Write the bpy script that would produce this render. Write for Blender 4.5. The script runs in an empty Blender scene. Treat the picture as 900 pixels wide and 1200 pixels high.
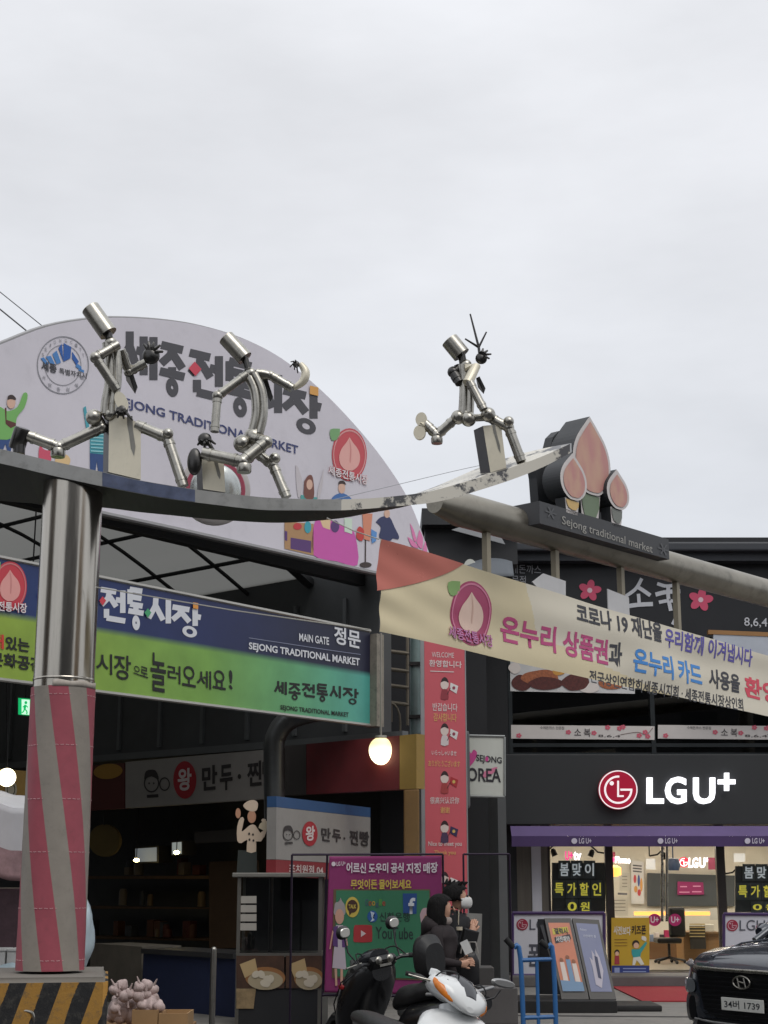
import bpy, bmesh, math, random
from mathutils import Vector, Matrix
random.seed(7)
sc = bpy.context.scene
COL = sc.collection
V3 = Vector
R = math.radians

# ------------------------------------------------------------------ camera
F = 1800.0                      # focal length in photo pixels (photo is 900 x 1200)
PITCH = math.atan(430 / F)
EYE = V3((0, 0, 1.7))
cam = bpy.data.cameras.new('camera')
cam.sensor_fit = 'VERTICAL'; cam.sensor_height = 24.0; cam.sensor_width = 18.0
cam.lens = 24.0 * F / 1200; cam.clip_start = 0.1; cam.clip_end = 2000
camo = bpy.data.objects.new('camera', cam); COL.objects.link(camo)
camo.location = EYE; camo.rotation_euler = (math.pi / 2 + PITCH, 0, 0)
sc.camera = camo
sc.render.resolution_x, sc.render.resolution_y = 768, 1024

# ------------------------------------------------------------------ light: overcast
world = bpy.data.worlds.new('World'); sc.world = world; world.use_nodes = True
SUN_EL, SUN_AZ = R(52), R(150)          # azimuth clockwise from +Y: behind the camera, to the right
nt = world.node_tree; nt.nodes.clear()
def wn(t, **k):
    n = nt.nodes.new(t)
    for a, b in k.items(): setattr(n, a, b)
    return n
out = wn('ShaderNodeOutputWorld'); bg = wn('ShaderNodeBackground')
sky = wn('ShaderNodeTexSky', sky_type='NISHITA'); sky.sun_disc = False
sky.sun_elevation = SUN_EL; sky.sun_rotation = SUN_AZ
tc = wn('ShaderNodeTexCoord'); sep = wn('ShaderNodeSeparateXYZ')
nt.links.new(tc.outputs['Generated'], sep.inputs[0])
grad = wn('ShaderNodeValToRGB')
e = grad.color_ramp.elements
e[0].position = 0.0; e[0].color = (5.6, 5.75, 6.1, 1)
e[1].position = 1.0; e[1].color = (12.5, 12.8, 13.2, 1)
for p, c in ((0.18, (6.6, 6.8, 7.2, 1)), (0.30, (7.2, 7.35, 7.7, 1)), (0.42, (7.3, 7.4, 7.7, 1)), (0.55, (7.9, 8.0, 8.3, 1))):
    x = e.new(p); x.color = c
nt.links.new(sep.outputs['Z'], grad.inputs[0])
mp = wn('ShaderNodeMapping'); mp.inputs['Scale'].default_value = (1.6, 1.6, 4.5)
nt.links.new(tc.outputs['Generated'], mp.inputs[0])
nz = wn('ShaderNodeTexNoise'); nz.inputs['Scale'].default_value = 2.2; nz.inputs['Detail'].default_value = 5; nz.inputs['Roughness'].default_value = .55
nt.links.new(mp.outputs[0], nz.inputs['Vector'])
nr = wn('ShaderNodeMapRange'); nr.inputs[1].default_value = .3; nr.inputs[2].default_value = .7; nr.inputs[3].default_value = .89; nr.inputs[4].default_value = 1.06
nt.links.new(nz.outputs['Fac'], nr.inputs[0])
mul = wn('ShaderNodeMix', data_type='RGBA', blend_type='MULTIPLY'); mul.inputs[0].default_value = 1
nt.links.new(grad.outputs[0], mul.inputs[6]); nt.links.new(nr.outputs[0], mul.inputs[7])
mx = wn('ShaderNodeMix', data_type='RGBA'); mx.inputs[0].default_value = .93
nt.links.new(sky.outputs[0], mx.inputs[6]); nt.links.new(mul.outputs[2], mx.inputs[7])
nt.links.new(mx.outputs[2], bg.inputs[0]); bg.inputs[1].default_value = 0.095
nt.links.new(bg.outputs[0], out.inputs[0])
sun = bpy.data.lights.new('sun', 'SUN'); sun.energy = 0.9; sun.angle = R(35); sun.color = (1, .96, .9)
suno = bpy.data.objects.new('sun', sun); COL.objects.link(suno)
sd = V3((math.sin(SUN_AZ) * math.cos(SUN_EL), math.cos(SUN_AZ) * math.cos(SUN_EL), math.sin(SUN_EL)))
suno.rotation_euler = (-sd).to_track_quat('-Z', 'Y').to_euler(); suno.location = (20, -20, 40)
vs = sc.view_settings
vs.view_transform = 'Standard'; vs.look = 'None'; vs.gamma = 1; vs.use_curve_mapping = False; vs.exposure = 0.3
sc.cycles.max_bounces = 8; sc.cycles.use_denoising = True
sc.cycles.sample_clamp_indirect = 4

# ------------------------------------------------------------------ photo pixel -> world
_c, _s = math.cos(PITCH), math.sin(PITCH)
def ray(px, py):
    a, b = px - 450, 600 - py
    return V3((a, F * _c - b * _s, F * _s + b * _c))
def at(px, py, Y):
    d = ray(px, py); return EYE + d * (Y / d.y)
def atz(px, py, z):
    d = ray(px, py); return EYE + d * ((z - EYE.z) / d.z)
def atx(px, Y, z):                      # world point at depth Y, height z, in photo column px
    k = Y * _c + (z - EYE.z) * _s
    return V3(((px - 450) * k / F, Y, z))
class Panel:                            # a vertical (or tilted) plane holding a sign
    def __init__(s, O, U, V=(0, 0, 1)):
        s.O = V3(O); s.U = V3(U).normalized(); s.V = V3(V).normalized(); s.N = s.U.cross(s.V).normalized()
    def w(s, px, py, d=0.0):
        r = ray(px, py); t = (s.O - EYE).dot(s.N) / r.dot(s.N)
        return EYE + r * t + s.N * d
    def off(s, d): return Panel(s.O + s.N * d, s.U, s.V)
def panel_z(xl, yl, xr, yr, Yl):        # a level edge seen from (xl,yl) at depth Yl to (xr,yr)
    a = at(xl, yl, Yl); b = atz(xr, yr, a.z); return Panel(a, b - a)
def panel_y(Y): return Panel((0, Y, 0), (1, 0, 0))
def panel_2(xl, Yl, xr, Yr):
    a = atx(xl, Yl, 1.7); b = atx(xr, Yr, 1.7); return Panel(a, b - a)

# ------------------------------------------------------------------ materials
def lin(c): return tuple((x / 12.92 if x <= .04045 else ((x + .055) / 1.055) ** 2.4) for x in c)
MC = {}
def mat(name, rgb, rough=.6, metal=0., var=.12, scale=3., bump=0., spec=.5, dirt=0., stretch=(1, 1, 1), coat=0., emit=0.):
    """rgb: sRGB 0-255 base colour; mottled by two noises, with optional stains"""
    if name in MC: return MC[name]
    m = bpy.data.materials.new(name); m.use_nodes = True; n = m.node_tree.nodes; l = m.node_tree.links
    b = n['Principled BSDF']; c = lin([x / 255 for x in rgb])
    b.inputs['Roughness'].default_value = rough; b.inputs['Metallic'].default_value = metal
    b.inputs['Specular IOR Level'].default_value = spec; b.inputs['Coat Weight'].default_value = coat
    tx = n.new('ShaderNodeTexCoord'); ma = n.new('ShaderNodeMapping'); ma.inputs['Scale'].default_value = stretch
    l.new(tx.outputs['Object'], ma.inputs[0])
    n1 = n.new('ShaderNodeTexNoise'); n1.inputs['Scale'].default_value = scale; n1.inputs['Detail'].default_value = 6; n1.inputs['Roughness'].default_value = .65
    l.new(ma.outputs[0], n1.inputs['Vector'])
    r1 = n.new('ShaderNodeMapRange'); r1.inputs[1].default_value = .25; r1.inputs[2].default_value = .75
    r1.inputs[3].default_value = 1 - var; r1.inputs[4].default_value = 1 + var * .7
    l.new(n1.outputs['Fac'], r1.inputs[0])
    mu = n.new('ShaderNodeMix'); mu.data_type = 'RGBA'; mu.blend_type = 'MULTIPLY'; mu.inputs[0].default_value = 1
    mu.inputs[6].default_value = (*c, 1); l.new(r1.outputs[0], mu.inputs[7]); o = mu.outputs[2]
    if dirt:
        n2 = n.new('ShaderNodeTexNoise'); n2.inputs['Scale'].default_value = scale * 2.7; n2.inputs['Detail'].default_value = 9; n2.inputs['Roughness'].default_value = .75
        l.new(ma.outputs[0], n2.inputs['Vector'])
        r2 = n.new('ShaderNodeMapRange'); r2.inputs[1].default_value = .52; r2.inputs[2].default_value = .72; r2.inputs[4].default_value = dirt
        l.new(n2.outputs['Fac'], r2.inputs[0])
        m2 = n.new('ShaderNodeMix'); m2.data_type = 'RGBA'; l.new(r2.outputs[0], m2.inputs[0]); l.new(o, m2.inputs[6])
        m2.inputs[7].default_value = (.055, .05, .045, 1); o = m2.outputs[2]
    l.new(o, b.inputs['Base Color'])
    r3 = n.new('ShaderNodeMapRange'); r3.inputs[3].default_value = max(0, rough - .08); r3.inputs[4].default_value = min(1, rough + .1)
    l.new(n1.outputs['Fac'], r3.inputs[0]); l.new(r3.outputs[0], b.inputs['Roughness'])
    if bump:
        bp = n.new('ShaderNodeBump'); bp.inputs['Strength'].default_value = bump; bp.inputs['Distance'].default_value = .02
        l.new(n1.outputs['Fac'], bp.inputs['Height']); l.new(bp.outputs[0], b.inputs['Normal'])
    if emit:
        l.new(o, b.inputs['Emission Color']); b.inputs['Emission Strength'].default_value = emit
    MC[name] = m; return m
def glass(name, tint=(.9, .95, .93), refl=1.0, rough=.0):
    if name in MC: return MC[name]
    m = bpy.data.materials.new(name); m.use_nodes = True; n = m.node_tree.nodes; l = m.node_tree.links; n.clear()
    o = n.new('ShaderNodeOutputMaterial'); t = n.new('ShaderNodeBsdfTransparent'); g = n.new('ShaderNodeBsdfGlossy'); x = n.new('ShaderNodeMixShader')
    fr = n.new('ShaderNodeFresnel'); fr.inputs[0].default_value = 1.5
    mm = n.new('ShaderNodeMath'); mm.operation = 'MULTIPLY'; mm.inputs[1].default_value = refl; mm.use_clamp = True
    t.inputs[0].default_value = (*tint, 1); g.inputs['Roughness'].default_value = rough
    l.new(fr.outputs[0], mm.inputs[0]); l.new(mm.outputs[0], x.inputs[0]); l.new(t.outputs[0], x.inputs[1]); l.new(g.outputs[0], x.inputs[2]); l.new(x.outputs[0], o.inputs[0])
    MC[name] = m; return m
def ink(r, g, b, rough=.55):            # flat printing ink
    return mat('ink_%d_%d_%d' % (r, g, b), (r, g, b), rough, var=.05, scale=2)
def glow(name, rgb, s):
    if name in MC: return MC[name]
    m = bpy.data.materials.new(name); m.use_nodes = True; b = m.node_tree.nodes['Principled BSDF']; c = lin([x / 255 for x in rgb])
    b.inputs['Base Color'].default_value = (*c, 1); b.inputs['Emission Color'].default_value = (*c, 1); b.inputs['Emission Strength'].default_value = s
    MC[name] = m; return m

# ------------------------------------------------------------------ mesh builder
ORG = {}
class MB:
    def __init__(s): s.v, s.f, s.m, s.sm, s.g = [], [], [], [], []
    def add(s, vs, fs, mi=0, smooth=False):
        k = len(s.v); s.v += [V3(p) for p in vs]
        for f in fs: s.f.append([i + k for i in f]); s.m.append(mi); s.sm.append(smooth)
    def bm(s, b, mi=0, smooth=False, M=None):
        b.verts.index_update()
        s.add([(M @ v.co if M else v.co) for v in b.verts], [[v.index for v in f.verts] for f in b.faces], mi, smooth); b.free()
    def box(s, c, size, rot=None, mi=0, bev=0.):
        b = bmesh.new(); bmesh.ops.create_cube(b, size=1)
        for v in b.verts: v.co = V3((v.co.x * size[0], v.co.y * size[1], v.co.z * size[2]))
        if bev: bmesh.ops.bevel(b, geom=list(b.edges), offset=min(bev, min(size) * .45), segments=2, affect='EDGES', profile=.6)
        M = Matrix.Translation(V3(c)) @ ((rot.to_4x4() if isinstance(rot, Matrix) else Matrix.Rotation(rot or 0, 4, 'Z')))
        s.bm(b, mi, False, M); return s
    def span(s, lo, hi, mi=0, bev=0.):
        lo, hi = V3(lo), V3(hi); return s.box((lo + hi) / 2, [abs(x) for x in (hi - lo)], None, mi, bev)
    def tube(s, pts, rad, n=12, mi=0, caps=True, squash=None):
        pts = [V3(p) for p in pts]; rs = rad if isinstance(rad, (list, tuple)) else [rad] * len(pts)
        k = len(pts); vs = []; up = None
        for i, p in enumerate(pts):
            t = (pts[min(i + 1, k - 1)] - pts[max(i - 1, 0)]).normalized()
            if up is None: up = t.orthogonal().normalized()
            up = (up - t * up.dot(t)).normalized(); sd_ = t.cross(up)
            for j in range(n):
                a = 2 * math.pi * j / n; vs.append(p + (up * math.cos(a) + sd_ * math.sin(a)) * rs[i])
        fs = [[i * n + j, i * n + (j + 1) % n, (i + 1) * n + (j + 1) % n, (i + 1) * n + j] for i in range(k - 1) for j in range(n)]
        s.add(vs, fs, mi, True)
        if caps:
            s.add(vs[:n], [list(range(n))[::-1]], mi); s.add(vs[-n:], [list(range(n))], mi)
        return s
    def lathe(s, prof, O, axis=(0, 0, 1), n=24, mi=0):
        O = V3(O); A = V3(axis).normalized(); u = A.orthogonal().normalized(); w = A.cross(u); vs = []
        for r, z in prof:
            for j in range(n):
                a = 2 * math.pi * j / n; vs.append(O + A * z + (u * math.cos(a) + w * math.sin(a)) * max(r, 1e-4))
        fs = [[i * n + j, i * n + (j + 1) % n, (i + 1) * n + (j + 1) % n, (i + 1) * n + j] for i in range(len(prof) - 1) for j in range(n)]
        s.add(vs, fs, mi, True); return s
    def ball(s, c, r, sc_=(1, 1, 1), mi=0, rot=None, u=16, v=10):
        b = bmesh.new(); bmesh.ops.create_uvsphere(b, u_segments=u, v_segments=v, radius=r)
        M = Matrix.Translation(V3(c)) @ (rot.to_4x4() if rot else Matrix()) @ Matrix.Diagonal((*sc_, 1))
        s.bm(b, mi, True, M); return s
    def prism(s, pts, nrm, depth, mi=0, side=None):     # planar outline (world points), pushed back along -nrm
        pts = [V3(p) for p in pts]; k = len(pts); nrm = V3(nrm); back = [p - nrm * depth for p in pts]
        area = V3((0, 0, 0))
        for i in range(k): area += (pts[i] - pts[0]).cross(pts[(i + 1) % k] - pts[0])
        fr = list(range(k)) if area.dot(nrm) > 0 else list(range(k))[::-1]
        s.add(pts, [fr], mi)
        if depth:
            s.add(back, [fr[::-1]], mi if side is None else side)
            s.add(pts + back, [[fr[(i + 1) % k], fr[i], fr[i] + k, fr[(i + 1) % k] + k] for i in range(k)], mi if side is None else side)
        return s
    def art(s, P, px, mi=0, d=.004): return s.prism([P.w(x, y, d) for x, y in px], P.N, 0, mi)
    def board(s, P, px, t, mi=0, side=None, d=0.): return s.prism([P.w(x, y, d) for x, y in px], P.N, t, mi, side)
    def text(s, P, body, bl, br, h, h2=None, mi=0, d=.006, bold=.015, th=0.):
        s.g.append((len(s.v), len(s.f)))
        vs, fs = glyphs(body, bold, th > 0); h2 = h if h2 is None else h2
        A, B = P.w(*bl, d), P.w(*br, d); T, Q = P.w(bl[0], bl[1] - h, d), P.w(br[0], br[1] - h2, d)
        s.add([(A * (1 - u) + B * u) * (1 - v) + (T * (1 - u) + Q * u) * v + P.N * (th * z) for u, v, z in vs], fs, mi); return s
    def grid(s, fn, nu, nv, mi=0, smooth=True, mfn=None):
        vs = [fn(i / nu, j / nv) for j in range(nv + 1) for i in range(nu + 1)]; k = len(s.v); s.v += [V3(p) for p in vs]
        for j in range(nv):
            for i in range(nu):
                a = j * (nu + 1) + i; s.f.append([k + a, k + a + 1, k + a + nu + 2, k + a + nu + 1])
                s.m.append(mfn((i + .5) / nu, (j + .5) / nv) if mfn else mi); s.sm.append(smooth)
        return s
    def chunk(s, a, b):                    # part of this builder as a builder of its own
        o = MB(); o.v = s.v[a[0]:b[0]]; o.f = [[i - a[0] for i in f] for f in s.f[a[1]:b[1]]]; o.m = s.m[a[1]:b[1]]; o.sm = s.sm[a[1]:b[1]]; return o
    def build(s, name, mats, parent=None, label=None, sharp=40, origin=None, solid=0.):
        if name.endswith('lettering') and len(s.g) > 1 and parent is not None:      # every line of writing is a part of its own
            gs = [g_ for g_ in s.g] + [(len(s.v), len(s.f))]; gs[0] = (0, 0); o = None
            for a, b in zip(gs[:-1], gs[1:]): o = s.chunk(a, b).build(name, mats, parent, label, sharp, origin, solid)
            return o
        if not isinstance(mats, (list, tuple)): mats = [mats]
        if parent is not None: org = ORG[parent.name]
        elif origin is not None: org = V3(origin)
        else:
            lo = [min(p[i] for p in s.v) for i in range(3)]; hi = [max(p[i] for p in s.v) for i in range(3)]
            org = V3(((lo[0] + hi[0]) / 2, (lo[1] + hi[1]) / 2, lo[2]))
        me = bpy.data.meshes.new(name); me.from_pydata([p - org for p in s.v], [], s.f)
        for m in mats: me.materials.append(m)
        me.polygons.foreach_set('material_index', s.m); me.polygons.foreach_set('use_smooth', s.sm)
        me.update()
        if any(s.sm): me.set_sharp_from_angle(angle=R(sharp))
        o = bpy.data.objects.new(name, me); COL.objects.link(o); ORG[o.name] = org
        if parent is not None: o.parent = parent
        else: o.location = org
        if label: o['label'] = label
        if solid:
            md = o.modifiers.new('solid', 'SOLIDIFY'); md.thickness = solid; md.offset = 0
        return o
_G = {}
def glyphs(body, bold, solid):
    k = (body, bold, solid)
    if k not in _G:
        c = bpy.data.curves.new('lettering', 'FONT'); c.body = body; c.resolution_u = 3; c.offset = min(bold, .03)
        if solid: c.extrude = .05
        o = bpy.data.objects.new('lettering', c); COL.objects.link(o)
        dg = bpy.context.evaluated_depsgraph_get(); dg.update(); m = bpy.data.meshes.new_from_object(o.evaluated_get(dg))
        vs = [v.co.copy() for v in m.vertices]; fs = [list(p.vertices) for p in m.polygons]
        bpy.data.objects.remove(o); bpy.data.curves.remove(c); bpy.data.meshes.remove(m)
        lo = [min(v[i] for v in vs) for i in range(2)]; hi = [max(v[i] for v in vs) for i in range(2)]
        vs = [((v.x - lo[0]) / (hi[0] - lo[0] or 1), (v.y - lo[1]) / (hi[1] - lo[1] or 1), (v.z + .05) * 10 if solid else 0) for v in vs]
        _G[k] = (vs, fs)
    return _G[k]
def ell(cx, cy, rx, ry=None, n=28, rot=0., a0=0., a1=360.):
    ry = rx if ry is None else ry; r = R(rot); o = []
    full = a1 - a0 >= 360
    for i in range(n if full else n + 1):
        a = R(a0 + (a1 - a0) * i / n); x, y = rx * math.cos(a), ry * math.sin(a)
        o.append((cx + x * math.cos(r) - y * math.sin(r), cy + x * math.sin(r) + y * math.cos(r)))
    return o
def ring(mb, P, cx, cy, rx, ry, w, mi, d, n=36, a0=0., a1=360.):
    for i in range(n):
        a, b = R(a0 + (a1 - a0) * i / n), R(a0 + (a1 - a0) * (i + 1) / n)
        mb.art(P, [(cx + rx * math.cos(a), cy + ry * math.sin(a)), (cx + rx * math.cos(b), cy + ry * math.sin(b)),
                   (cx + (rx - w) * math.cos(b), cy + (ry - w * ry / rx) * math.sin(b)), (cx + (rx - w) * math.cos(a), cy + (ry - w * ry / rx) * math.sin(a))], mi, d)
def stroke(mb, P, pts, w, mi, d=.006):   # a brush line as a flat ribbon
    for (a, b) in zip(pts[:-1], pts[1:]):
        dx, dy = b[0] - a[0], b[1] - a[1]; L = math.hypot(dx, dy) or 1; nx, ny = -dy / L * w / 2, dx / L * w / 2
        mb.art(P, [(a[0] + nx, a[1] + ny), (b[0] + nx, b[1] + ny), (b[0] - nx, b[1] - ny), (a[0] - nx, a[1] - ny)], mi, d); d += .0003
def smooth_pts(pts, k=6):               # Catmull-Rom through points
    pts = [V3(p) for p in pts]; o = []
    for i in range(len(pts) - 1):
        p0, p1, p2, p3 = pts[max(i - 1, 0)], pts[i], pts[i + 1], pts[min(i + 2, len(pts) - 1)]
        for j in range(k):
            t = j / k
            o.append(.5 * ((2 * p1) + (p2 - p0) * t + (2 * p0 - 5 * p1 + 4 * p2 - p3) * t * t + (3 * p1 - p0 - 3 * p2 + p3) * t ** 3))
    return o + [pts[-1]]
def smooth2(pts, k=5, closed=False):
    q = [V3((x, y, 0)) for x, y in pts]
    if closed: q = q + [q[0]]
    r = smooth_pts(q, k)
    return [(p.x, p.y) for p in (r[:-1] if closed else r)]
HEAD = {'세': ([[(.27, 0), (.27, .34), (0, .86)], [(.27, .34), (.46, .82)], [(.44, .40), (.64, .40)], [(.64, .04), (.64, .94)], [(.90, 0), (.90, 1)]], None),
        '종': ([[(.06, .07), (.94, .07)], [(.52, .07), (.44, .22), (.06, .42)], [(.5, .17), (.92, .42)], [(.5, .44), (.5, .56)], [(0, .57), (1, .57)]], (.5, .82, .25, .175)),
        '전': ([[(0, .08), (.62, .08)], [(.34, .08), (.30, .3), (.02, .56)], [(.36, .26), (.62, .54)], [(.60, .32), (.86, .32)], [(.88, 0), (.88, .70)], [(.22, .66), (.22, .94), (.98, .94)]], None),
        '통': ([[(.10, .05), (.92, .05)], [(.12, .05), (.12, .40), (.94, .40)], [(.12, .225), (.86, .225)], [(.5, .40), (.5, .56)], [(0, .565), (1, .565)]], (.5, .82, .25, .175)),
        '시': ([[(.34, .04), (.32, .36), (0, .92)], [(.33, .36), (.68, .90)], [(.92, 0), (.92, 1)]], None),
        '장': ([[(0, .08), (.60, .08)], [(.30, .08), (.26, .26), (0, .50)], [(.32, .22), (.60, .48)], [(.80, 0), (.80, .58)], [(.80, .27), (1, .27)]], (.60, .80, .26, .185))}
def headline(mb, P, rows, w, slope, mi=0, d=.008):
    for ch, x0, x1, yt, yb in rows:
        mb.g.append((len(mb.v), len(mb.f)))
        st, rg = HEAD[ch]; q = lambda p: (x0 + p[0] * (x1 - x0), yt + p[1] * (yb - yt) + slope * (p[0] - .5) * (x1 - x0) + w * .5 * (1 - 2 * p[1]))
        for k_, line in enumerate(st): stroke(mb, P, [q(p) for p in line], w, mi, d * .3 + k_ * .0006)
        if rg:
            cx, cy, rx, ry = rg; a = [q((cx + rx * math.cos(R(t * 10)), cy + ry * math.sin(R(t * 10)))) for t in range(36)]; k2 = 1 - w / (rx * (x1 - x0) + w * .5)
            c_ = q((cx, cy)); b = [(c_[0] + (x - c_[0]) * k2, c_[1] + (y - c_[1]) * k2) for x, y in a]
            for i in range(36): mb.art(P, [a[i], a[(i + 1) % 36], b[(i + 1) % 36], b[i]], mi, d * .3 + .004)
def thing(name, label, cat, loc, group=None):
    o = bpy.data.objects.new(name, None); COL.objects.link(o); o.location = V3(loc); ORG[o.name] = V3(loc)
    o.empty_display_size = .1; return tag(o, label, cat, group)
def tag(o, label=None, cat=None, group=None, kind=None):
    if label: o['label'] = label
    if cat: o['category'] = cat
    if group: o['group'] = group
    if kind: o['kind'] = kind
    return o
#@@SETTING
# ================================================================== THE SETTING
UP = V3((0, 0, 1))
M_asph = mat('asphalt', (66, 66, 67), .9, var=.3, scale=1.2, bump=.4, dirt=.35)
M_pave = mat('pavement', (128, 125, 120), .85, var=.18, scale=2.5, bump=.25, dirt=.45)
M_kerb = mat('kerb_stone', (138, 136, 132), .85, var=.2, scale=4, bump=.2, dirt=.3)
M_dark = mat('dark_cladding', (42, 43, 46), .55, var=.2, scale=1.5)
M_dark2 = mat('dark_plaster', (34, 35, 38), .8, var=.25, scale=1.2, bump=.1)
M_char = mat('charcoal_panel', (44, 46, 49), .45, var=.1, scale=1.2)
M_steel = mat('brushed_steel', (170, 167, 160), .3, 1.0, var=.12, scale=6, dirt=.25)
M_chrome = mat('polished_steel', (168, 165, 157), .27, 1.0, var=.22, scale=7, dirt=.5)
M_white = mat('white_paint', (205, 205, 203), .45, var=.06)
M_black = mat('black_plastic', (20, 20, 22), .4, var=.15, scale=8)
M_rubber = mat('rubber', (18, 18, 18), .8, var=.2, scale=20, bump=.2)

g = MB(); g.add([(-400, -400, 0), (400, -400, 0), (400, 600, 0), (-400, 600, 0)], [[0, 1, 2, 3]]); tag(g.build('road', M_asph, origin=(0, 0, 0)), kind='structure')
g = MB(); g.span((-30, 17.5, .004), (30, 60, .12)); tag(g.build('pavement', M_pave, origin=(0, 20, 0)), kind='structure')
g = MB()
for i in range(60):
    x = -30 + i; g.span((x + .006, 17.32, .004), (x + .994, 17.497, .135), bev=.012)
tag(g.build('kerb', M_kerb, origin=(0, 17.4, 0)), kind='structure')
g = MB(); a = at(700, 1186, 19.3); 
g.add([(a.x - 1.2, 19.1, .124), (a.x + 4, 18.6, .124), (a.x + 4, 18.72, .124), (a.x - 1.2, 19.22, .124)], [[0, 1, 2, 3]])
tag(g.build('gutter_line', mat('drain_grate', (52, 51, 50), .8, scale=12), origin=(a.x, 19, .12)), kind='structure')

# ---------------------------------------------------------------- phone shop building (right)
YB = 25.0; PB = panel_y(YB)
def fx(px, Y=YB, z=3.): return atx(px, Y, z).x
xL, xR = fx(571), fx(1060)
def zb(py, Y=YB): return at(700, py, Y).z
z_fas0, z_fas1 = zb(967), zb(886)
z_roof0, z_roof1 = zb(657, 24.6), zb(637, 24.6)
ZF = .30                                   # shop floor
shop = thing('shop_building', 'two storey charcoal building with a phone shop downstairs and dark glazed restaurant upstairs', 'building', ((xL + xR) / 2, YB, 0))
m = MB()
m.span((xL, YB, .12), (fx(604), YB + .35, z_fas0 - .002))                       # left pier
m.span((xR - .4, YB, .12), (xR, YB + .35, z_fas0 - .002))
m.span((xL, YB + .35, .12), (xL + .2, 36, z_roof0)); m.span((xR - .2, YB + .35, .12), (xR, 36, z_roof0))
m.span((xL, 36, .12), (xR, 36.3, z_roof0))
m.span((xL + .2, YB + .36, z_fas0 + .25), (xR - .2, 36, z_fas0 + .55))           # slab between storeys
m.build('wall', M_dark, shop)
m = MB(); m.span((xL - .3, 24.6, z_roof0), (xR + .3, 36.4, z_roof1 - .15)); m.span((xL - .4, 24.45, z_roof1 - .15), (xR + .4, 36.5, z_roof1), bev=.03)
m.build('roof', mat('slate_fascia', (52, 55, 61), .5, var=.12, scale=1), shop)
m = MB(); m.span((xL, YB - .35, z_fas0), (xR, YB + .35, z_fas1), bev=.01); m.build('fascia', mat('fascia_black', (43, 45, 47), .5, var=.08, scale=.8), shop)
# upper storey: glazing, mullions, dark signboard
z_g0, z_g1, z_sb0, z_sb1 = z_fas1, zb(782), zb(748), zb(656)
m = MB(); x0, x1 = fx(598), xR - .3
m.span((xL, YB + .02, z_fas1), (x0, YB + .3, z_roof0)); m.build('upper_wall', M_dark2, shop)
m = MB(); m.add([(x0, YB + .1, z_g0), (x1, YB + .1, z_g0), (x1, YB + .1, z_roof0), (x0, YB + .1, z_roof0)], [[0, 1, 2, 3]])
m.build('upper_glazing', glass('upper_glass', (.50, .56, .55), 1.25), shop)
m = MB()
for px in (600, 769, 936): m.span((fx(px) - .035, YB + .02, z_g0), (fx(px) + .035, YB + .14, z_roof0))
for py in (884, 873): m.span((x0, YB + .03, zb(py) - .03), (x1, YB + .13, zb(py) + .03))
m.build('window_mullions', mat('mullion', (50, 54, 56), .4, .6), shop)
m = MB(); m.span((xL + .25, 31.8, z_g0), (xR - .25, 31.9, z_roof0)); m.span((xL + .25, YB + .4, z_roof0 - .3), (xR - .25, 31.8, z_roof0 - .2))
m.build('dining_room_wall', mat('dining_wall', (58, 55, 50), .8), shop)
m = MB(); m.span((fx(560), YB - .14, z_sb0), (xR, YB + .015, z_sb1 + .35)); m.build('upper_signboard', mat('signboard_black', (19, 21, 27), .45, var=.15), shop)
# awning, shopfront frames and glass
m = MB(); za0, za1 = zb(992, 24.4), zb(968, 24.6)
xa0, xa1 = fx(598, 24.5), xR + .2
m.grid(lambda u, v: (xa0 + (xa1 - xa0) * u, 24.62 - .22 * v + .006 * math.sin(u * 160), za1 - (za1 - za0) * .5 * v), 60, 4, 0)
m.grid(lambda u, v: (xa0 + (xa1 - xa0) * u, 24.40 + .008 * math.sin(u * 160) + .004 * v, za1 - (za1 - za0) * (.5 + .5 * v)), 60, 3, 1)
aw = m.build('awning', [mat('awning_violet', (96, 80, 122), .8, var=.12), mat('awning_valance', (74, 56, 100), .8, var=.12)], shop)
m = MB(); PA = panel_y(24.385)
def lgmark(mb, P, cx, cy, r, mi_disc, mi_line, d):
    mb.art(P, ell(cx, cy, r, r, 36), mi_disc, d)
    ring(mb, P, cx, cy, r * .78, r * .78, r * .13, mi_line, d + .004, 26, 0, 285)
    mb.art(P, [(cx + .1 * r, cy - .06 * r), (cx + .78 * r, cy - .06 * r), (cx + .78 * r, cy + .07 * r), (cx + .1 * r, cy + .07 * r)], mi_line, d + .005)
    mb.art(P, [(cx - .08 * r, cy - .45 * r), (cx + .05 * r, cy - .45 * r), (cx + .05 * r, cy + .42 * r), (cx - .08 * r, cy + .42 * r)], mi_line, d + .006)
    mb.art(P, [(cx + .05 * r, cy + .30 * r), (cx + .28 * r, cy + .30 * r), (cx + .28 * r, cy + .42 * r), (cx + .05 * r, cy + .42 * r)], mi_line, d + .0065)
    mb.art(P, ell(cx - .36 * r, cy - .32 * r, r * .13, r * .13, 12), mi_line, d + .005)
for px in (673, 774, 876):
    m.art(PA, ell(px, 985.5, 3.4, 3.4, 16), 0, .002); m.text(PA, 'LG U+', (px + 5.5, 988.5), (px + 20, 988.7), 6.5, mi=0, d=.003, bold=.02)
m.build('lettering', ink(205, 200, 215), aw)
m = MB()
zt = z_fas0 - .002
for a_, b_ in ((638, 643), (707, 716), (836, 846), (937, 945)): m.span((fx(a_), YB + .02, ZF), (fx(b_), YB + .12, zt))
m.span((fx(604), YB + .02, zb(1146)), (xR - .4, YB + .12, zb(1139)))
m.build('shopfront_frame', mat('frame_bronze', (74, 70, 68), .35, .7, var=.1), shop)
m = MB()
for a_, b_ in ((643, 707), (716, 836), (846, 937), (945, 1050)):
    m.add([(fx(a_), YB + .07, ZF), (fx(b_), YB + .07, ZF), (fx(b_), YB + .07, zt), (fx(a_), YB + .07, zt)], [[0, 1, 2, 3]])
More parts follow.
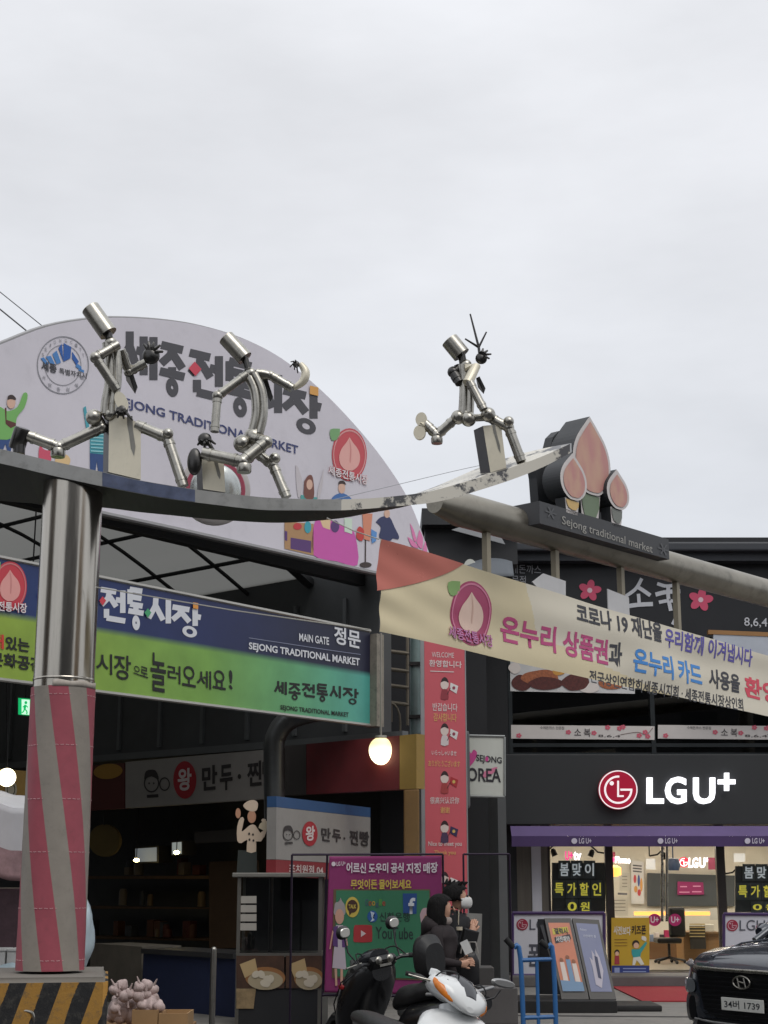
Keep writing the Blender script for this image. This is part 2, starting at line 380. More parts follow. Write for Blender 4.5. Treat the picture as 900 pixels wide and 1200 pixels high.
m.build('shopfront_glass', glass('shop_glass', (.93, .95, .94), .8), shop)
m = MB()
for px in (776, 781.5): m.tube([atx(px, YB + .0, ZF + .75), atx(px, YB + .0, 2.25)], .022, 10)
m.build('door_handle', M_chrome, shop)
m = MB(); m.span((fx(621), YB - .02, .30), (fx(632), YB + .06, zt)); m.build('white_door_post', mat('door_post_white', (196, 196, 204), .4), shop)
# shop room
xi0, xi1 = fx(622), xR - .45
m = MB(); m.span((xi0, YB + .36, .12), (xi1, 30.2, ZF)); m.build('shop_floor', mat('shop_floor', (150, 143, 130), .35), shop)
m = MB(); m.span((xi0, 30.2, ZF), (xi1, 30.35, zt)); m.span((xi0 - .1, YB + .36, ZF), (xi0, 30.2, zt)); m.span((xi1, YB + .36, ZF), (xi1 + .1, 30.2, zt))
m.build('shop_wall', mat('shop_wall_cream', (208, 204, 192), .7, var=.08), shop)
m = MB(); m.span((xi0, YB + .36, zt - .10), (xi1, 30.2, zt + .2)); m.build('shop_ceiling', mat('shop_ceiling', (215, 212, 205), .8), shop)
m = MB()
for i in range(4):
    x = xi0 + (xi1 - xi0) * (i + .5) / 4; m.span((x - .6, 26.6, zt - .14), (x + .6, 26.9, zt - .103)); m.span((x - .6, 28.4, zt - .14), (x + .6, 28.7, zt - .103))
m.build('ceiling_lamp', glow('shop_lamp', (255, 244, 228), 11.0), shop)
m = MB(); m.span((fx(590, 24.2), 24.05, .12), (xR, YB - .002, ZF - .02), bev=.02); m.build('entrance_step', mat('step_stone', (96, 93, 92), .7, dirt=.3), shop)
m = MB(); m.span((fx(604), YB, .28), (fx(640), YB + .12, zt)); m.build('roller_door', mat('grey_shutter', (118, 112, 104), .4, .5, var=.2, stretch=(8, 1, .3)), shop)

# ---------------------------------------------------------------- dark block between arcade and shop
YM = 22.6
mk = thing('corner_building', 'narrow black building squeezed between the market arcade and the phone shop', 'building', atx(520, YM, 0))
xm0, xm1 = fx(446, YM), fx(572, YM)
ztop = at(500, 601, YM).z
m = MB(); m.span((xm0, YM, .12), (xm1, 30, ztop - .5)); m.build('wall', M_dark2, mk)
m = MB(); m.span((fx(494, YM, 6.5), YM - .3, ztop - .25), (fx(612, YM, 6.5), 30, ztop)); m.span((fx(498, YM, 6.5), YM - .05, ztop - .8), (fx(606, YM, 6.5), 29, ztop - .252)); m.build('roof', M_dark, mk)
m = MB(); m.grid(lambda u, v: (fx(520, YM, 6) + u * 1.0, YM - .35 - .28 * v + .02 * math.sin(3 * u), ztop - 1.05 + .28 * math.sin(u * 2.2) * (1 - v) - .05 * v), 12, 4)
m.build('awning', mat('grey_canvas', (92, 97, 103), .7), mk, solid=.01)
m = MB(); m.add([at(529, 621, YM - .32), at(592, 638, YM - .32), at(588, 631, YM - .32), at(560, 611, YM - .32)], [[0, 1, 2, 3]]); m.build('roof_flashing', mat('flashing', (150, 152, 155), .5), mk, solid=.02)

# ---------------------------------------------------------------- market arcade (left): right-hand wall, ceiling, beams
PS = panel_z(0, 655, 433, 741, 15.2)                 # plane of the long entrance sign
PW = panel_2(147, 23.9, 440, 20.6)                   # wall of shops inside the arcade, seen through the entrance
wdir = -PW.U
J = atx(444, 20.56, 0)                               # right jamb
Lp = atx(-150, 14.6, 0)
ZC = 5.62
arc = thing('market_arcade', 'covered market arcade with a dark glazed vault behind the big semicircular signboard', 'market hall', (J + Lp) / 2)
m = MB()
wf = J + wdir * 17; wl = Lp + wdir * 17
zwall = PW.w(230, 884).z
def vwall(mb, a, b, z0, z1, t=.2, mi=0):
    n = (b - a).cross(UP).normalized()
    mb.prism([a + UP * z0, b + UP * z0, b + UP * z1, a + UP * z1], n, t, mi)
vwall(m, wf, J, zwall, ZC + .3, .25); vwall(m, wl, wf, .1, ZC + 1.5, .2); vwall(m, Lp, wl, .1, ZC + .3, .2)
n_ = PW.N
vwall(m, wf - n_ * 2.6, J - n_ * 2.6, .1, zwall, .2)
m.add([wf + UP * (zwall - .002), J + UP * (zwall - .002), J - n_ * 2.6 + UP * (zwall - .002), wf - n_ * 2.6 + UP * (zwall - .002)], [[0, 1, 2, 3]])
m.build('wall', mat('arcade_wall', (74, 76, 77), .75, var=.25, scale=1.5, bump=.1), arc)
m = MB()
for i in range(16):
    p = J + wdir * (.6 + i * .95); m.box(p + n_ * .02 + UP * ((zwall + ZC) / 2), (.06, .05, ZC - zwall - .3), math.atan2(wdir.y, wdir.x))
m.box(J + wdir * 8 + n_ * .05 + UP * (zwall + .04), (17, .12, .1), math.atan2(wdir.y, wdir.x))
m.build('wall_battens', mat('batten', (92, 95, 96), .6), arc)
M_poly = bpy.data.materials.new('polycarbonate'); M_poly.use_nodes = True
_n = M_poly.node_tree.nodes; _l = M_poly.node_tree.links; _n.clear()
_o = _n.new('ShaderNodeOutputMaterial'); _d = _n.new('ShaderNodeBsdfDiffuse'); _t = _n.new('ShaderNodeBsdfTranslucent'); _x = _n.new('ShaderNodeMixShader'); _z = _n.new('ShaderNodeTexNoise'); _r = _n.new('ShaderNodeValToRGB')
_z.inputs['Scale'].default_value = .8; _z.inputs['Detail'].default_value = 6
_r.color_ramp.elements[0].color = (.16, .16, .152, 1); _r.color_ramp.elements[1].color = (.30, .30, .285, 1)
_l.new(_z.outputs['Fac'], _r.inputs[0]); _l.new(_r.outputs[0], _t.inputs[0]); _l.new(_r.outputs[0], _d.inputs[0]); _x.inputs[0].default_value = .55
_l.new(_d.outputs[0], _x.inputs[1]); _l.new(_t.outputs[0], _x.inputs[2]); _l.new(_x.outputs[0], _o.inputs[0])
fr0 = Lp + PS.N * -.35; fr1 = J + PS.N * -.35
VA = 1.15                                           # rise of the vault
def vault(u, v):
    p = Lp * (1 - u) + J * u + wdir * (1.3 + 15.2 * v)
    return V3((p.x, p.y, ZC + VA * math.sin(math.pi * u) * .9 + .25))
m = MB(); m.grid(vault, 16, 20, smooth=True); m.build('roof_panels', M_poly, arc)
m = MB()
for k in range(13):
    v = k / 12; m.tube([vault(i / 16, v) - UP * (.1) for i in range(17)], .085 if k % 4 == 0 else .03, 6)
for u in (.1, .23, .36, .5, .64, .77, .9): m.tube([vault(u, v / 10) - UP * .12 for v in range(11)], .03, 6)
m.build('roof_beam', mat('roof_steel', (26, 27, 29), .6), arc)
m = MB()
a, b = fr0 + UP * (ZC + .1), fr1 + UP * (ZC + .1); m.box((a + b) / 2, ((b - a).length, .14, .22), math.atan2(PS.U.y, PS.U.x))
m.build('entrance_beam', mat('entrance_steel', (32, 33, 35), .6), arc)
#@@OBJECTS
# ================================================================== GATE, SIGNS
# ---- big semicircular signboard over the entrance
PBd = panel_z(200, 619, 440, 672, 17.4)
def rel(P, L): return [P.w(*p) for p in L]
arch_top = smooth2([(-110, 470), (-60, 427), (0, 404), (55, 383), (110, 373.5), (152, 372.5), (200, 376), (240, 383), (285, 397), (330, 420), (375, 456), (415, 497), (450, 540), (480, 588), (503, 648)], 4)
arch_px = arch_top + [(506, 684), (440, 672), (200, 619), (0, 577), (-110, 553)]
sb = thing('arch_signboard', 'huge pale lilac semicircular signboard with big dark Hangul over the market entrance', 'signboard', V3((PBd.w(250, 630).x, PBd.w(250, 630).y, PBd.w(250, 640).z)))
m = MB(); m.board(PBd, arch_px, .16, 0, 1)
M_bill = mat('billboard_vinyl', (207, 203, 211), .5, var=.06, scale=1.1, dirt=.10, bump=.12)
m.build('panel', [M_bill, mat('billboard_edge', (92, 92, 94), .5)], sb)
m = MB()
for a, b in zip(arch_top[:-1], arch_top[1:]):
    m.tube([PBd.w(*a, -.06), PBd.w(*b, -.06)], .035, 6)
m.tube([PBd.w(-110, 553, .02), PBd.w(200, 619, .02), PBd.w(440, 672, .02), PBd.w(506, 685.5, .02)], .03, 6)
m.build('frame', mat('billboard_frame', (150, 149, 150), .5, .3), sb)
m = MB(); DK = ink(74, 73, 78)
headline(m, PBd, (('세', 140, 184, 386, 446), ('종', 187, 216, 398, 470), ('전', 222, 261, 409, 470), ('통', 265, 297, 418, 494), ('시', 300, 328, 432, 486), ('장', 332, 376, 454, 513)), 9.6, .24)
m.build('lettering', DK, sb)
for q, c_ in (([(220, 432), (227, 424), (235, 433), (228, 441)], ink(205, 70, 88)), ([(362, 452), (372, 454.4), (372, 464.4), (362, 462)], ink(214, 158, 84))): m = MB(); m.art(PBd, q, 0, .018); m.build('colour_accent', c_, sb)
m = MB(); m.text(PBd, 'SEJONG TRADITIONAL MARKET', (137, 477), (349, 536), 13.5, 13.5, d=.008, bold=.018); m.build('english_lettering', ink(58, 66, 112), sb)
m = MB(); ring(m, PBd, 73.5, 428, 30.5, 34, 1.1, 0, .006, 48); ring(m, PBd, 73.5, 428, 21.5, 24, .7, 0, .006, 40)
for (q, b) in (([(74, 402), (83, 407), (82, 420), (74, 424)], 1), ([(74, 424), (68, 408), (72, 403)], 1), ([(66, 411), (71, 425), (66, 427), (61, 415)], 2), ([(59, 417), (64, 427), (59, 427), (53, 418)], 2), ([(51, 419), (57, 427), (53, 427), (47, 420)], 2),
               ([(84, 412), (92, 424), (89, 428), (84, 420)], 1), ([(90, 426), (95, 430), (95, 434), (88, 430)], 2), ([(93, 432), (98, 434), (98, 437), (91, 434)], 2)): m.art(PBd, q, b, .008)
m.text(PBd, '세종', (48, 434), (66, 438), 11, d=.008, bold=.03, mi=3); m.text(PBd, '특별자치시', (69, 438), (101, 444.5), 7, d=.008, bold=.015, mi=3)
for i, ch in enumerate('사람중심세종'): 
    a = R(150 - i * 24); x, y = 73.5 + 26 * math.cos(a), 428 + 29 * math.sin(a); m.text(PBd, ch, (x - 2, y + 2), (x + 2, y + 2.6), 4.5, mi=0, d=.008)
for i, ch in enumerate('SEJONGCITY'):
    a = R(205 + i * 14.5); x, y = 73.5 + 26 * math.cos(a), 428 + 29 * math.sin(a); m.text(PBd, ch, (x - 1.2, y + 2), (x + 1.2, y + 2.2), 4, mi=0, d=.008, bold=0)
m.build('city_emblem', [ink(140, 140, 146), ink(40, 90, 165), ink(75, 130, 190), ink(60, 60, 66)], sb)
def fruit_emblem(P, cx, cy, rx, ry, root, tone=((196, 80, 88), (232, 176, 168), (112, 160, 100)), d=.007, sl=.24):
    m = MB(); m.art(P, ell(cx, cy, rx, ry, 40), 0, d); ring(m, P, cx, cy, rx * .94, ry * .94, rx * .06, 3, d + .003, 36)
    pe = [(0, -.66), (.2, -.45), (.48, -.2), (.6, .1), (.5, .4), (.22, .58), (0, .6), (-.22, .58), (-.5, .4), (-.6, .1), (-.48, -.2), (-.2, -.45)]
    m.art(P, smooth2([(cx + x * rx, cy + y * ry) for x, y in pe], 3, True), 1, d + .004)
    m.art(P, smooth2([(cx - .02 * rx, cy - .62 * ry), (cx + .1 * rx, cy - .2 * ry), (cx + .05 * rx, cy + .3 * ry), (cx + .0 * rx, cy + .2 * ry), (cx + .03 * rx, cy - .2 * ry)], 3, True), 4, d + .006)
    m.art(P, smooth2([(cx - .55 * rx, cy - .98 * ry), (cx - 1.1 * rx, cy - .95 * ry), (cx - 1.02 * rx, cy - .55 * ry), (cx - .6 * rx, cy - .62 * ry)], 3, True), 2, d + .003)
    return m
m = fruit_emblem(PBd, 409, 533, 20.5, 31, sb); m.text(PBd, '세종전통시장', (384, 556), (430, 569), 11, d=.016, bold=.07, mi=0); m.text(PBd, '세종전통시장', (384, 556), (430, 569), 10.5, d=.02, bold=.02, mi=5)
m.build('fruit_emblem', [ink(196, 80, 88), ink(226, 170, 162), ink(120, 165, 112), ink(214, 150, 150), ink(205, 138, 134), ink(222, 214, 216)], sb)
SK = ink(214, 176, 156); HR = ink(58, 44, 42)
def art_part(name, shapes, P=PBd, root=sb, d=.007):
    cols = []; m = MB()
    for i, (c, pts) in enumerate(shapes):
        if c not in cols: cols.append(c)
        m.art(P, pts, cols.index(c), d + i * .0012)
    return m.build(name, cols, root)
G_, NV = ink(118, 178, 98), ink(48, 76, 128)
art_part('printed_figure', [(NV, [(-6, 510), (14, 512), (12, 532), (9, 532), (6, 520), (3, 528), (-6, 528)]), (G_, smooth2([(-8, 474), (2, 478), (8, 482), (20, 477), (27, 461), (32, 463), (28, 478), (19, 490), (15, 513), (-8, 511)], 3, True)),
    (ink(92, 48, 44), [(5, 478), (7, 478), (7, 492), (18, 496), (18, 499), (12, 502), (6, 497)]), (SK, ell(12.5, 472, 5, 7)), (HR, smooth2([(8, 469), (9, 464), (14, 463), (18, 467), (17, 469), (12, 468)], 3, True))])
TE = ink(70, 158, 172)
art_part('printed_figure', [(NV, [(105, 530), (122, 532), (121, 556), (115, 556), (113, 540), (111, 556), (105, 556)]), (TE, [(105, 506), (112, 500), (122, 502), (123, 533), (105, 531)]), (TE, [(97, 478), (100, 476), (104, 500), (107, 508), (101, 506)])]
    + [(ink(150, 205, 212), [(105.5, 508 + k * 4), (122.5, 509 + k * 4), (122.5, 510.4 + k * 4), (105.5, 509.4 + k * 4)]) for k in range(6)])
art_part('printed_toy', [(ink(206, 84, 108), smooth2([(45, 528), (47, 521), (50, 526), (56, 528), (59, 525), (60, 532), (58, 542), (46, 540)], 3, True)), (ink(222, 190, 140), ell(73, 540, 9, 8))])
art_part('printed_figure', [(ink(196, 190, 194), smooth2([(346, 545), (349, 548), (354, 566), (350, 584), (347, 570)], 3, True)), (ink(196, 190, 194), smooth2([(379, 548), (376, 560), (372, 575), (372, 586), (377, 572)], 3, True)), (ink(84, 160, 156), [(352, 580), (371, 583), (372, 600), (351, 598)]), (ink(120, 76, 66), smooth2([(356, 564), (361, 557), (366, 560), (367, 584), (356, 583)], 3, True)), (SK, ell(362, 568, 3.6, 6))])
art_part('printed_figure', [(ink(66, 110, 170), smooth2([(386, 588), (391, 581), (400, 578), (409, 582), (416, 592), (414, 604), (386, 604)], 3, True)), (SK, ell(400, 572, 4, 6.5)), (HR, smooth2([(396, 568), (397, 564), (402, 563.5), (405, 568), (400, 567)], 3, True))])
art_part('printed_stall', [(ink(176, 138, 98), [(333, 611), (367, 614), (367, 651), (333, 643)]), (ink(92, 60, 116), [(340, 630), (364, 634), (364, 648), (340, 643)]), (ink(92, 60, 116), [(333, 622), (336, 623), (336, 634), (333, 633)]), (ink(196, 60, 66), ell(348, 617, 5, 4)), (ink(64, 160, 176), ell(360, 618, 4, 7))])
art_part('printed_stall', [(ink(204, 92, 172), smooth2([(367, 617), (375, 606), (408, 620), (416, 628), (418.5, 662), (395, 658), (366, 650)], 3, True)), (ink(226, 196, 156), [(373, 606), (387, 608), (386, 621), (378, 618)]), (ink(92, 60, 116), ell(392, 617, 5, 7)), (ink(205, 222, 205), [(403, 607), (412, 608), (412, 626), (403, 623)])])
art_part('printed_clothes_rack', [(ink(66, 54, 52), [(427.3, 632), (428.7, 632), (428.5, 661), (427, 661)]), (ink(66, 54, 52), ell(428, 662, 7, 3.2)), (ink(214, 140, 112), [(424, 602), (436, 602), (433, 634), (426, 632)]), (ink(196, 66, 62), smooth2([(418, 620), (421, 617), (426, 622), (424, 634), (417, 630)], 3, True)), (ink(94, 146, 206), [(434, 620), (441, 624), (440, 634), (435, 637)])])
art_part('printed_figure', [(ink(52, 58, 96), smooth2([(440, 612), (446, 606), (456, 606), (462, 618), (467, 628), (466, 632), (460, 631), (456, 634), (444, 630), (446, 618)], 3, True)), (SK, ell(453, 602, 3.4, 5))])
art_part('printed_plant', [(ink(224, 130, 178), smooth2([(480, 613), (484, 620), (488, 634), (484, 632)], 3, True)), (ink(224, 130, 178), smooth2([(491, 621), (495, 630), (494, 643), (488, 636)], 3, True)), (ink(224, 130, 178), smooth2([(477, 629), (484, 634), (490, 642), (482, 640)], 3, True)), (ink(224, 130, 178), smooth2([(498, 634), (500, 646), (495, 645)], 3, True))])

# ---- long blue and green entrance sign
def field_mat(name, P, pa, pb, yl, cols_hi, cols_lo):
    """printed banner: upper band one ramp along U, lower band another"""
    m = bpy.data.materials.new(name); m.use_nodes = True; n = m.node_tree.nodes; l = m.node_tree.links; b = n['Principled BSDF']; b.inputs['Roughness'].default_value = .45
    ge = n.new('ShaderNodeNewGeometry')
    def dotr(vec, lo, hi):
        d = n.new('ShaderNodeVectorMath'); d.operation = 'DOT_PRODUCT'; d.inputs[1].default_value = vec; l.new(ge.outputs['Position'], d.inputs[0])
        r = n.new('ShaderNodeMapRange'); r.inputs[1].default_value = lo; r.inputs[2].default_value = hi; l.new(d.outputs['Value'], r.inputs[0]); return r.outputs[0]
    def ramp(fac, cols):
        r = n.new('ShaderNodeValToRGB'); el = r.color_ramp.elements
        while len(el) < len(cols): el.new(.5)
        for q, (p, c) in zip(el, cols): q.position = p; q.color = (*lin([x / 255 for x in c]), 1)
        l.new(fac, r.inputs[0]); return r.outputs[0]
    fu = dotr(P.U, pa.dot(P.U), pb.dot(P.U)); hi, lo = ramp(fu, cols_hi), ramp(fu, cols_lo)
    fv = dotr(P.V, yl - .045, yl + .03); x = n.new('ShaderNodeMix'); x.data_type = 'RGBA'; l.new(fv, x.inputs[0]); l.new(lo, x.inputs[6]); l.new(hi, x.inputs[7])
    nz = n.new('ShaderNodeTexNoise'); nz.inputs['Scale'].default_value = 3; nz.inputs['Detail'].default_value = 8; l.new(ge.outputs['Position'], nz.inputs['Vector'])
    r = n.new('ShaderNodeMapRange'); r.inputs[1].default_value = .3; r.inputs[2].default_value = .7; r.inputs[3].default_value = .84; r.inputs[4].default_value = 1.05; l.new(nz.outputs['Fac'], r.inputs[0])
    y = n.new('ShaderNodeMix'); y.data_type = 'RGBA'; y.blend_type = 'MULTIPLY'; y.inputs[0].default_value = 1; l.new(x.outputs[2], y.inputs[6]); l.new(r.outputs[0], y.inputs[7]); l.new(y.outputs[2], b.inputs['Base Color'])
    return m
es = thing('entrance_sign', 'long navy and lime green market entrance sign hung below the arch signboard', 'sign', PS.w(200, 830))
zmid = PS.w(380, 781).z
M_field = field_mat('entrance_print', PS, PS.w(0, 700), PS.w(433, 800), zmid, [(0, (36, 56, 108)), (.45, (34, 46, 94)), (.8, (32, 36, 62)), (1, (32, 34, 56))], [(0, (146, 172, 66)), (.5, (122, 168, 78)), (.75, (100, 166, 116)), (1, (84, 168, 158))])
m = MB(); zT, zB = PS.w(0, 655).z, PS.w(433, 848).z
a = PS.w(-90, 700); b = PS.w(433.5, 800)
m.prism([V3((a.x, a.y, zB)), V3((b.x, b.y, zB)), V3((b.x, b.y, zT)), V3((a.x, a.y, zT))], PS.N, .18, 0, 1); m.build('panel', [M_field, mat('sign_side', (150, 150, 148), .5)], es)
m = MB()
for z in (zT + .02, zB - .02): m.tube([V3((a.x, a.y, z)) + PS.N * .0, V3((b.x, b.y, z)) + PS.N * .0], .022, 6)
m.build('frame', mat('alloy_frame', (176, 174, 168), .4, .6), es)
m = MB(); W_ = ink(214, 216, 222); BKI = ink(30, 32, 30)
headline(m, PS, (('세', 50, 82, 672, 712), ('종', 84, 114, 678, 726), ('전', 118, 147, 687, 731), ('통', 150, 168, 686, 742), ('시', 174, 199, 697, 732), ('장', 202, 235, 708, 750)), 6.4, .17)
m.text(PS, '정문', (391, 754), (422, 761), 21, d=.008, bold=.025); m.text(PS, 'MAIN GATE', (350, 751), (385, 756), 9, d=.008, bold=.02)
m.text(PS, 'SEJONG TRADITIONAL MARKET', (291, 763), (421, 783), 10.5, 11.5, d=.008, bold=.028)
m.build('lettering', W_, es)
for q, c_ in (([(115, 704), (119, 699), (123, 704), (119, 710)], ink(205, 66, 76)), ([(168, 718), (172, 713), (176, 718), (172, 724)], ink(70, 160, 110)), ([(225, 706), (231, 707), (231, 714), (225, 713)], ink(220, 150, 70)), ([(43, 698), (49, 692), (54, 698), (48, 705)], ink(70, 150, 205))): m = MB(); m.art(PS, q, 0, .018); m.build('colour_accent', c_, es)
m = MB(); stroke(m, PS, [(291, 747.5), (386, 762), (422, 767)], .8, 0, .008); m.build('rule_line', ink(130, 136, 160), es)
m = MB(); m.text(PS, '재', (-14, 759), (4, 761), 17, d=.008, bold=.03, mi=1); m.text(PS, '있는', (6, 761), (34, 765), 16, d=.008, bold=.03); m.text(PS, '문화공간', (-12, 780), (50, 788), 17, d=.008, bold=.03)
for ch, x0, x1, yt, yb in (('시', 112, 131, 765, 790), ('장', 133, 153, 767, 797), ('으', 156, 164, 780, 791), ('로', 164, 173, 781, 794), ('놀', 176, 194, 765, 811), ('러', 196, 211, 779, 801), ('오', 213, 229, 780, 805), ('세', 230, 247, 785, 807), ('요', 249, 264, 785, 808), ('!', 268, 272, 785, 808)):
    m.text(PS, ch, (x0, yb - 2), (x1, yb + 1), yb - yt - 1, d=.008, bold=.012)
headline(m, PS, (('세', 322, 336, 797, 815), ('종', 338, 352, 799, 822), ('전', 354, 369, 800, 818), ('통', 371, 384, 800, 824), ('시', 387, 399, 802, 819), ('장', 402, 420, 805, 827)), 2.8, .12); m.text(PS, 'SEJONG TRADITIONAL MARKET', (328, 833), (408, 842), 7, d=.008, bold=.02)
m.build('dark_lettering', [BKI, ink(200, 60, 50)], es)
m = fruit_emblem(PS, 11, 687, 20, 29, es); m.text(PS, '전통시장', (-4, 716), (30, 719), 12, d=.018, bold=.06, mi=0); m.text(PS, '전통시장', (-4, 716), (30, 719), 11.5, d=.022, bold=.02, mi=5)
m.build('fruit_emblem', [ink(196, 62, 74), ink(224, 158, 152), ink(120, 165, 112), ink(205, 120, 124), ink(205, 138, 134), ink(222, 214, 216)], es)
a = PS.w(438, 760); zt_, zb_ = PS.w(438, 744).z, PS.w(438, 852).z
m = MB(); m.box(V3((a.x, a.y, (zt_ + zb_) / 2)), (.15, .22, zt_ - zb_), math.atan2(PS.U.y, PS.U.x)); m.build('end_post', mat('weathered_steel', (142, 136, 124), .6, .3, var=.3, scale=5, dirt=.6), es)

# ---- round steel column with striped safety wrap, and its striped concrete plinth
YC = 12.0
def Pc(px, py, dy=0.): return at(px, py, YC + dy)
cx_ = (Pc(84, 575).x + Pc(60, 1140).x) / 2
plz = at(60, 1144, 11.55).z
ztopc = at(84, 568, YC).z; zwrap = at(73, 803, YC - .23).z
col = thing('gate_column', 'round stainless steel gate column wrapped low down in red and grey diagonal stripes', 'column', (cx_, YC, plz))
rC = .236
m = MB(); n_ang = 48; m.lathe([(rC, plz + .02), (rC, zwrap - .05), (rC, 3.3), (rC, ztopc)], (cx_, YC, 0), n=64)
m.lathe([(rC + .001, 3.20), (rC + .004, 3.205), (rC + .004, 3.215), (rC + .001, 3.22)], (cx_, YC, 0), n=64)
M_col = mat('column_steel', (184, 178, 168), .17, 1.0, var=.10, scale=3, dirt=.18, stretch=(6, 6, .5)); m.build('shaft', M_col, col)
m = MB()
def wrapf(u, v):
    th_ = R(-106) + 2 * math.pi * u + R(86) * v
    r = rC + .012 + .006 * v + .0015 * math.sin(th_ * 7 + v * 30) * math.sin(v * 23); return V3((cx_ + r * math.cos(th_), YC + r * math.sin(th_), zwrap + (plz + .02 - zwrap) * v))
m.grid(wrapf, 100, 30, mfn=lambda u, v: 0 if (u * 5) % 1 < .52 else 1)
for py in (813, 873, 937, 1000, 1067, 1129):
    v = (zwrap - at(66, py, YC - .23).z) / (zwrap - plz)
    for k in range(120):
        u = k / 120
        if (u * 5) % 1 < .52 and k % 3 != 2: m.tube([wrapf(u, v) * 1, wrapf(u + .0072, v + .0015 * (k % 2))], .004, 4, 2)
m.build('safety_wrap', [mat('tape_red', (152, 72, 84), .55, var=.16, scale=6, dirt=.2), mat('tape_grey', (138, 131, 122), .55, var=.14, scale=6, dirt=.2), ink(186, 142, 146)], col)
m = MB()
m.grid(lambda u, v: V3((cx_ + (rC + .014) * math.cos(R(-98) + R(98) * u), YC + (rC + .014) * math.sin(R(-98) + R(98) * u), zwrap - .005 + (.045 + .006 * math.sin(u * 14)) * v)), 24, 2)
m.build('torn_tape', mat('white_tape', (176, 168, 158), .8, var=.2, scale=12, dirt=.3), col, solid=.002)
pl = thing('concrete_plinth', 'worn concrete plinth with yellow and black warning stripes under the steel column', 'plinth', (cx_ - .3, 12, 0))
xr = at(127, 1147, 11.45).x
m = MB(); b = bmesh.new(); bmesh.ops.create_cube(b, size=1)
x0p = cx_ - 1.1
for v in b.verts: v.co = V3(((x0p + xr) / 2 + v.co.x * (xr - x0p), 12.15 + v.co.y * 1.4, plz / 2 + v.co.z * plz))
bmesh.ops.bevel(b, geom=list(b.edges), offset=.035, segments=3, affect='EDGES'); Mr_ = Matrix.Translation((xr, 11.45, 0)) @ Matrix.Rotation(R(10), 4, 'Z') @ Matrix.Translation((-xr, -11.45, 0))
m.bm(b, 0, True, Mr_)
M_pl = bpy.data.materials.new('warning_stripes'); M_pl.use_nodes = True
n = M_pl.node_tree.nodes; l = M_pl.node_tree.links; b_ = n['Principled BSDF']; b_.inputs['Roughness'].default_value = .85
ge = n.new('ShaderNodeNewGeometry'); dt = n.new('ShaderNodeVectorMath'); dt.operation = 'DOT_PRODUCT'; dt.inputs[1].default_value = (1.0, .6, -.36); l.new(ge.outputs['Position'], dt.inputs[0])
mo = n.new('ShaderNodeMath'); mo.operation = 'MULTIPLY'; mo.inputs[1].default_value = 1 / .262; l.new(dt.outputs['Value'], mo.inputs[0])
fr_ = n.new('ShaderNodeMath'); fr_.operation = 'FRACT'; l.new(mo.outputs[0], fr_.inputs[0])
nz = n.new('ShaderNodeTexNoise'); nz.inputs['Scale'].default_value = 9; nz.inputs['Detail'].default_value = 10; nz.inputs['Roughness'].default_value = .75; l.new(ge.outputs['Position'], nz.inputs['Vector'])
ad = n.new('ShaderNodeMath'); ad.operation = 'MULTIPLY_ADD'; ad.inputs[1].default_value = .22; l.new(nz.outputs['Fac'], ad.inputs[0]); l.new(fr_.outputs[0], ad.inputs[2])
gt = n.new('ShaderNodeMath'); gt.operation = 'GREATER_THAN'; gt.inputs[1].default_value = .6; l.new(ad.outputs[0], gt.inputs[0])
x1_ = n.new('ShaderNodeMix'); x1_.data_type = 'RGBA'; l.new(gt.outputs[0], x1_.inputs[0]); x1_.inputs[6].default_value = (*lin((.62, .46, .20)), 1); x1_.inputs[7].default_value = (.012, .012, .013, 1)
nz2 = n.new('ShaderNodeTexNoise'); nz2.inputs['Scale'].default_value = 14; nz2.inputs['Detail'].default_value = 10; nz2.inputs['Roughness'].default_value = .8; l.new(ge.outputs['Position'], nz2.inputs['Vector'])
mr = n.new('ShaderNodeMapRange'); mr.inputs[1].default_value = .5; mr.inputs[2].default_value = .68; mr.inputs[4].default_value = .75; l.new(nz2.outputs['Fac'], mr.inputs[0])
x2_ = n.new('ShaderNodeMix'); x2_.data_type = 'RGBA'; l.new(mr.outputs[0], x2_.inputs[0]); l.new(x1_.outputs[2], x2_.inputs[6]); x2_.inputs[7].default_value = (.07, .065, .055, 1)
sn = n.new('ShaderNodeSeparateXYZ'); l.new(ge.outputs['Position'], sn.inputs[0]); tp = n.new('ShaderNodeMath'); tp.operation = 'GREATER_THAN'; tp.inputs[1].default_value = plz - .035; l.new(sn.outputs['Z'], tp.inputs[0])
x3_ = n.new('ShaderNodeMix'); x3_.data_type = 'RGBA'; l.new(tp.outputs[0], x3_.inputs[0]); l.new(x2_.outputs[2], x3_.inputs[6]); x3_.inputs[7].default_value = (.17, .155, .135, 1); l.new(x3_.outputs[2], b_.inputs['Base Color'])
bp = n.new('ShaderNodeBump'); bp.inputs['Strength'].default_value = .5; bp.inputs['Distance'].default_value = .02; l.new(nz2.outputs['Fac'], bp.inputs['Height']); l.new(bp.outputs[0], b_.inputs['Normal'])
m.build('block', M_pl, pl, sharp=60)
m = MB(); m.tube(smooth_pts([at(11, 1215, 11.4), at(11, 1192, 11.36), at(16, 1185, 11.36), at(34, 1185, 11.36), at(39.5, 1192, 11.36), at(39.5, 1215, 11.4)], 4), .011, 8); m.build('lifting_ring', M_chrome, pl)

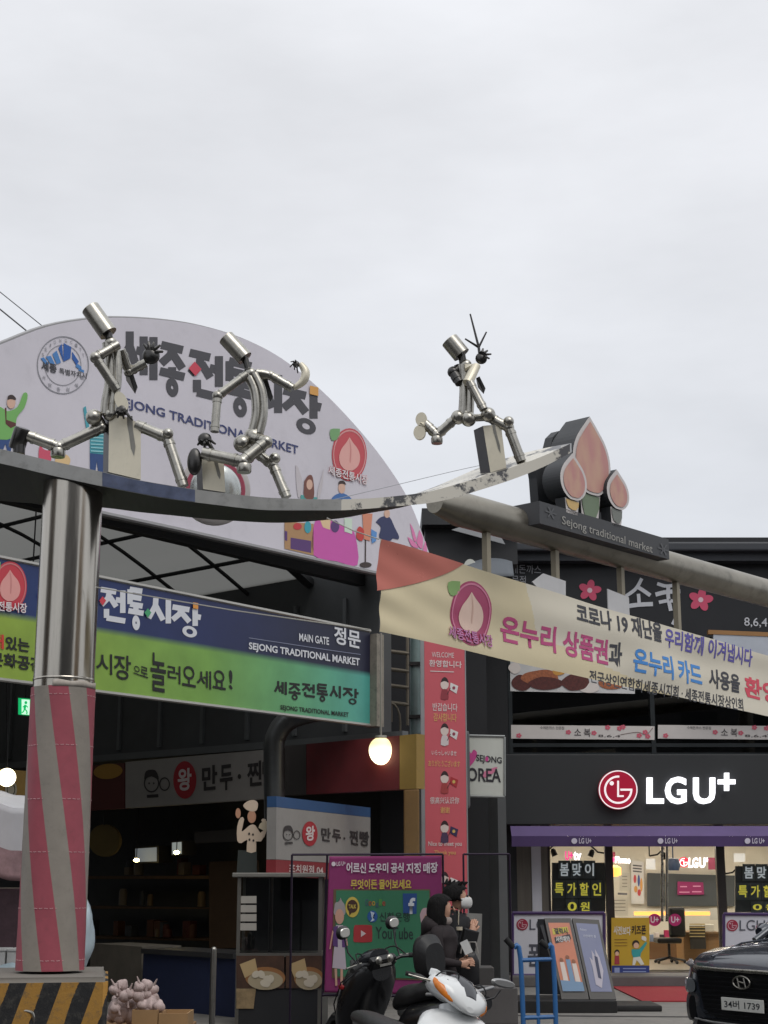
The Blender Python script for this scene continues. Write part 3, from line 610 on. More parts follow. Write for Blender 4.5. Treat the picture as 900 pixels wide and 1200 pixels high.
# ---- the wavy gate beam the steel figures run on
BM = [(-60, 514, 533, 576, 11.6), (0, 526, 543, 587, 11.7), (60, 540, 557, 591, 11.72), (120, 553, 570, 595, 11.75), (160, 562, 578, 600, 11.78), (200, 569, 585, 604, 11.8), (240, 575, 590, 608, 11.85), (300, 582, 597, 612, 11.92), (333, 584, 598, 612.5, 11.96), (367, 585, 598, 610.5, 12.0),
      (400, 585, 598, 607, 12.05), (433, 584, 596, 601, 12.1), (467, 581, 593, 595, 12.15), (500, 576.5, 590, 586, 12.2), (530, 569, 584, 575, 12.25), (560, 560, 575, 562, 12.3), (600, 547.5, 562, 548, 12.35), (635, 535, 548, 538, 12.4), (668, 520, 531, 530, 12.42)]
bm_pts = []
m = MB(); L = len(BM); rails = []
def sm_rows(rows, k=4):
    q = []
    for i in range(len(rows) - 1):
        a, b, c, d = rows[max(i - 1, 0)], rows[i], rows[i + 1], rows[min(i + 2, len(rows) - 1)]
        for j in range(k):
            t = j / k; q.append([.5 * (2 * b[n_] + (c[n_] - a[n_]) * t + (2 * a[n_] - 5 * b[n_] + 4 * c[n_] - d[n_]) * t * t + (3 * b[n_] - a[n_] - 3 * c[n_] + d[n_]) * t ** 3) for n_ in range(len(b))])
    return q + [list(rows[-1])]
BMs = sm_rows(BM)
for (px, ft, fb, bb, Y) in BMs:
    w_ = .72 if px < 560 else .72 - .4 * (px - 560) / 108
    A, B_ = at(px, ft, Y), at(px, fb, Y); C_ = at(px + 2, bb, Y + w_); D = C_ + UP * (A.z - B_.z)
    rails.append((A, B_, C_, D))
vs = [p for r in rails for p in r]; k = len(rails); fs = []; mi = []
for i in range(k - 1):
    for j in range(4):
        fs.append([i * 4 + j, i * 4 + (j + 1) % 4, (i + 1) * 4 + (j + 1) % 4, (i + 1) * 4 + j])
m.add(vs, fs, 0); m.add(rails[0], [[3, 2, 1, 0]], 0); m.add(rails[-1], [[0, 1, 2, 3]], 0)
for i in range(k - 1):
    px = BMs[i][0]
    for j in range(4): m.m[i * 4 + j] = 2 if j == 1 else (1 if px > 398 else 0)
M_bA = mat('beam_steel', (150, 150, 148), .42, .85, var=.15, scale=4, dirt=.35)
M_bB = bpy.data.materials.new('beam_peeling_paint'); M_bB.use_nodes = True
n = M_bB.node_tree.nodes; l = M_bB.node_tree.links; pb = n['Principled BSDF']; tcx = n.new('ShaderNodeTexCoord'); nz = n.new('ShaderNodeTexNoise'); nz.inputs['Scale'].default_value = 2.6; nz.inputs['Detail'].default_value = 9; nz.inputs['Roughness'].default_value = .72
l.new(tcx.outputs['Object'], nz.inputs['Vector']); rm = n.new('ShaderNodeValToRGB'); rm.color_ramp.elements[0].position = .50; rm.color_ramp.elements[1].position = .54; l.new(nz.outputs['Fac'], rm.inputs[0])
mxx = n.new('ShaderNodeMix'); mxx.data_type = 'RGBA'; l.new(rm.outputs[0], mxx.inputs[0]); mxx.inputs[6].default_value = (.60, .57, .50, 1); mxx.inputs[7].default_value = (.12, .12, .125, 1); l.new(mxx.outputs[2], pb.inputs['Base Color']); l.new(rm.outputs[0], pb.inputs['Metallic'])
pb.inputs['Roughness'].default_value = .4
beam = thing('gate_beam', 'long curved metal gate beam with peeling pale paint, lying on the steel column', 'gate beam', (at(300, 590, 12).x, 12.2, at(300, 590, 12).z))
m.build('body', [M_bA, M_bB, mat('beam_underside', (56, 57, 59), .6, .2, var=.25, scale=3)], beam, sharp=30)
m = MB(); A = [(p - q[0]) for p, q in zip([r[0] for r in rails], rails)]
ii = [i for i in range(k) if 120 <= BMs[i][0] <= 238]
for a_, b_ in zip(ii[:-1], ii[1:]):
    ra, rb = rails[a_], rails[b_]; o_ = V3((0, -.004, 0))
    m.add([ra[0] + o_ - UP * .004, rb[0] + o_ - UP * .004, rb[1] + o_ + UP * .004, ra[1] + o_ + UP * .004], [[0, 3, 2, 1]], 0)
m.build('blue_patch', mat('worn_blue_paint', (84, 92, 116), .4, .5, var=.4, scale=7, dirt=.4), beam)

# ---- steel runner sculptures
M_ink_dark = mat('dark_steel', (78, 77, 76), .3, 1.0, var=.2, scale=8)
M_plate = mat('cream_steel_plate', (212, 205, 186), .35, .35, var=.08, scale=4, dirt=.15)
class Fig:
    def __init__(s, name, label, Y, foot, k=1.0):
        s.Y = Y; s.k = k; s.r = thing(name, label, 'sculpture', at(*foot, Y), 'steel runner figures on the gate beam')
    def p(s, q): return at(q[0], q[1], s.Y + (q[2] if len(q) > 2 else 0))
    def tube(s, name, pts, rad, m=None, n=14, joints=()):
        b = MB(); b.tube([s.p(q) for q in pts], [x * s.k for x in rad] if isinstance(rad, (list, tuple)) else rad * s.k, n)
        for q in joints: b.ball(s.p(q), q[3] * s.k if len(q) > 3 else .05, u=14, v=8)
        return b.build(name, m or M_chrome, s.r)
    def limb(s, name, pts, rad, jr=None, m=None):
        b = MB()
        P_ = [s.p(q) for q in pts]
        for a, c in zip(P_[:-1], P_[1:]): b.tube([a, c], rad * s.k, 14); ax_ = (c - a).normalized(); L_ = (c - a).length; [b.tube([a + ax_ * (t - .012), a + ax_ * (t + .012)], rad * 1.12 * s.k, 14) for t in (rad * 1.3, L_ - rad * 1.3)]
        for c in P_[1:-1]: b.ball(c, (jr or rad * 1.25) * s.k, u=14, v=8)
        return b.build(name, m or M_chrome, s.r)
    def head(s, a, c, r, neck):
        b = MB(); A, C = s.p(a), s.p(c); ax = (A - C); L_ = ax.length
        b.lathe([(0, 0), (r, 0)], C, ax, 28); b.lathe([(r, 0), (r, L_)], C, ax, 28); h = b.build('head', M_chrome, s.r)
        b = MB(); b.lathe([(0, L_ + .004), (r * .97, L_ + .004)], C, ax, 28); b.lathe([(r * .97, L_ + .004), (r * .97, L_ - .02)], C, ax, 28); b.build('face_plate', M_plate, h)
        b = MB(); b.tube([C, s.p(neck)], r * .42, 12); b.ball(s.p(neck), r * .5, u=12, v=8); b.build('neck', M_ink_dark, s.r)
    def hand(s, c, r, tips, m=None):
        b = MB(); C = s.p(c); b.ball(C, r, (1, .6, 1), u=14, v=8)
        for t in tips:
            T = s.p(t); mid = (C * .45 + T * .55) + V3((0, -.02, .008)); b.tube([C, mid, T], [r * .3, r * .24, r * .15], 8); b.ball(T, r * .16, u=8, v=6)
        b.build('hand', m or M_ink_dark, s.r)
    def slab(s, q, th, side, nm='pedestal_plate'):
        b = MB(); P_ = [s.p(x) for x in q]; n_ = V3((.55, -1, 0)).normalized()
        b.prism(P_, n_, th * 1.35, 0, 1); pp = b.build(nm, [M_plate, side], s.r)
        a_, c_, e_ = P_[0], P_[1], P_[3]; g_ = lambda u, v: a_ + (c_ - a_) * u + (e_ - a_) * v + n_ * .004
        b = MB(); o_ = [(.55, .95), (.72, .97), (.74, .75), (.82, .5), (.78, .34), (.68, .45), (.62, .66), (.56, .8)]; b.prism([g_(x, y) for x, y in o_], n_, 0); b.build('worn_streak', mat('bare_streak', (132, 130, 124), .3, .6, var=.2, dirt=.2), pp)
    def torso(s, pts, r, off):
        b = MB(); b.tube(smooth_pts([s.p(q) for q in pts], 5), r * s.k, 14); b.build('torso', M_chrome, s.r)
        b = MB(); b.tube(smooth_pts([s.p((q[0] + off, q[1], -.02)) for q in pts], 5), r * .8 * s.k, 14); b.build('torso', M_chrome, s.r)
        b = MB(); q = pts[0]; b.ball(s.p((q[0] + off / 2, q[1])), r * 1.15, u=14, v=8); q = pts[-1]; b.ball(s.p((q[0] + off / 2, q[1])), r * 1.1, u=14, v=8); b.build('collar', M_chrome, s.r)
    def flap(s, pts, m=None):
        b = MB(); P_ = [s.p(q) for q in pts]; n_ = V3((0, -1, 0)); b.prism(P_, n_, .02); b.build('scarf', m or M_ink_dark, s.r)
M_side = mat('pedestal_side', (92, 92, 94), .4, .8, var=.15)
f = Fig('runner_sculpture', 'steel pipe runner leaning forward with an open spread hand, beside the round city emblem', 12.05, (140, 560))
f.head((106, 361.5), (127, 391), .078, (129, 404)); f.torso([(126, 402), (129.5, 425), (129, 450), (125, 472), (124, 486)], .047, 8)
f.limb('front_arm', [(138, 404, -.08), (112, 419, -.16), (137, 457, -.1)], .04, .05)
b = MB(); b.prism([f.p((x, y, -.12)) for x, y in ell(142, 470, 7, 12, 20, -25)], V3((0, -1, 0)), .02); b.build('palm', M_plate, f.r)
f.hand((143, 481, -.1), .05, [(133, 486, -.12), (138, 489, -.12), (145, 490, -.12), (151, 488, -.12), (155, 492, -.12)])
f.limb('rear_arm', [(142, 410, .05), (151, 436, .14), (171, 425, .12)], .037, .045)
f.hand((177, 417, .12), .075, [(169, 404, .12), (174, 401, .1), (180, 402, .1), (187, 405, .1), (190, 412, .1)])
f.flap([(143, 416, .12), (150, 414, .12), (154, 432, .12), (161, 453, .14), (158, 461, .14), (148, 446, .12)])
f.slab([(127, 553), (165, 562), (165, 497), (128, 479)], .1, M_side)
f.limb('rear_leg', [(112, 489, .02), (119, 501, .04), (69, 524, -.03), (31, 510, -.06)], .047, .052)
b = MB(); b.ball(f.p((110, 489, -.02)), .068); b.build('hip_joint', M_chrome, f.r)
b = MB(); A = f.p((68, 531, -.03)); b.lathe([(0, -.035), (.055, -.035), (.06, -.02), (.06, .02), (.055, .035), (0, .035)], A, (0, 0, 1), 20); b.build('knee_disc', M_chrome, f.r)
b = MB(); A = f.p((23, 514, -.06)); b.lathe([(0, -.09), (.062, -.09), (.068, -.07), (.068, .07), (.06, .09), (0, .09)], A, (.35, -.3, 1), 20); b.tube([A, f.p((22, 532, -.06))], .05, 12); b.build('foot', M_ink_dark, f.r)
f.limb('front_leg', [(160, 498, .03), (196, 513, .0), (215, 570, -.02)], .045, .05)
b = MB(); b.ball(f.p((197, 508, -.04)), .045); b.build('knee_joint', M_chrome, f.r)

f = Fig('runner_sculpture', 'steel pipe runner crouched over the round traffic mirror with a hooked cream hand', 12.12, (255, 577))
f.head((265, 396), (287, 420), .07, (291, 434)); f.torso([(290, 438), (299, 458), (301, 485), (296, 508)], .045, 8)
f.limb('rear_arm', [(289, 439, -.02), (255, 464, -.08), (251.5, 506, -.1)], .036, .046)
f.hand((240, 515, -.1), .058, [(232, 521, -.12), (240, 528, -.12), (246, 524, -.12), (251, 528, -.1), (252, 520, -.1)])
f.limb('front_arm', [(300, 437, 0), (317, 440, .02), (343, 455, .02)], .038, .042)
b = MB(); b.tube(smooth_pts([f.p((344, 455, .02)), f.p((355, 447, .02)), f.p((358, 436, .02)), f.p((352, 426, .02))], 4), [.02 + .018 * math.sin(i / 12 * 3.1) for i in range(13)], 10); b.build('palm', M_plate, f.r)
f.hand((347, 427, .02), .03, [(340, 430, .0), (341, 424, .0), (346, 422, .0), (349, 437, -.01), (345, 433, -.01)])
f.flap([(307, 442, .1), (312, 440, .1), (320, 465, .12), (317, 471, .12), (309, 458, .1)])
f.slab([(238, 573), (264, 577), (262, 536), (236, 532)], .09, M_ink_dark)
b = MB(); b.ball(f.p((284, 520, -.04)), .075); b.ball(f.p((297, 512, .02)), .08); b.build('hip_joint', M_chrome, f.r)
f.limb('rear_leg', [(297, 514, -.06), (312, 518, -.12), (284, 541, -.18), (238, 531, -.12)], .05, .055)
b = MB(); A = f.p((286, 549, -.18)); b.lathe([(0, -.035), (.055, -.035), (.06, -.02), (.06, .02), (.055, .035), (0, .035)], A, (0, 0, 1), 20); b.build('knee_disc', M_chrome, f.r)
b = MB(); A = f.p((228, 541, -.12)); b.ball(A, .11, (.55, .35, 1.05)); b.build('foot', M_ink_dark, f.r)
f.limb('front_leg', [(300, 530, .06), (320, 545, .02), (336, 583, 0)], .042, .048)
b = MB(); b.ball(f.p((322, 537, -.0)), .048); b.build('knee_joint', M_chrome, f.r)

f = Fig('runner_sculpture', 'steel pipe runner sprinting with a trailing leg and three thin rods in its hand', 12.42, (585, 552))
f.head((527, 399), (541, 416), .078, (543, 428)); f.torso([(542.5, 428), (544.5, 452), (544, 470), (543, 486)], .045, 7)
f.limb('rear_arm', [(543, 430, .04), (531, 436, .02), (539, 449, -.02)], .042, .05, M_ink_dark)
b = MB(); b.tube([f.p((546, 432, -.02)), f.p((557, 430, -.04)), f.p((548, 449, -.1))], .045, 12); b.build('shoulder', M_plate, f.r)
f.hand((564, 420, -.02), .052, [(561, 410, -.02), (566, 409, -.04), (571, 411, -.04), (575, 415, -.04), (573, 420, -.05)])
for t in ((551, 368), (545, 397), (570, 389)):
    b = MB(); b.tube([f.p((561, 407, -.02)), f.p((*t, -.02))], [.011, .007], 6); b.build('rod', M_ink_dark, f.r)
b = MB(); b.tube([f.p((561, 407, -.02)), f.p((562, 416, -.02))], .012, 6); b.build('rod_holder', M_ink_dark, f.r)
f.limb('front_arm', [(550, 447, -.1), (567, 480, -.12)], .036)
f.flap([(558, 443, .1), (562, 441, .1), (569, 455, .12), (567, 461, .12), (560, 453, .1)])
b = MB(); b.ball(f.p((537, 489, 0)), .062); b.ball(f.p((549, 491, -.02)), .066); b.tube([f.p((549, 490, 0)), f.p((571, 489, 0))], .032, 12); b.ball(f.p((572, 486, -.02)), .064); b.build('hip_joint', M_chrome, f.r)
f.limb('rear_leg', [(533, 491, .02), (512, 510, .04), (498, 496, .06)], .04, .045)
b = MB(); A = f.p((512, 516, .04)); b.lathe([(0, -.03), (.045, -.03), (.05, -.015), (.05, .015), (.045, .03), (0, .03)], A, (0, 0, 1), 20); b.build('knee_disc', M_chrome, f.r)
b = MB(); b.prism([f.p((x, y, .02)) for x, y in ell(493.5, 491, 6.5, 8, 22, 12)], V3((-.2, -1, 0)), .03); b.prism([f.p((x, y, .02)) for x, y in ell(491.5, 506.5, 7, 8.5, 22, 8)], V3((-.2, -1, 0)), .03); b.tube([f.p((498, 497, .06)), f.p((493, 499, .03))], .03, 10); b.build('foot', M_plate, f.r)
f.limb('front_leg', [(573, 489, .03), (596, 501, 0), (611, 541, 0)], .042, .048)
b = MB(); b.ball(f.p((596, 494, -.03)), .046); b.build('knee_joint', M_chrome, f.r)
f.slab([(575, 555), (593.5, 549), (587, 497), (566, 499)], .11, M_side)

# ---- round traffic mirror behind the middle runner
PMr = Panel(at(252, 574, 12.85), (.95, .3, 0), (.12, -.1, 1)); Cm = PMr.O
tm = thing('traffic_mirror', 'round convex traffic mirror with a red and white rim behind the gate beam', 'mirror', Cm - UP * .45)
m = MB(); rm_ = .31
m.lathe([(rm_, -.03), (rm_, .01), (rm_ - .02, .025), (rm_ - .05, .03)], Cm, PMr.N, 40); m.build('rim', mat('mirror_rim', (196, 190, 188), .45, dirt=.2), tm)
m = MB(); m.lathe([(rm_ - .05, .032), (rm_ - .055, .036), (rm_ - .085, .034)], Cm, PMr.N, 40); m.build('red_ring', mat('mirror_red', (178, 84, 104), .45), tm)
m = MB(); m.lathe([(rm_ - .085, .033), (.2, .06), (.1, .075), (.001, .08)], Cm, PMr.N, 40); m.build('mirror_glass', mat('mirror_face', (196, 200, 198), .25, .75, var=.05), tm)
m = MB(); m.lathe([(.001, -.04), (rm_ - .02, -.032)], Cm, PMr.N, 40); m.tube([Cm - PMr.N * .03, Cm - PMr.N * .12 - UP * .05, V3((Cm.x + .05, 12.5, Cm.z - .1))], .02, 8); m.build('bracket', M_ink_dark, tm)
#@@PART2
# ---- big horizontal pipe with the market name box
zp = at(540, 597, 14.0).z
p0, p1 = atx(497, 13.55, zp), None
a = at(540, 597, 14.0); b = atz(880, 690, zp); pd = (b - a).normalized(); p0 = a - pd * .38; p1 = a + pd * 9.5
PP = Panel(a, pd)
gp = thing('gate_pipe', 'long thick steel pipe running level across the front of the black building', 'pipe', a - UP * .2)
m = MB(); m.tube([p0, p0 + pd * .35, p1], [.10, .165, .165], 32); m.build('pipe', mat('dull_steel', (150, 145, 134), .36, .9, var=.25, scale=1.5, dirt=.4, stretch=(1, 1, 1)), gp)
for px in (570, 650, 726, 790):
    t = PP.w(px, 640); t = V3((t.x, t.y, zp)); m = MB(); m.box(t - UP * .62 - PP.N * .0, (.06, .06, .95), math.atan2(pd.y, pd.x)); m.build('post', mat('post_beige', (148, 140, 122), .5, .3), gp)
m = MB(); q = p1 - pd * .3; m.tube([(q.x, q.y, 0), q - UP * .1], .14, 20); m.build('end_column', mat('dull_steel', (150, 145, 134)), gp)
m = MB(); m.box(a + pd * 2.2 - UP * 1.12, (4.6, .1, .12), math.atan2(pd.y, pd.x)); m.build('lower_rail', M_ink_dark, gp)
PX = panel_z(632, 587, 783.6, 637, at(632, 587, 14.4).y)
PX = PP.off(.30)
tl, tr = PX.w(632, 587), PX.w(783.6, 637); bl, br = PX.w(632, 613), PX.w(783.6, 662)
zt2, zb2 = (tl.z + tr.z) / 2, (bl.z + br.z) / 2; zt2, zb2 = tl.z, bl.z
nb = thing('name_box_sign', 'dark grey box sign reading Sejong traditional market on top of the steel pipe', 'sign', (tl + tr) / 2 - UP * (zt2 - zb2))
m = MB(); e0, e1 = V3((tl.x, tl.y, 0)), V3((tr.x, tr.y, 0))
m.prism([e0 + UP * zb2, e1 + UP * zb2, e1 + UP * zt2, e0 + UP * zt2], PX.N, .34); m.build('box', mat('sign_box_grey', (66, 67, 70), .6, var=.12, dirt=.1), nb)
m = MB(); m.text(PX, 'Sejong traditional market', (658, 617), (764, 651), 12.5, 12, d=.008, bold=.0); m.build('lettering', ink(158, 156, 150), nb)
m = MB()
for (cx0, cy0) in ((645, 601), (777, 644)):
    for k_ in range(6):
        a_ = R(60 * k_); stroke(m, PX, [(cx0, cy0), (cx0 + 6.5 * math.cos(a_), cy0 + 7 * math.sin(a_) + 2 * math.cos(a_))], 1.6, 0, .006 + k_ * .0006)
m.build('flower_motif', ink(84, 85, 88), nb)
# plain faceless peach boards (the printed characters are left out)
pk = thing('peach_cutout_sign', 'three plain pink peach shaped boards standing on the dark name box', 'sign', (tl + tr) / 2 + UP * .0)
PK = PX.off(-.03)
def drop(cx, top, bot, w, lean=0.):
    q = [(0, 0), (.16, .12), (.40, .33), (.5, .56), (.44, .80), (.22, .97), (0, 1), (-.22, .97), (-.44, .80), (-.5, .56), (-.40, .33), (-.16, .12)]
    return smooth2([(cx + x * w + lean * (y - .5), top + y * (bot - top) + x * w * .27) for x, y in q], 4, True)
M_pk = bpy.data.materials.new('peach_print'); M_pk.use_nodes = True; n = M_pk.node_tree.nodes; l = M_pk.node_tree.links
nz = n.new('ShaderNodeTexNoise'); nz.inputs['Scale'].default_value = 1.6; rr = n.new('ShaderNodeValToRGB'); rr.color_ramp.elements[0].position = .38; rr.color_ramp.elements[1].position = .64
rr.color_ramp.elements[0].color = (*lin((.73, .52, .50)), 1); rr.color_ramp.elements[1].color = (*lin((.77, .62, .53)), 1)
l.new(nz.outputs['Fac'], rr.inputs[0]); l.new(rr.outputs[0], n['Principled BSDF'].inputs['Base Color']); n['Principled BSDF'].inputs['Roughness'].default_value = .5
for (cx0, top, bot, w0, lean, foot, dd) in ((693, 488, 580, 44, 4, 612, 0.0), (672, 531, 586, 31, 2, 602, .05), (724, 550, 597, 26, 3, 617, .05)):
    Pq = PK.off(dd)
    m = MB(); m.board(Pq, drop(cx0, top, bot, w0, lean), .30 if w0 > 40 else .22, 0, 1); m.build('peach_board', [mat('board_border', (204, 198, 196), .5), mat('board_side', (50, 52, 55), .6)], pk)
    m = MB(); m.art(Pq, drop(cx0 + .3, top + 6, bot - 3, w0 - 6, lean), 0, .006); m.build('peach_print', M_pk, pk)
    m = MB(); m.board(Pq, [(cx0 - w0 * .26, bot - 4), (cx0 + w0 * .28, bot + 1), (cx0 + w0 * .22, foot + 2), (cx0 - w0 * .2, foot - 2)], .12, 0, 1, d=-.02); m.build('board_stand', [mat('board_border', (204, 198, 196), .5), mat('board_side', (50, 52, 55), .6)], pk)
    m = MB(); m.art(Pq, smooth2([(cx0 - w0 * .24, bot - 2), (cx0 + w0 * .24, bot + 3), (cx0 + w0 * .14, foot - 4), (cx0 - w0 * .14, foot - 8)], 2, True), 0, -.012); m.build('leaf_print', ink(112, 128, 104) if w0 > 40 else (ink(204, 172, 112) if w0 > 30 else ink(118, 122, 116)), pk)
m = MB(); m.board(PK.off(-.31), [(631, 588), (629, 560), (627, 548), (631, 536), (644, 528), (648, 512), (655, 505), (668, 502), (690, 500), (722, 580), (722, 616)], .1); m.build('backing_frame', mat('board_side', (50, 52, 55), .6), pk)

# ---- fabric street banner
PF = panel_z(444, 632, 900, 767, 11.8)
def fold(p):
    r = p - PF.O; u, v = r.dot(PF.U), r.dot(UP)
    return (.05 * math.sin(u * .62 + .3) + .008 * math.sin(9 * v + 1.1 * u + .8 * math.sin(u * 1.3)) + .005 * math.sin(17 * v - .8 * u + 1.7) + .010 * math.sin(3.1 * u + 2 * v)
            + .006 * math.exp(-u * 1.1) * math.sin(26 * v + 5 * u)), -.028 * math.sin(min(max(u / 5.5, 0), 1) * math.pi)
def drape(mb, L=.07):
    b = bmesh.new(); vs = [b.verts.new(p) for p in mb.v]
    lay = []
    for f_, mi_ in zip(mb.f, mb.m):
        try: q = b.faces.new([vs[i] for i in f_]); q.material_index = mi_
        except ValueError: pass
    bmesh.ops.remove_doubles(b, verts=b.verts, dist=1e-5); bmesh.ops.triangulate(b, faces=b.faces)
    for _ in range(7):
        ed = [e_ for e_ in b.edges if e_.calc_length() > L]
        if not ed: break
        bmesh.ops.subdivide_edges(b, edges=ed, cuts=1); bmesh.ops.triangulate(b, faces=[q for q in b.faces if len(q.verts) > 3])
    for v in b.verts: h, dz = fold(v.co); v.co += PF.N * h + UP * dz
    b.verts.index_update(); o = MB(); o.v = [v.co.copy() for v in b.verts]; o.f = [[v.index for v in q.verts] for q in b.faces]; o.m = [q.material_index for q in b.faces]; o.sm = [True] * len(o.f); b.free(); return o
fb = thing('street_banner', 'cream cloth street banner with a coral corner and coloured Hangul strung across the view', 'banner', PF.w(640, 790))
outl = [(444, 632), (537, 659), (640, 690), (900, 767), (1010, 799.6), (1006, 867), (900, 842), (640, 789), (434, 738)]
m = MB(); zb3 = PF.w(434, 738).z
uR = 8.2
tp = lambda u, v: PF.O + PF.U * (u * uR - (1 - v) * .02) + UP * ((v - 1) * (PF.O.z - zb3))
m.grid(lambda u, v: tp(u, v), 120, 14)
M_fab = mat('banner_cream', (214, 201, 167), .8, var=.07, scale=.8, dirt=.03)
# cloth colours by zone: coral corner, cream, pale right end (printed)
def cloth_zone(p):
    u = (p - PF.O).dot(PF.U); v = (p - PF.O).dot(UP)
    return u, v
def zone(u, v):                                   # u metres from left, v metres below top
    if u > 2.15 + .5 * v * v + .1 * math.sin(v * 4) and v < .44 + .10 * (u - 2.35): return 2
    return 0
H_ = PF.O.z - zb3; m = MB()
nu, nv = 460, 44
def clothp(u, v): p = PF.O + PF.U * (u * uR) - UP * (v * H_); h, dz = fold(p); return p + PF.N * h + UP * dz
m.grid(clothp, nu, nv, mfn=lambda u, v: zone(u * uR, v * H_ / .68 * .68))
cm = MB(); cm.art(PF, [(444.3, 632.3), (537, 659.2)] + smooth2([(537, 659.2), (525, 667), (505, 676), (480, 684), (455, 690), (438.6, 692.5)], 4)[1:], 0, .006)
fc = m.build('cloth', [M_fab, mat('banner_coral', (190, 112, 100), .8, var=.05, scale=.8), mat('banner_pale', (214, 207, 190), .8, var=.05, scale=.8)], fb, sharp=180)
drape(cm, .035).build('coral_corner', mat('banner_coral', (190, 112, 100), .8, var=.05, scale=.8), fb, sharp=180)
BP, PI_, PU, BL_ = ink(44, 44, 52), ink(186, 66, 122), ink(88, 78, 164), ink(58, 134, 208)
def bt(name, items, cols):
    for (t, bl_, br_, h, h2, mi_, bo) in items: m = MB(); m.text(PF, t, bl_, br_, h, h2, 0, .004, bo); m.g = []; drape(m, .05).build(name, cols[mi_], fb, sharp=180)
bt('lettering', [('코로나 19 재난을', (670, 726), (777, 752.5), 23, 23, 0, .03), ('우리함께 이겨냅시다', (781, 757), (886, 781.5), 23, 21, 2, .025), ('온누리 상품권', (583, 749), (711, 777.5), 32, 30, 1, .05), ('과', (712, 778), (728, 780), 29, 29, 0, .04),
    ('온누리 카드', (741, 785), (827, 805.5), 29, 27, 3, .045), ('사용을', (835, 805), (871, 812.5), 23, 22, 0, .035), ('환영합니다', (877, 816), (975, 840), 25, 23, 4, .045), ('전국상인연합회세종시지회 · 세종전통시장상인회', (686, 797), (874, 833.5), 15.5, 15, 0, .015)],
   [BP, PI_, PU, BL_, ink(214, 62, 84)])
m = fruit_emblem(PF, 547, 717, 24.5, 38, fb, d=.003, sl=.2); m.text(PF, '세종전통시장', (518, 746), (571, 757), 15, d=.0125, bold=.03, mi=0); m.text(PF, '세종전통시장', (518, 746), (571, 757), 14.5, d=.0145, bold=.01, mi=5)
drape(m, .09).build('fruit_emblem', [ink(166, 60, 100), ink(222, 192, 176), ink(128, 164, 96), ink(206, 120, 150), ink(204, 168, 152), ink(186, 120, 170)], fb, sharp=180)
for (q, w_) in ((((444, 632), (383, 607)), 0), (((434, 738), (112, 688)), 1)):
    A = PF.w(*q[0]); B_ = at(q[1][0], q[1][1], 11.95 if w_ == 0 else 11.78); m = MB(); m.tube([A, (A + B_) / 2 - UP * .015, B_], .005, 5); m.build('tie_rope', mat('rope', (170, 168, 160), .8), fb)
# pale cloth tabs of an older banner showing above the top hem
for (q, lab) in (([(624, 682), (637, 672), (663, 681), (663, 702), (640, 700)], 'small white torn cloth tab showing above the banner, left one'), ([(712, 690), (737, 700), (738, 724), (713, 716)], 'small white square cloth tab above the banner beside the brush letters')):
    m = MB(); P_ = PP.off(.1); m.prism([P_.w(x, y) for x, y in q], P_.N, .01); tag(m.build('cloth_tab', mat('tab_cloth', (196, 196, 198), .8)), lab, 'cloth')

# ---- overhead wires
for i, (q, lab) in enumerate(((((-30, 318, 17), (62, 392, 17.3)), 'upper thin grey wire above the arch at the far left'), (((-30, 338, 17), (34, 390, 17.2)), 'lower dark wire above the arch at the far left'),
    (((330, 600, 15.5), (440, 574, 16.5), (570, 544, 18), (640, 536, 19)), 'thin wire crossing the sky between the arch and the rightmost runner'))):
    pts = [at(*p) for p in q]; m = MB(); m.tube(smooth_pts(pts, 6), (.006, .009, .0035)[i], 5); tag(m.build('overhead_wire', mat('wire_%d' % i, ((90, 92, 96), (80, 82, 86), (150, 152, 156))[i], .6)), lab, 'wire')

# ---- corner strip: rungs, drainpipe, pendant lamp, posts
m = thing('wall_ladder', 'rusty steel ladder of pale rungs on the black wall beside the entrance sign', 'ladder', at(462, 850, 21.9)); lad = m
for py in (764, 785, 804, 824):
    b = MB(); b.tube([at(446, py - 2, 21.9), at(479, py + 2, 21.95)], .028, 8); b.build('rung', mat('rusty_pale', (120, 112, 98), .7, .2, dirt=.4), lad)
for px in (447, 477.5):
    b = MB(); b.tube([at(px, 742, 21.95), at(px, 850, 21.95)], .022, 8); b.build('rail', mat('rusty_pale', (120, 112, 98), .7, .2, dirt=.4), lad)
b = MB(); b.tube([at(447 + 11 - 11 * math.cos(t / 8 * math.pi), 846 - 22 * math.sin(t / 8 * math.pi), 21.85) for t in range(9)] + [at(469, 880, 21.85)], .016, 8); b.tube([at(459, 822, 21.85), at(459, 846, 21.85)], .012, 6); b.build('hoop', mat('rusty_pale', (120, 112, 98), .7, .2, dirt=.4), lad)
dp = thing('drainpipe', 'pale teal drainpipe with clamps beside the pink welcome banner', 'pipe', at(487, 1000, 21.6))
b = MB(); b.tube([at(486.5, 742, 21.6), at(486.5, 858, 21.6), at(486.5, 862, 21.6)], .075, 16); b.build('pipe', mat('teal_pipe', (112, 132, 130), .5, var=.15, dirt=.35), dp)
b = MB(); b.tube([at(488, 860, 21.6), at(488, 1040, 21.6), V3((at(488, 1040, 21.6).x, 21.6, .13))], .07, 14); b.build('lower_pipe', mat('grey_pipe', (84, 84, 80), .6), dp)
for py in (778, 840):
    b = MB(); b.box(at(487, py, 21.55), (.19, .1, .05)); b.build('clamp', M_ink_dark, dp)
wl_ = thing('globe_lamp', 'lit cream globe lamp hanging on a thin pole below the entrance sign', 'lamp', at(446.5, 895, 19.5))
b = MB(); b.tube([at(446.5, 742, 19.5), at(446.5, 866, 19.5)], .012, 8); b.build('pole', mat('lamp_pole', (164, 158, 148), .4, .6), wl_)
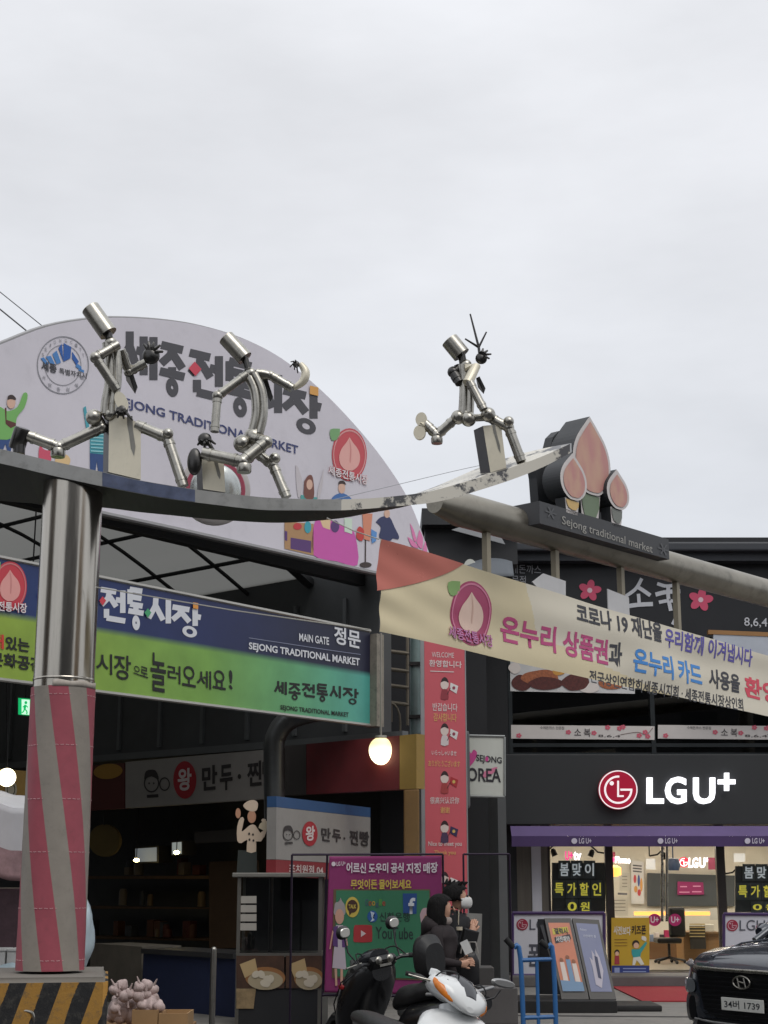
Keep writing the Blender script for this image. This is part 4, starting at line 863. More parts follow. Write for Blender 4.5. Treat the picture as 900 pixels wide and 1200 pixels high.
b = MB(); b.lathe([(.0, 0), (.075, 0), (.08, -.03), (.06, -.05)], at(446.5, 862, 19.5), n=20); b.build('cap', mat('lamp_cap', (150, 148, 140), .4, .5), wl_)
b = MB(); c_ = at(446.5, 880, 19.5); rr_ = .155
b.lathe([(rr_ * math.sin(t / 14 * math.pi) * (1 + .06 * math.cos(t / 14 * math.pi)), rr_ * 1.12 * math.cos(t / 14 * math.pi)) for t in range(15)], c_, n=28)
M_gl = bpy.data.materials.new('lit_globe'); M_gl.use_nodes = True; n = M_gl.node_tree.nodes; l = M_gl.node_tree.links; pb = n['Principled BSDF']; pb.inputs['Base Color'].default_value = (.8, .7, .5, 1)
tcx = n.new('ShaderNodeTexCoord'); sx = n.new('ShaderNodeSeparateXYZ'); l.new(tcx.outputs['Generated'], sx.inputs[0]); rr = n.new('ShaderNodeValToRGB'); rr.color_ramp.elements[0].color = (3.2, 2.7, 1.7, 1); rr.color_ramp.elements[1].color = (.78, .60, .26, 1); rr.color_ramp.elements[0].position = .1; rr.color_ramp.elements[1].position = .75
l.new(sx.outputs['Z'], rr.inputs[0]); l.new(rr.outputs[0], pb.inputs['Emission Color']); pb.inputs['Emission Strength'].default_value = 1.0
b.build('globe', M_gl, wl_)
for (px, py0, py1, nm) in ((482, 925, 1080, 'ochre post'),):
    b = MB(); q = at(px, py0, 20.2); b.span((q.x - .1, 20.1, .12), (q.x + .1, 20.3, q.z), bev=.02); tag(b.build('shop_post', mat('ochre_post', (126, 98, 58), .7, dirt=.2)), 'ochre painted post under the red shop sign', 'post')

# ---- pink vertical welcome banner
PWb = panel_y(20.9)
wb = thing('welcome_banner', 'tall pink vertical welcome banner with four small dancing dolls and flags', 'banner', V3((PWb.w(520, 1062).x, 20.9, .13)))
m = MB(); zT = PWb.w(520, 742).z; m.span((PWb.w(498, 900).x, 20.9, 1.2), (PWb.w(546, 900).x, 21.0, zT))
m.build('panel', mat('banner_pink', (206, 96, 106), .5, var=.06, scale=1.5), wb)
m = MB(); m.span((PWb.w(493.5, 900).x, 20.88, .13), (PWb.w(498, 900).x - .002, 21.08, zT + .05)); m.build('frame', mat('banner_frame', (158, 158, 160), .4, .3), wb); m = MB(); m.span((PWb.w(546, 900).x + .002, 20.9, .13), (PWb.w(547.5, 900).x, 21.05, zT)); m.build('frame', mat('banner_frame', (158, 158, 160), .4, .3), wb)
WH, YE = ink(226, 214, 212), ink(224, 178, 112)
m = MB()
m.text(PWb, '환영합니다', (503, 781), (541, 783), 8, d=.006, mi=0); m.text(PWb, 'WELCOME', (506, 770), (532, 771), 6, d=.006, mi=0, bold=0); m.art(PWb, [(504, 786), (532, 787), (532, 788), (504, 787)], 0, .006)
for t, bl_, br_, h, c_ in (('반갑습니다', (507, 833), (536, 834), 9.5, 0), ('감사합니다', (508, 845), (535, 846), 9.5, 1), ('いらっしゃいませ', (506, 885), (535, 886), 6, 0), ('ありがとうございます', (502, 898), (539, 899), 7.5, 1), ('很高兴认识你', (504, 942), (538, 942), 8, 0), ('谢谢', (516, 953), (527, 953), 7.5, 1), ('Nice to meet you', (502, 993), (541, 993), 7, 0), ('Thank you', (509, 1003), (534, 1003), 6.5, 1)):
    m.text(PWb, t, bl_, br_, h, d=.006, mi=c_, bold=.01)
m.build('lettering', [WH, YE], wb)
for i, (cy0, fl) in enumerate(((802, (226, 222, 220)), (856, (226, 222, 220)), (912, (176, 52, 58)), (970, (60, 50, 88)), (1030, (226, 222, 220)))):
    m = MB(); cx0 = 521; m.art(PWb, ell(cx0, cy0, 4.8, 6), 0, .006); m.art(PWb, smooth2([(cx0 - 4.5, cy0 - 2), (cx0 - 3, cy0 - 6.5), (cx0, cy0 - 8.5), (cx0 + 3, cy0 - 6.5), (cx0 + 4.5, cy0 - 2), (cx0, cy0 - 4)], 3, True), 1, .008)
    m.art(PWb, smooth2([(cx0 - 3, cy0 + 6), (cx0 + 3, cy0 + 6), (cx0 + 4.5, cy0 + 17), (cx0 - 4.5, cy0 + 17)], 2, True), 2, .0065); m.art(PWb, [(cx0 + 7, cy0 - 2), (cx0 + 16, cy0 + 2), (cx0 + 14, cy0 + 11), (cx0 + 6, cy0 + 6)], 3, .006); m.art(PWb, ell(cx0 + 10.8, cy0 + 4.2, 1.8, 2, 12), 4, .008)
    stroke(m, PWb, [(cx0 + 3, cy0 + 12), (cx0 + 7, cy0 + 4)], .7, 1, .0072)
    m.build('printed_doll', [ink(224, 208, 200), ink(56, 40, 42), ink((150, 214, 170, 80, 150)[i], (60, 204, 70, 60, 60)[i], (70, 204, 70, 90, 70)[i]), ink(*fl), ink(150, 60, 80) if i < 2 else ink(214, 180, 100)], wb)
# ---- square SEJONG KOREA sign
PK2 = panel_y(21.3)
ks = thing('korea_sign', 'square white projecting sign reading SEJONG KOREA beside the pink banner', 'sign', PK2.w(562, 933))
m = MB(); m.board(PK2, [(536, 862), (591, 864), (591, 932.5), (536, 931)], .16); m.build('panel', mat('sign_white', (196, 198, 190), .5, var=.05, dirt=.06), ks)
m = MB(); m.text(PK2, 'SEJONG', (558, 894), (588, 897), 10, 9.5, d=.007, bold=.02); m.text(PK2, 'KOREA', (538, 915), (587, 917), 16, 16, d=.007, bold=.02); m.build('lettering', ink(44, 42, 48), ks)
m = MB(); m.art(PK2, smooth2([(551, 898), (544, 889), (545, 881), (550, 880), (552, 883), (555, 878.5), (559, 882), (557, 890)], 3, True), 0, .006); m.art(PK2, smooth2([(566, 905), (574, 901), (583, 899), (578, 906), (570, 911), (564, 910)], 3, True), 1, .006); m.art(PK2, ell(570.5, 889.5, 2, 3, 14), 0, .0085); m.build('heart_logo', [ink(196, 70, 140), ink(206, 120, 150)], ks)
m = MB()
for (q) in ((544, 861.5, 591.5), (544, 932.5, 591.5)): m.tube([PK2.w(536, q[1] + .3, .004), PK2.w(q[2], q[1] + 1.5, .004)], .016, 6)
m.tube([PK2.w(591.3, 863.5, .004), PK2.w(591.3, 932.5, .004)], .016, 6); m.build('frame', mat('sign_frame', (150, 152, 150), .4, .5), ks)
m = MB(); q = at(545, 900, 21.2); m.span((q.x - .06, 21.05, q.z - .55), (q.x + .06, 21.25, q.z + .5), bev=.05); m.build('mount', mat('grey_mount', (88, 92, 94), .5), ks)

# ---- phone shop: raised letters and logo on the fascia, wall bits
PFa = panel_y(YB - .35)
lt = thing('logo_disc', 'round red and white logo disc on the black fascia', 'logo', PFa.w(723, 949))
m = MB(); c_ = PFa.w(723, 926); rr_ = (PFa.w(745.5, 926) - c_).length
m.lathe([(rr_, .0), (rr_, .10), (rr_ * .96, .125), (.001, .125)], c_, (0, -1, 0), 48); m.build('disc', mat('logo_red', (166, 20, 52), .35, var=.03, emit=.25), lt)
m = MB(); ring(m, PFa, 723, 926, 22.6, 22.6, 1.3, 0, .13, 48); ring(m, PFa, 723, 926, 16.5, 16.5, 2.3, 0, .131, 36, 0, 275)
for q in ([(725.5, 924.8), (739.5, 924.8), (739.5, 927.2), (725.5, 927.2)], [(721.8, 915.5), (724, 915.5), (724, 934.5), (721.8, 934.5)], [(724, 932.4), (729.5, 932.4), (729.5, 934.5), (724, 934.5)], ell(715.5, 918.5, 2.5, 2.5, 16)): m.art(PFa, q, 0, .133)
m.build('line_mark', glow('lit_white_soft', (236, 226, 228), .5), lt)
M_lit = glow('lit_letter', (250, 250, 255), 1.0)
for (t, x0, x1, yb, h) in (('L', 757, 777, 942, 30.5), ('G', 778.5, 803.5, 942.5, 32), ('U', 811.5, 837, 942.5, 31), ('+', 840.5, 860.5, 927, 21)):
    m = MB(); m.text(PFa, t, (x0, yb), (x1, yb), h, d=.03, bold=.055 if t != '+' else .05, th=.06)
    tag(m.build('sign_letter', [M_lit]), {'L': 'white lit capital L in the shop name', 'G': 'white lit capital G in the shop name', 'U': 'white lit capital U in the shop name', '+': 'white lit plus sign ending the shop name'}[t], 'letter', 'lit letters on the black fascia')
m = MB(); m.span(at(572, 990, 24.96) - V3((0, 0, 0)), at(584, 973, 24.93)); nb2 = tag(m.build('wall_notice', mat('pale_notice', (128, 130, 128), .6)), 'small pale grey notice on the dark pier left of the shop', 'notice')
m = MB(); Pn = panel_y(24.925); m.text(Pn, '금연', (573, 985), (583, 985), 8, d=.005); m.build('lettering', ink(70, 70, 72), nb2)
# upper storey restaurant signs
PU2 = panel_y(YB - .14); us = ink(196, 198, 204)
m = MB(); m.text(PU2, '수제돈까스', (590, 671.5), (634, 673), 10.5, d=.01, bold=.0); m.text(PU2, '전문점', (591, 684), (616, 685), 10, d=.01, bold=.0); o_ = m.build('wall_lettering', us); tag(o_, 'small white Hangul line on the black upper signboard', 'lettering')
m = MB()
for q, w_ in (([(752, 678), (745, 690), (733, 699)], 4), ([(747, 688), (752, 691), (762, 698)], 4.5), ([(748, 696), (749, 708)], 4), ([(728, 712), (746, 709), (765, 708)], 5)): stroke(m, PU2, smooth2(q, 4), w_, 0, .012)
tag(m.build('brush_letter', us), 'big white brush written syllable on the black signboard, left of the two', 'lettering')
m = MB()
for q, w_ in (([(770, 684), (780, 687), (790, 686)], 4), ([(768, 697), (780, 694), (797, 693)], 5), ([(783, 688), (783, 700), (786, 716)], 4.5), ([(772, 706), (784, 704), (796, 706)], 4), ([(792, 706), (792, 722), (788, 732)], 4)): stroke(m, PU2, smooth2(q, 4), w_, 0, .012)
tag(m.build('brush_letter', us), 'big white brush written syllable on the black signboard, right of the two', 'lettering')
for (cx0, cy0, r_, lab) in ((691, 692, 12, 'pink flower shape on the signboard left of the brush letters'), (821, 703, 13, 'pink flower shape on the signboard right of the brush letters')):
    m = MB()
    for k_ in range(5): a_ = R(72 * k_ - 80); m.art(PU2, ell(cx0 + r_ * .62 * math.cos(a_), cy0 + r_ * .55 * math.sin(a_), r_ * .52, r_ * .36, 18, 72 * k_ - 80), 0, .01 + .0008 * k_)
    m.art(PU2, ell(cx0, cy0, 3, 3, 14), 1, .016); tag(m.build('flower_shape', [ink(206, 78, 110), ink(226, 196, 204)]), lab, 'flower')
m = MB(); m.text(PU2, '8,6,4', (872, 735), (899, 736), 11.5, d=.01, bold=.005); tag(m.build('wall_lettering', us), 'white numerals 8,6,4 on the signboard at the right edge', 'lettering')
for (cx0, cy0, lab) in ((551, 660, 'left'), (566, 662, 'right')):
    m = MB(); P_ = panel_y(YM - .36); m.board(P_, smooth2(ell(cx0, cy0 + 6, 8, 11, 16), 1), .03); tag(m.build('white_disc', mat('sign_white', (196, 198, 190), .5)), 'small white rounded board peeking above the banner, %s of the pair' % lab, 'board')
lb = MB(); P_ = panel_y(24.3); lb.board(P_, [(836, 742), (1050, 752), (1050, 800), (836, 790)], .12); lbo = tag(lb.build('light_box', mat('lightbox', (176, 182, 192), .5)), 'pale light box hanging under the upper signboard behind the banner', 'sign')
lb = MB(); lb.board(P_.off(.01), [(830, 738), (1050, 747), (1050, 752), (830, 743)], .1); lb.build('trim', mat('ochre_trim', (150, 110, 66), .5), lbo)
# strips and posters on the upper glass
PG = panel_y(YB + .012)
for (x0, x1, lab) in ((599, 767, 'left'), (771, 934, 'middle'), (938, 1040, 'right')):
    t = thing('window_strip', 'long white strip with blossom print along the upper window, %s pane' % lab, 'sign', PG.w((x0 + x1) / 2, 866), 'white strips on the upper windows')
    m = MB(); m.board(PG, [(x0, 849.5), (x1, 851), (x1, 867), (x0, 865.5)], .012); m.build('panel', mat('strip_white', (206, 200, 196), .5, var=.05), t)
    m = MB(); m.text(PG, '수제돈까스 전문점', (x0 + 34, 854.5), (x0 + 62, 855), 3.6, d=.006, bold=.0); m.text(PG, '소 복', (x0 + 74, 863), (x0 + 93, 863.5), 9.5, d=.006, bold=.01); m.text(PG, '8,6,4', (x0 + 102, 864), (x0 + 128, 864.5), 3.2, d=.006, bold=0); m.build('lettering', ink(66, 60, 62), t)
    for (fx_, fy_) in ((9, 862), (67, 858), (97, 859), (113, 852.5), (127, 853.5), (131, 852), (150, 862), (157, 858), (160, 863)):
        if x0 + fx_ + 3 < x1:
            m = MB()
            for k_ in range(5): a_ = R(72 * k_); m.art(PG, ell(x0 + fx_ + 1.9 * math.cos(a_), fy_ + 1.7 * math.sin(a_), 1.5, 1.2, 8), 0, .006 + .0005 * k_)
            m.build('blossom', ink(206, 96, 116), t)
    m = MB(); stroke(m, PG, smooth2([(x0 + 128, 861), (x0 + 148, 858), (x0 + 158, 861), (x0 + 166, 853)], 4), .7, 0, .005); m.build('branch', ink(130, 110, 108), t)
fp = thing('food_poster', 'wide food photo poster of fried cutlets on the upper window', 'poster', PG.w(690, 812))
m = MB(); m.board(PG, [(598, 768), (744, 768), (744, 813), (598, 810)], .012); m.build('sheet', mat('poster_paper', (206, 206, 206), .5), fp)
random.seed(3)
M_ft = mat('cutlet_print', (168, 100, 66), .6, var=.5, scale=30); M_fd = mat('sauce_print', (92, 44, 40), .6, var=.5, scale=30)
for (cx0, cy0, rx, ry, q) in ((634, 795, 24, 11, M_ft), (612, 800, 13, 10, M_fd), (640, 801, 22, 8, M_fd), (674, 800, 18, 11, M_fd), (690, 806, 14, 7, ink(222, 214, 208)), (603, 783, 8, 7, ink(222, 214, 208)), (716, 800, 17, 9, M_ft), (655, 786, 9, 6, ink(206, 150, 70))):
    m = MB(); m.art(PG, smooth2([(cx0 + rx * random.uniform(.8, 1) * math.cos(R(a_)), cy0 + ry * random.uniform(.8, 1) * math.sin(R(a_))) for a_ in range(0, 360, 36)], 3, True), 0, .005 + random.random() * .006); m.build('printed_dish', q, fp)
#@@PART3
# ================================================================== ARCADE SHOPS
PWf = PW.off(.10)
def mandu_art(P, q, root, icon, disc, txt, dark=(52, 48, 48)):
    """dumpling shop sign face: cook doodle, red disc with one syllable, brush lettering"""
    D = ink(*dark)
    m = MB(); (cx0, cy0, s) = icon
    ring(m, P, cx0, cy0, s, s * 1.2, s * .16, 0, .008, 24); m.art(P, smooth2([(cx0 - s * .95, cy0 - s * .5), (cx0 - s * .7, cy0 - s * 1.6), (cx0 + s * .5, cy0 - s * 1.7), (cx0 + s * .95, cy0 - s * .5), (cx0, cy0 - s * .9)], 3, True), 0, .009)
    ring(m, P, cx0 + s * 1.7, cy0 + s * .1, s * .7, s * .9, s * .14, 0, .008, 20); m.art(P, ell(cx0 - s * .3, cy0, s * .12, s * .14, 8), 0, .009); m.art(P, ell(cx0 + s * .3, cy0, s * .12, s * .14, 8), 0, .009)
    stroke(m, P, [(cx0 - s * .6, cy0 + s * 1.7), (cx0 + s * .9, cy0 + s * 1.6)], s * .4, 0, .008); m.build('cook_doodle', D, root)
    m = MB(); (cx0, cy0, rx, ry) = disc; m.art(P, ell(cx0, cy0, rx, ry, 32), 0, .008); m.text(P, '왕', (cx0 - rx * .6, cy0 + ry * .6), (cx0 + rx * .6, cy0 + ry * .55), ry * 1.2, d=.012, bold=.03, mi=1); m.build('red_disc', [ink(166, 40, 50), ink(214, 200, 198)], root)
    m = MB()
    for (t, x0, x1, yt, yb, sl) in txt: m.text(P, t, (x0, yb + sl), (x1, yb - sl), yb - yt, d=.008, bold=.03)
    m.build('brush_lettering', D, root)
ms = thing('dumpling_shop_sign', 'long dim white dumpling shop sign with red disc, deep inside the arcade', 'sign', PWf.w(230, 942))
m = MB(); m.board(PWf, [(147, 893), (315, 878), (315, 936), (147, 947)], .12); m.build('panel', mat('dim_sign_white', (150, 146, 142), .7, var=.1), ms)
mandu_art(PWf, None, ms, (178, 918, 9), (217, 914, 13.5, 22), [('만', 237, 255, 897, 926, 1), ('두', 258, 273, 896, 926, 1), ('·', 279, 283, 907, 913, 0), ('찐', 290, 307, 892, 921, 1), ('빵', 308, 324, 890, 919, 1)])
m = MB(); m.board(PWf.off(.01), [(100, 898), (145.5, 894), (145.5, 947.5), (100, 950)], .1); ob = tag(m.build('side_sign', mat('maroon_sign', (88, 40, 36), .7)), 'dark maroon sign with a yellow oval, left of the dumpling sign', 'sign')
m = MB(); m.art(PWf.off(.01), ell(127, 904, 17, 9, 28, -5), 0, .006); m.build('yellow_oval', ink(170, 128, 52), ob)
# the open shop front below it
PWb2 = PW.off(-2.35)
m = MB(); m.box(J + wdir * 8 - n_ * 0 + V3((0, 0, 0)), (.01, .01, .01)); 
sh = thing('shop_shelves', 'dark wooden shelves of goods at the back of the dim shop', 'shelves', PW.off(-2.0).w(190, 1100))
for py in (1030, 1065, 1100):
    m = MB(); P_ = PW.off(-1.9); A, B_ = P_.w(95, py), P_.w(300, py); m.prism([A, B_, V3((B_.x, B_.y, A.z)) + UP * .05, A + UP * .05][:2] + [V3((B_.x, B_.y, A.z + .05)), A + UP * .05], P_.N, .4); m.build('shelf_board', mat('dark_wood', (104, 82, 62), .7, var=.3, scale=6), sh)
random.seed(11)
for i in range(26):
    P_ = PW.off(-1.85); px = 98 + random.random() * 185; py = random.choice((1029, 1064, 1099)); h_ = random.uniform(10, 22); w_ = random.uniform(6, 14)
    A = P_.w(px, 1030); z0 = P_.w(95, py).z + .052; m = MB(); r_ = w_ * .0065; hh = h_ * .0125
    if i % 2: m.lathe([(0, 0), (r_, 0), (r_, hh * .8), (r_ * .7, hh), (0, hh)], V3((A.x, A.y, z0)) - P_.N * .15, n=12)
    else: m.box(V3((A.x, A.y, z0 + hh / 2)) - P_.N * .16, (r_ * 2, .16, hh), math.atan2(PW.U.y, PW.U.x), bev=.01)
    tag(m.build('goods_jar' if i % 2 else 'goods_box', mat('goods_%d' % (i % 5), ((96, 60, 36), (120, 100, 70), (70, 74, 78), (128, 116, 100), (90, 44, 34))[i % 5], .6)), 'dim jar standing on the dark shop shelves' if i % 2 else 'dim carton standing on the dark shop shelves', 'jar' if i % 2 else 'carton', 'goods on the dark shelves')
P_ = PW.off(-1.2)
def lit_window(q, col, s, lab):
    m = MB(); m.board(P_, q, .3, 1); t = tag(m.build('lit_cabinet', [M_dark, M_dark]), lab, 'cabinet')
    cx0 = sum(x for x, y in q) / 4; cy0 = sum(y for x, y in q) / 4
    m = MB(); m.art(P_, [(cx0 + (x - cx0) * .86, cy0 + (y - cy0) * .82) for x, y in q], 0, .006); m.build('lit_pane', glow('cabinet_%d' % int(s * 1000), col, s), t)
lit_window([(157, 993), (186, 991), (186, 1011), (157, 1012)], (130, 138, 146), .35, 'dimly glowing bluish cabinet in the dark shop, wide one')
lit_window([(201, 986), (214, 985), (214, 1002), (201, 1003)], (160, 170, 172), .4, 'narrow glowing cabinet in the dark shop')
for (px, py, lab) in ((160, 1008, 'small warm lamp in front of the wide glowing cabinet'), (207, 999, 'small warm lamp in front of the narrow glowing cabinet')):
    m = MB(); c_ = PW.off(-.9).w(px, py); m.ball(c_, .035, (1.3, 1, .8)); b = tag(m.build('shop_lamp', glow('warm_bulb', (255, 226, 150), 22.0)), lab, 'lamp'); m = MB(); m.tube([c_ + UP * .03, V3((c_.x, c_.y, zwall))], .008, 6); m.build('cord', M_black, b)
m = MB(); Q = PW.off(-.4); m.board(Q, ell(122, 985, 18, 19, 36), .05); ds = tag(m.build('round_sign', mat('mustard_disc', (118, 100, 56), .7)), 'round mustard sign hanging in the dark shop front', 'sign'); m = MB(); c_ = Q.w(122, 967); m.tube([c_, V3((c_.x, c_.y, zwall))], .012, 6); m.build('hanger', M_black, ds)
q = PW.off(-.3)
m = MB(); m.board(q, [(228, 975), (300, 970), (300, 985), (228, 988)], .05); tag(m.build('menu_board', mat('menu_grey', (74, 70, 66), .7)), 'grey menu strip above the dim shop counter', 'sign')
m = MB(); m.board(PW.off(-.9), [(245, 1010), (300, 1008), (300, 1110), (245, 1112)], .06); tag(m.build('wooden_partition', mat('umber_panel', (96, 74, 52), .8, var=.2)), 'brown panel standing behind the dark counter', 'partition')
# counter, glass cabinet
ct = thing('shop_counter', 'dark navy counter in front of the dim arcade shop', 'counter', at(220, 1178, 19.6))
m = MB(); a, b = at(168, 1120, 20.3), at(276, 1120, 18.9); w2 = (b - a); w2.z = 0; Pc2 = Panel(a, w2)
m.prism([V3((a.x, a.y, .12)), V3((b.x, b.y, .12)), V3((b.x, b.y, .78)), V3((a.x, a.y, .78))], Pc2.N, .6); m.build('front', mat('navy_panel', (40, 50, 84), .6, var=.2), ct)
m = MB(); m.prism([V3((a.x, a.y, .78)) + Pc2.N * .04, V3((b.x, b.y, .78)) + Pc2.N * .04, V3((b.x, b.y, .84)) + Pc2.N * .04, V3((a.x, a.y, .84)) + Pc2.N * .04], Pc2.N, .7); m.build('top', mat('counter_top', (62, 62, 64), .4), ct)
m = MB(); a2, b2 = at(106, 1120, 21.6), at(166, 1120, 20.6); Pg = Panel(a2, V3((b2.x - a2.x, b2.y - a2.y, 0)))
m.prism([V3((a2.x, a2.y, .12)), V3((b2.x, b2.y, .12)), V3((b2.x, b2.y, .85)), V3((a2.x, a2.y, .85))], Pg.N, .6); tag(m.build('low_cabinet', mat('grey_board', (120, 114, 104), .7, var=.2, dirt=.3)), 'low greyish cabinet left of the navy counter', 'cabinet')
# exhaust duct
m = MB(); m.tube(smooth_pts([at(322, 960, 19.9), at(321, 880, 19.9), at(324, 862, 19.9), at(333, 848, 19.9), at(352, 838, 19.9), at(400, 828, 19.8)], 5), .135, 18); dt_ = tag(m.build('exhaust_duct', mat('duct_metal', (96, 98, 98), .4, .7, var=.2, dirt=.3)), 'dull metal exhaust duct bending under the entrance sign', 'duct')
# red sign with ochre end
PR = PW.off(.75)
rs = thing('red_shop_sign', 'dull red shop sign with a mustard end behind the lit globe lamp', 'sign', PR.w(420, 926))
m = MB(); m.board(PR, [(359, 872), (468, 862), (468, 925), (359, 931)], .16); m.build('panel', mat('sign_red', (106, 38, 42), .6, var=.25, dirt=.25), rs)
m = MB(); m.board(PR, [(468.3, 862), (488, 860), (488, 924), (468.3, 925)], .16); m.build('end_panel', mat('mustard', (150, 122, 62), .6, var=.15, dirt=.15), rs)
m = MB(); m.board(PR, [(334, 874), (358.6, 872), (358.6, 931), (334, 932)], .16); m.build('grey_panel', mat('sign_grey', (72, 68, 66), .6), rs)
# kiosk: second dumpling sign, glazed steamer cabinet, chef board
PQ = panel_z(324, 933, 434, 946, 18.0)
k2 = thing('kiosk_sign', 'white dumpling sign with blue top and red foot above the glazed cabinet', 'sign', PQ.w(380, 1028))
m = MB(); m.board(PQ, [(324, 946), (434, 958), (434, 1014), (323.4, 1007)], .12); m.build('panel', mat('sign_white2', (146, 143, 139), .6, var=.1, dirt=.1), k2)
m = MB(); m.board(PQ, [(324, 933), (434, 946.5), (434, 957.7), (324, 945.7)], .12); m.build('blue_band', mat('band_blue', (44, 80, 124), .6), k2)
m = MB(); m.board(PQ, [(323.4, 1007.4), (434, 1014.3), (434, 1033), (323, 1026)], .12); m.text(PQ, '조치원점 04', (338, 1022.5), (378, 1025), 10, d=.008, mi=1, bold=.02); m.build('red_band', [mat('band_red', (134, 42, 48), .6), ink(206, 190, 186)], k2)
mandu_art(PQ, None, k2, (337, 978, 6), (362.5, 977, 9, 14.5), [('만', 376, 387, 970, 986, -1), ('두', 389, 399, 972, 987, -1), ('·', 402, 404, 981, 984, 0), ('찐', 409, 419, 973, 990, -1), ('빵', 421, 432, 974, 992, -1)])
m = MB()
for px in (326, 432): c_ = PQ.w(px, 1000, -.08); m.tube([V3((c_.x, c_.y, .12)), V3((c_.x, c_.y, PQ.w(px, 955).z))], .025, 8)
m.build('sign_post', M_ink_dark, k2)
YD = 17.9; gc = thing('steamer_cabinet', 'glazed dumpling cabinet with food photos along its foot', 'cabinet', V3((at(330, 1100, YD).x, YD + .3, .12)))
xa, xb = at(277, 1100, YD).x, at(377, 1100, YD).x; zc_ = at(330, 1028, YD).z; zm_ = at(330, 1119, YD).z; zlow = at(330, 1160, YD).z
m = MB()
for x in (xa, xb - .04):
    for y in (YD, YD + .66): m.span((x, y, .12), (x + .04, y + .04, zc_))
m.build('frame', mat('cabinet_steel', (120, 118, 112), .4, .7), gc)
m = MB(); m.span((xa - .06, YD - .04, zc_), (xb + .02, YD + .75, zc_ + .05), bev=.01); m.build('top', mat('cabinet_top', (134, 132, 126), .5, .4), gc)
m = MB(); m.span((xa, YD - .01, zm_ - .02), (xb, YD + .7, zm_ + .02)); m.build('shelf', mat('cabinet_steel', (120, 118, 112), .4, .7), gc)
m = MB(); m.add([(xa + .042, YD + .02, zm_ + .022), (xb - .042, YD + .02, zm_ + .022), (xb - .042, YD + .02, zc_ - .002), (xa + .042, YD + .02, zc_ - .002)], [[0, 1, 2, 3]]); m.build('glass', glass('cabinet_glass', (.5, .53, .52), 1.2), gc)
m = MB(); m.span((xa + .042, YD + .62, zm_ + .022), (xb - .042, YD + .65, zc_ - .01)); m.build('back', M_dark2, gc)
PD = panel_y(YD - .012)
for (x0, x1) in ((277, 333), (335, 377)):
    m = MB(); m.board(PD, [(x0, 1120), (x1, 1120), (x1, 1158), (x0, 1158)], .01); ph = m.build('food_photo', mat('photo_brown', (74, 50, 36), .6, var=.4, scale=9), gc)
    m = MB(); m.art(PD, ell((x0 + x1) / 2 + 6, 1146, (x1 - x0) * .42, 13, 26), 0, .004); m.art(PD, ell((x0 + x1) / 2 + 6, 1149, (x1 - x0) * .37, 11, 26), 1, .006)
    m.art(PD, [(x0 + 4, 1130), (x0 + 22, 1123), (x0 + 25, 1138), (x0 + 10, 1146)], 2, .008)
    for k_ in range(7): m.art(PD, ell((x0 + x1) / 2 + 6 + 12 * math.cos(k_ * 1.9) * (k_ / 7 + .2), 1147 + 6 * math.sin(k_ * 2.1), 5, 4, 12, k_ * 30), 3, .01 + k_ * .0006)
    m.build('printed_dish', [ink(150, 104, 62), ink(170, 156, 128), ink(186, 160, 116), ink(206, 196, 176)], ph)
m = MB(); m.span((xa, YD, .12), (xb, YD + .6, zlow)); m.build('base', M_dark2, gc)
m = MB(); m.board(PD, [(277, 1158.5), (300, 1158.5), (297, 1182), (277, 1182)], .01); m.build('foot_photo', mat('photo_pale', (150, 128, 94), .6, var=.4, scale=12), gc)
PD2 = panel_y(YD + .012)
for k_ in range(4): 
    m = MB(); m.board(PD2, [(281, 1050 + k_ * 10.6), (300.5, 1050 + k_ * 10.6), (300.5, 1058.5 + k_ * 10.6), (281, 1058.5 + k_ * 10.6)], .004); m.build('price_card', mat('card_white', (168, 164, 156), .7), gc)
PCh = panel_y(YD + .35)
cb = thing('chef_board', 'flat painted chef board with raised hand and plate on top of the cabinet', 'board', PCh.w(297, 1027))
CW = mat('chef_white', (206, 186, 164), .6, var=.06)
def part_board(name, pts, m_, d=0., t=.02, root=cb):
    b = MB(); b.board(PCh, pts, t, d=d); return b.build(name, m_, root)
part_board('jacket', smooth2([(287, 972), (293, 967), (299, 967), (305, 976), (310, 969), (306, 961), (311, 960), (313, 972), (306, 986), (300, 986), (300, 998), (289, 998), (290, 984), (283, 988), (278, 985), (278, 968), (282, 958), (286, 960), (283, 974)], 2, True), CW)
part_board('head', ell(295, 957, 5, 7.5, 20), mat('chef_skin', (188, 140, 112), .6), .003, .02)
part_board('hat', smooth2([(289, 949), (285, 944), (290, 939), (297, 937.5), (302, 941), (301, 949), (296, 951)], 3, True), CW, .004)
part_board('trousers', [(279, 996), (301, 998), (301, 1027), (277, 1027)], mat('chef_trousers', (46, 52, 50), .7), -.003)
part_board('hand', ell(279, 953, 3, 6, 14), mat('chef_skin', (188, 140, 112), .6), .001)
part_board('serving_plate', smooth2([(303, 970), (305, 965), (311, 962), (318, 964), (321, 969), (312, 974)], 3, True), mat('plate_paint', (200, 186, 160), .6), .003)
m = MB()
for (x, y) in ((292, 977), (292.4, 984), (296.5, 978), (297, 985)): m.art(PCh, ell(x, y, 1.2, 1.5, 10), 0, .005)
m.build('buttons', ink(50, 44, 42), cb)

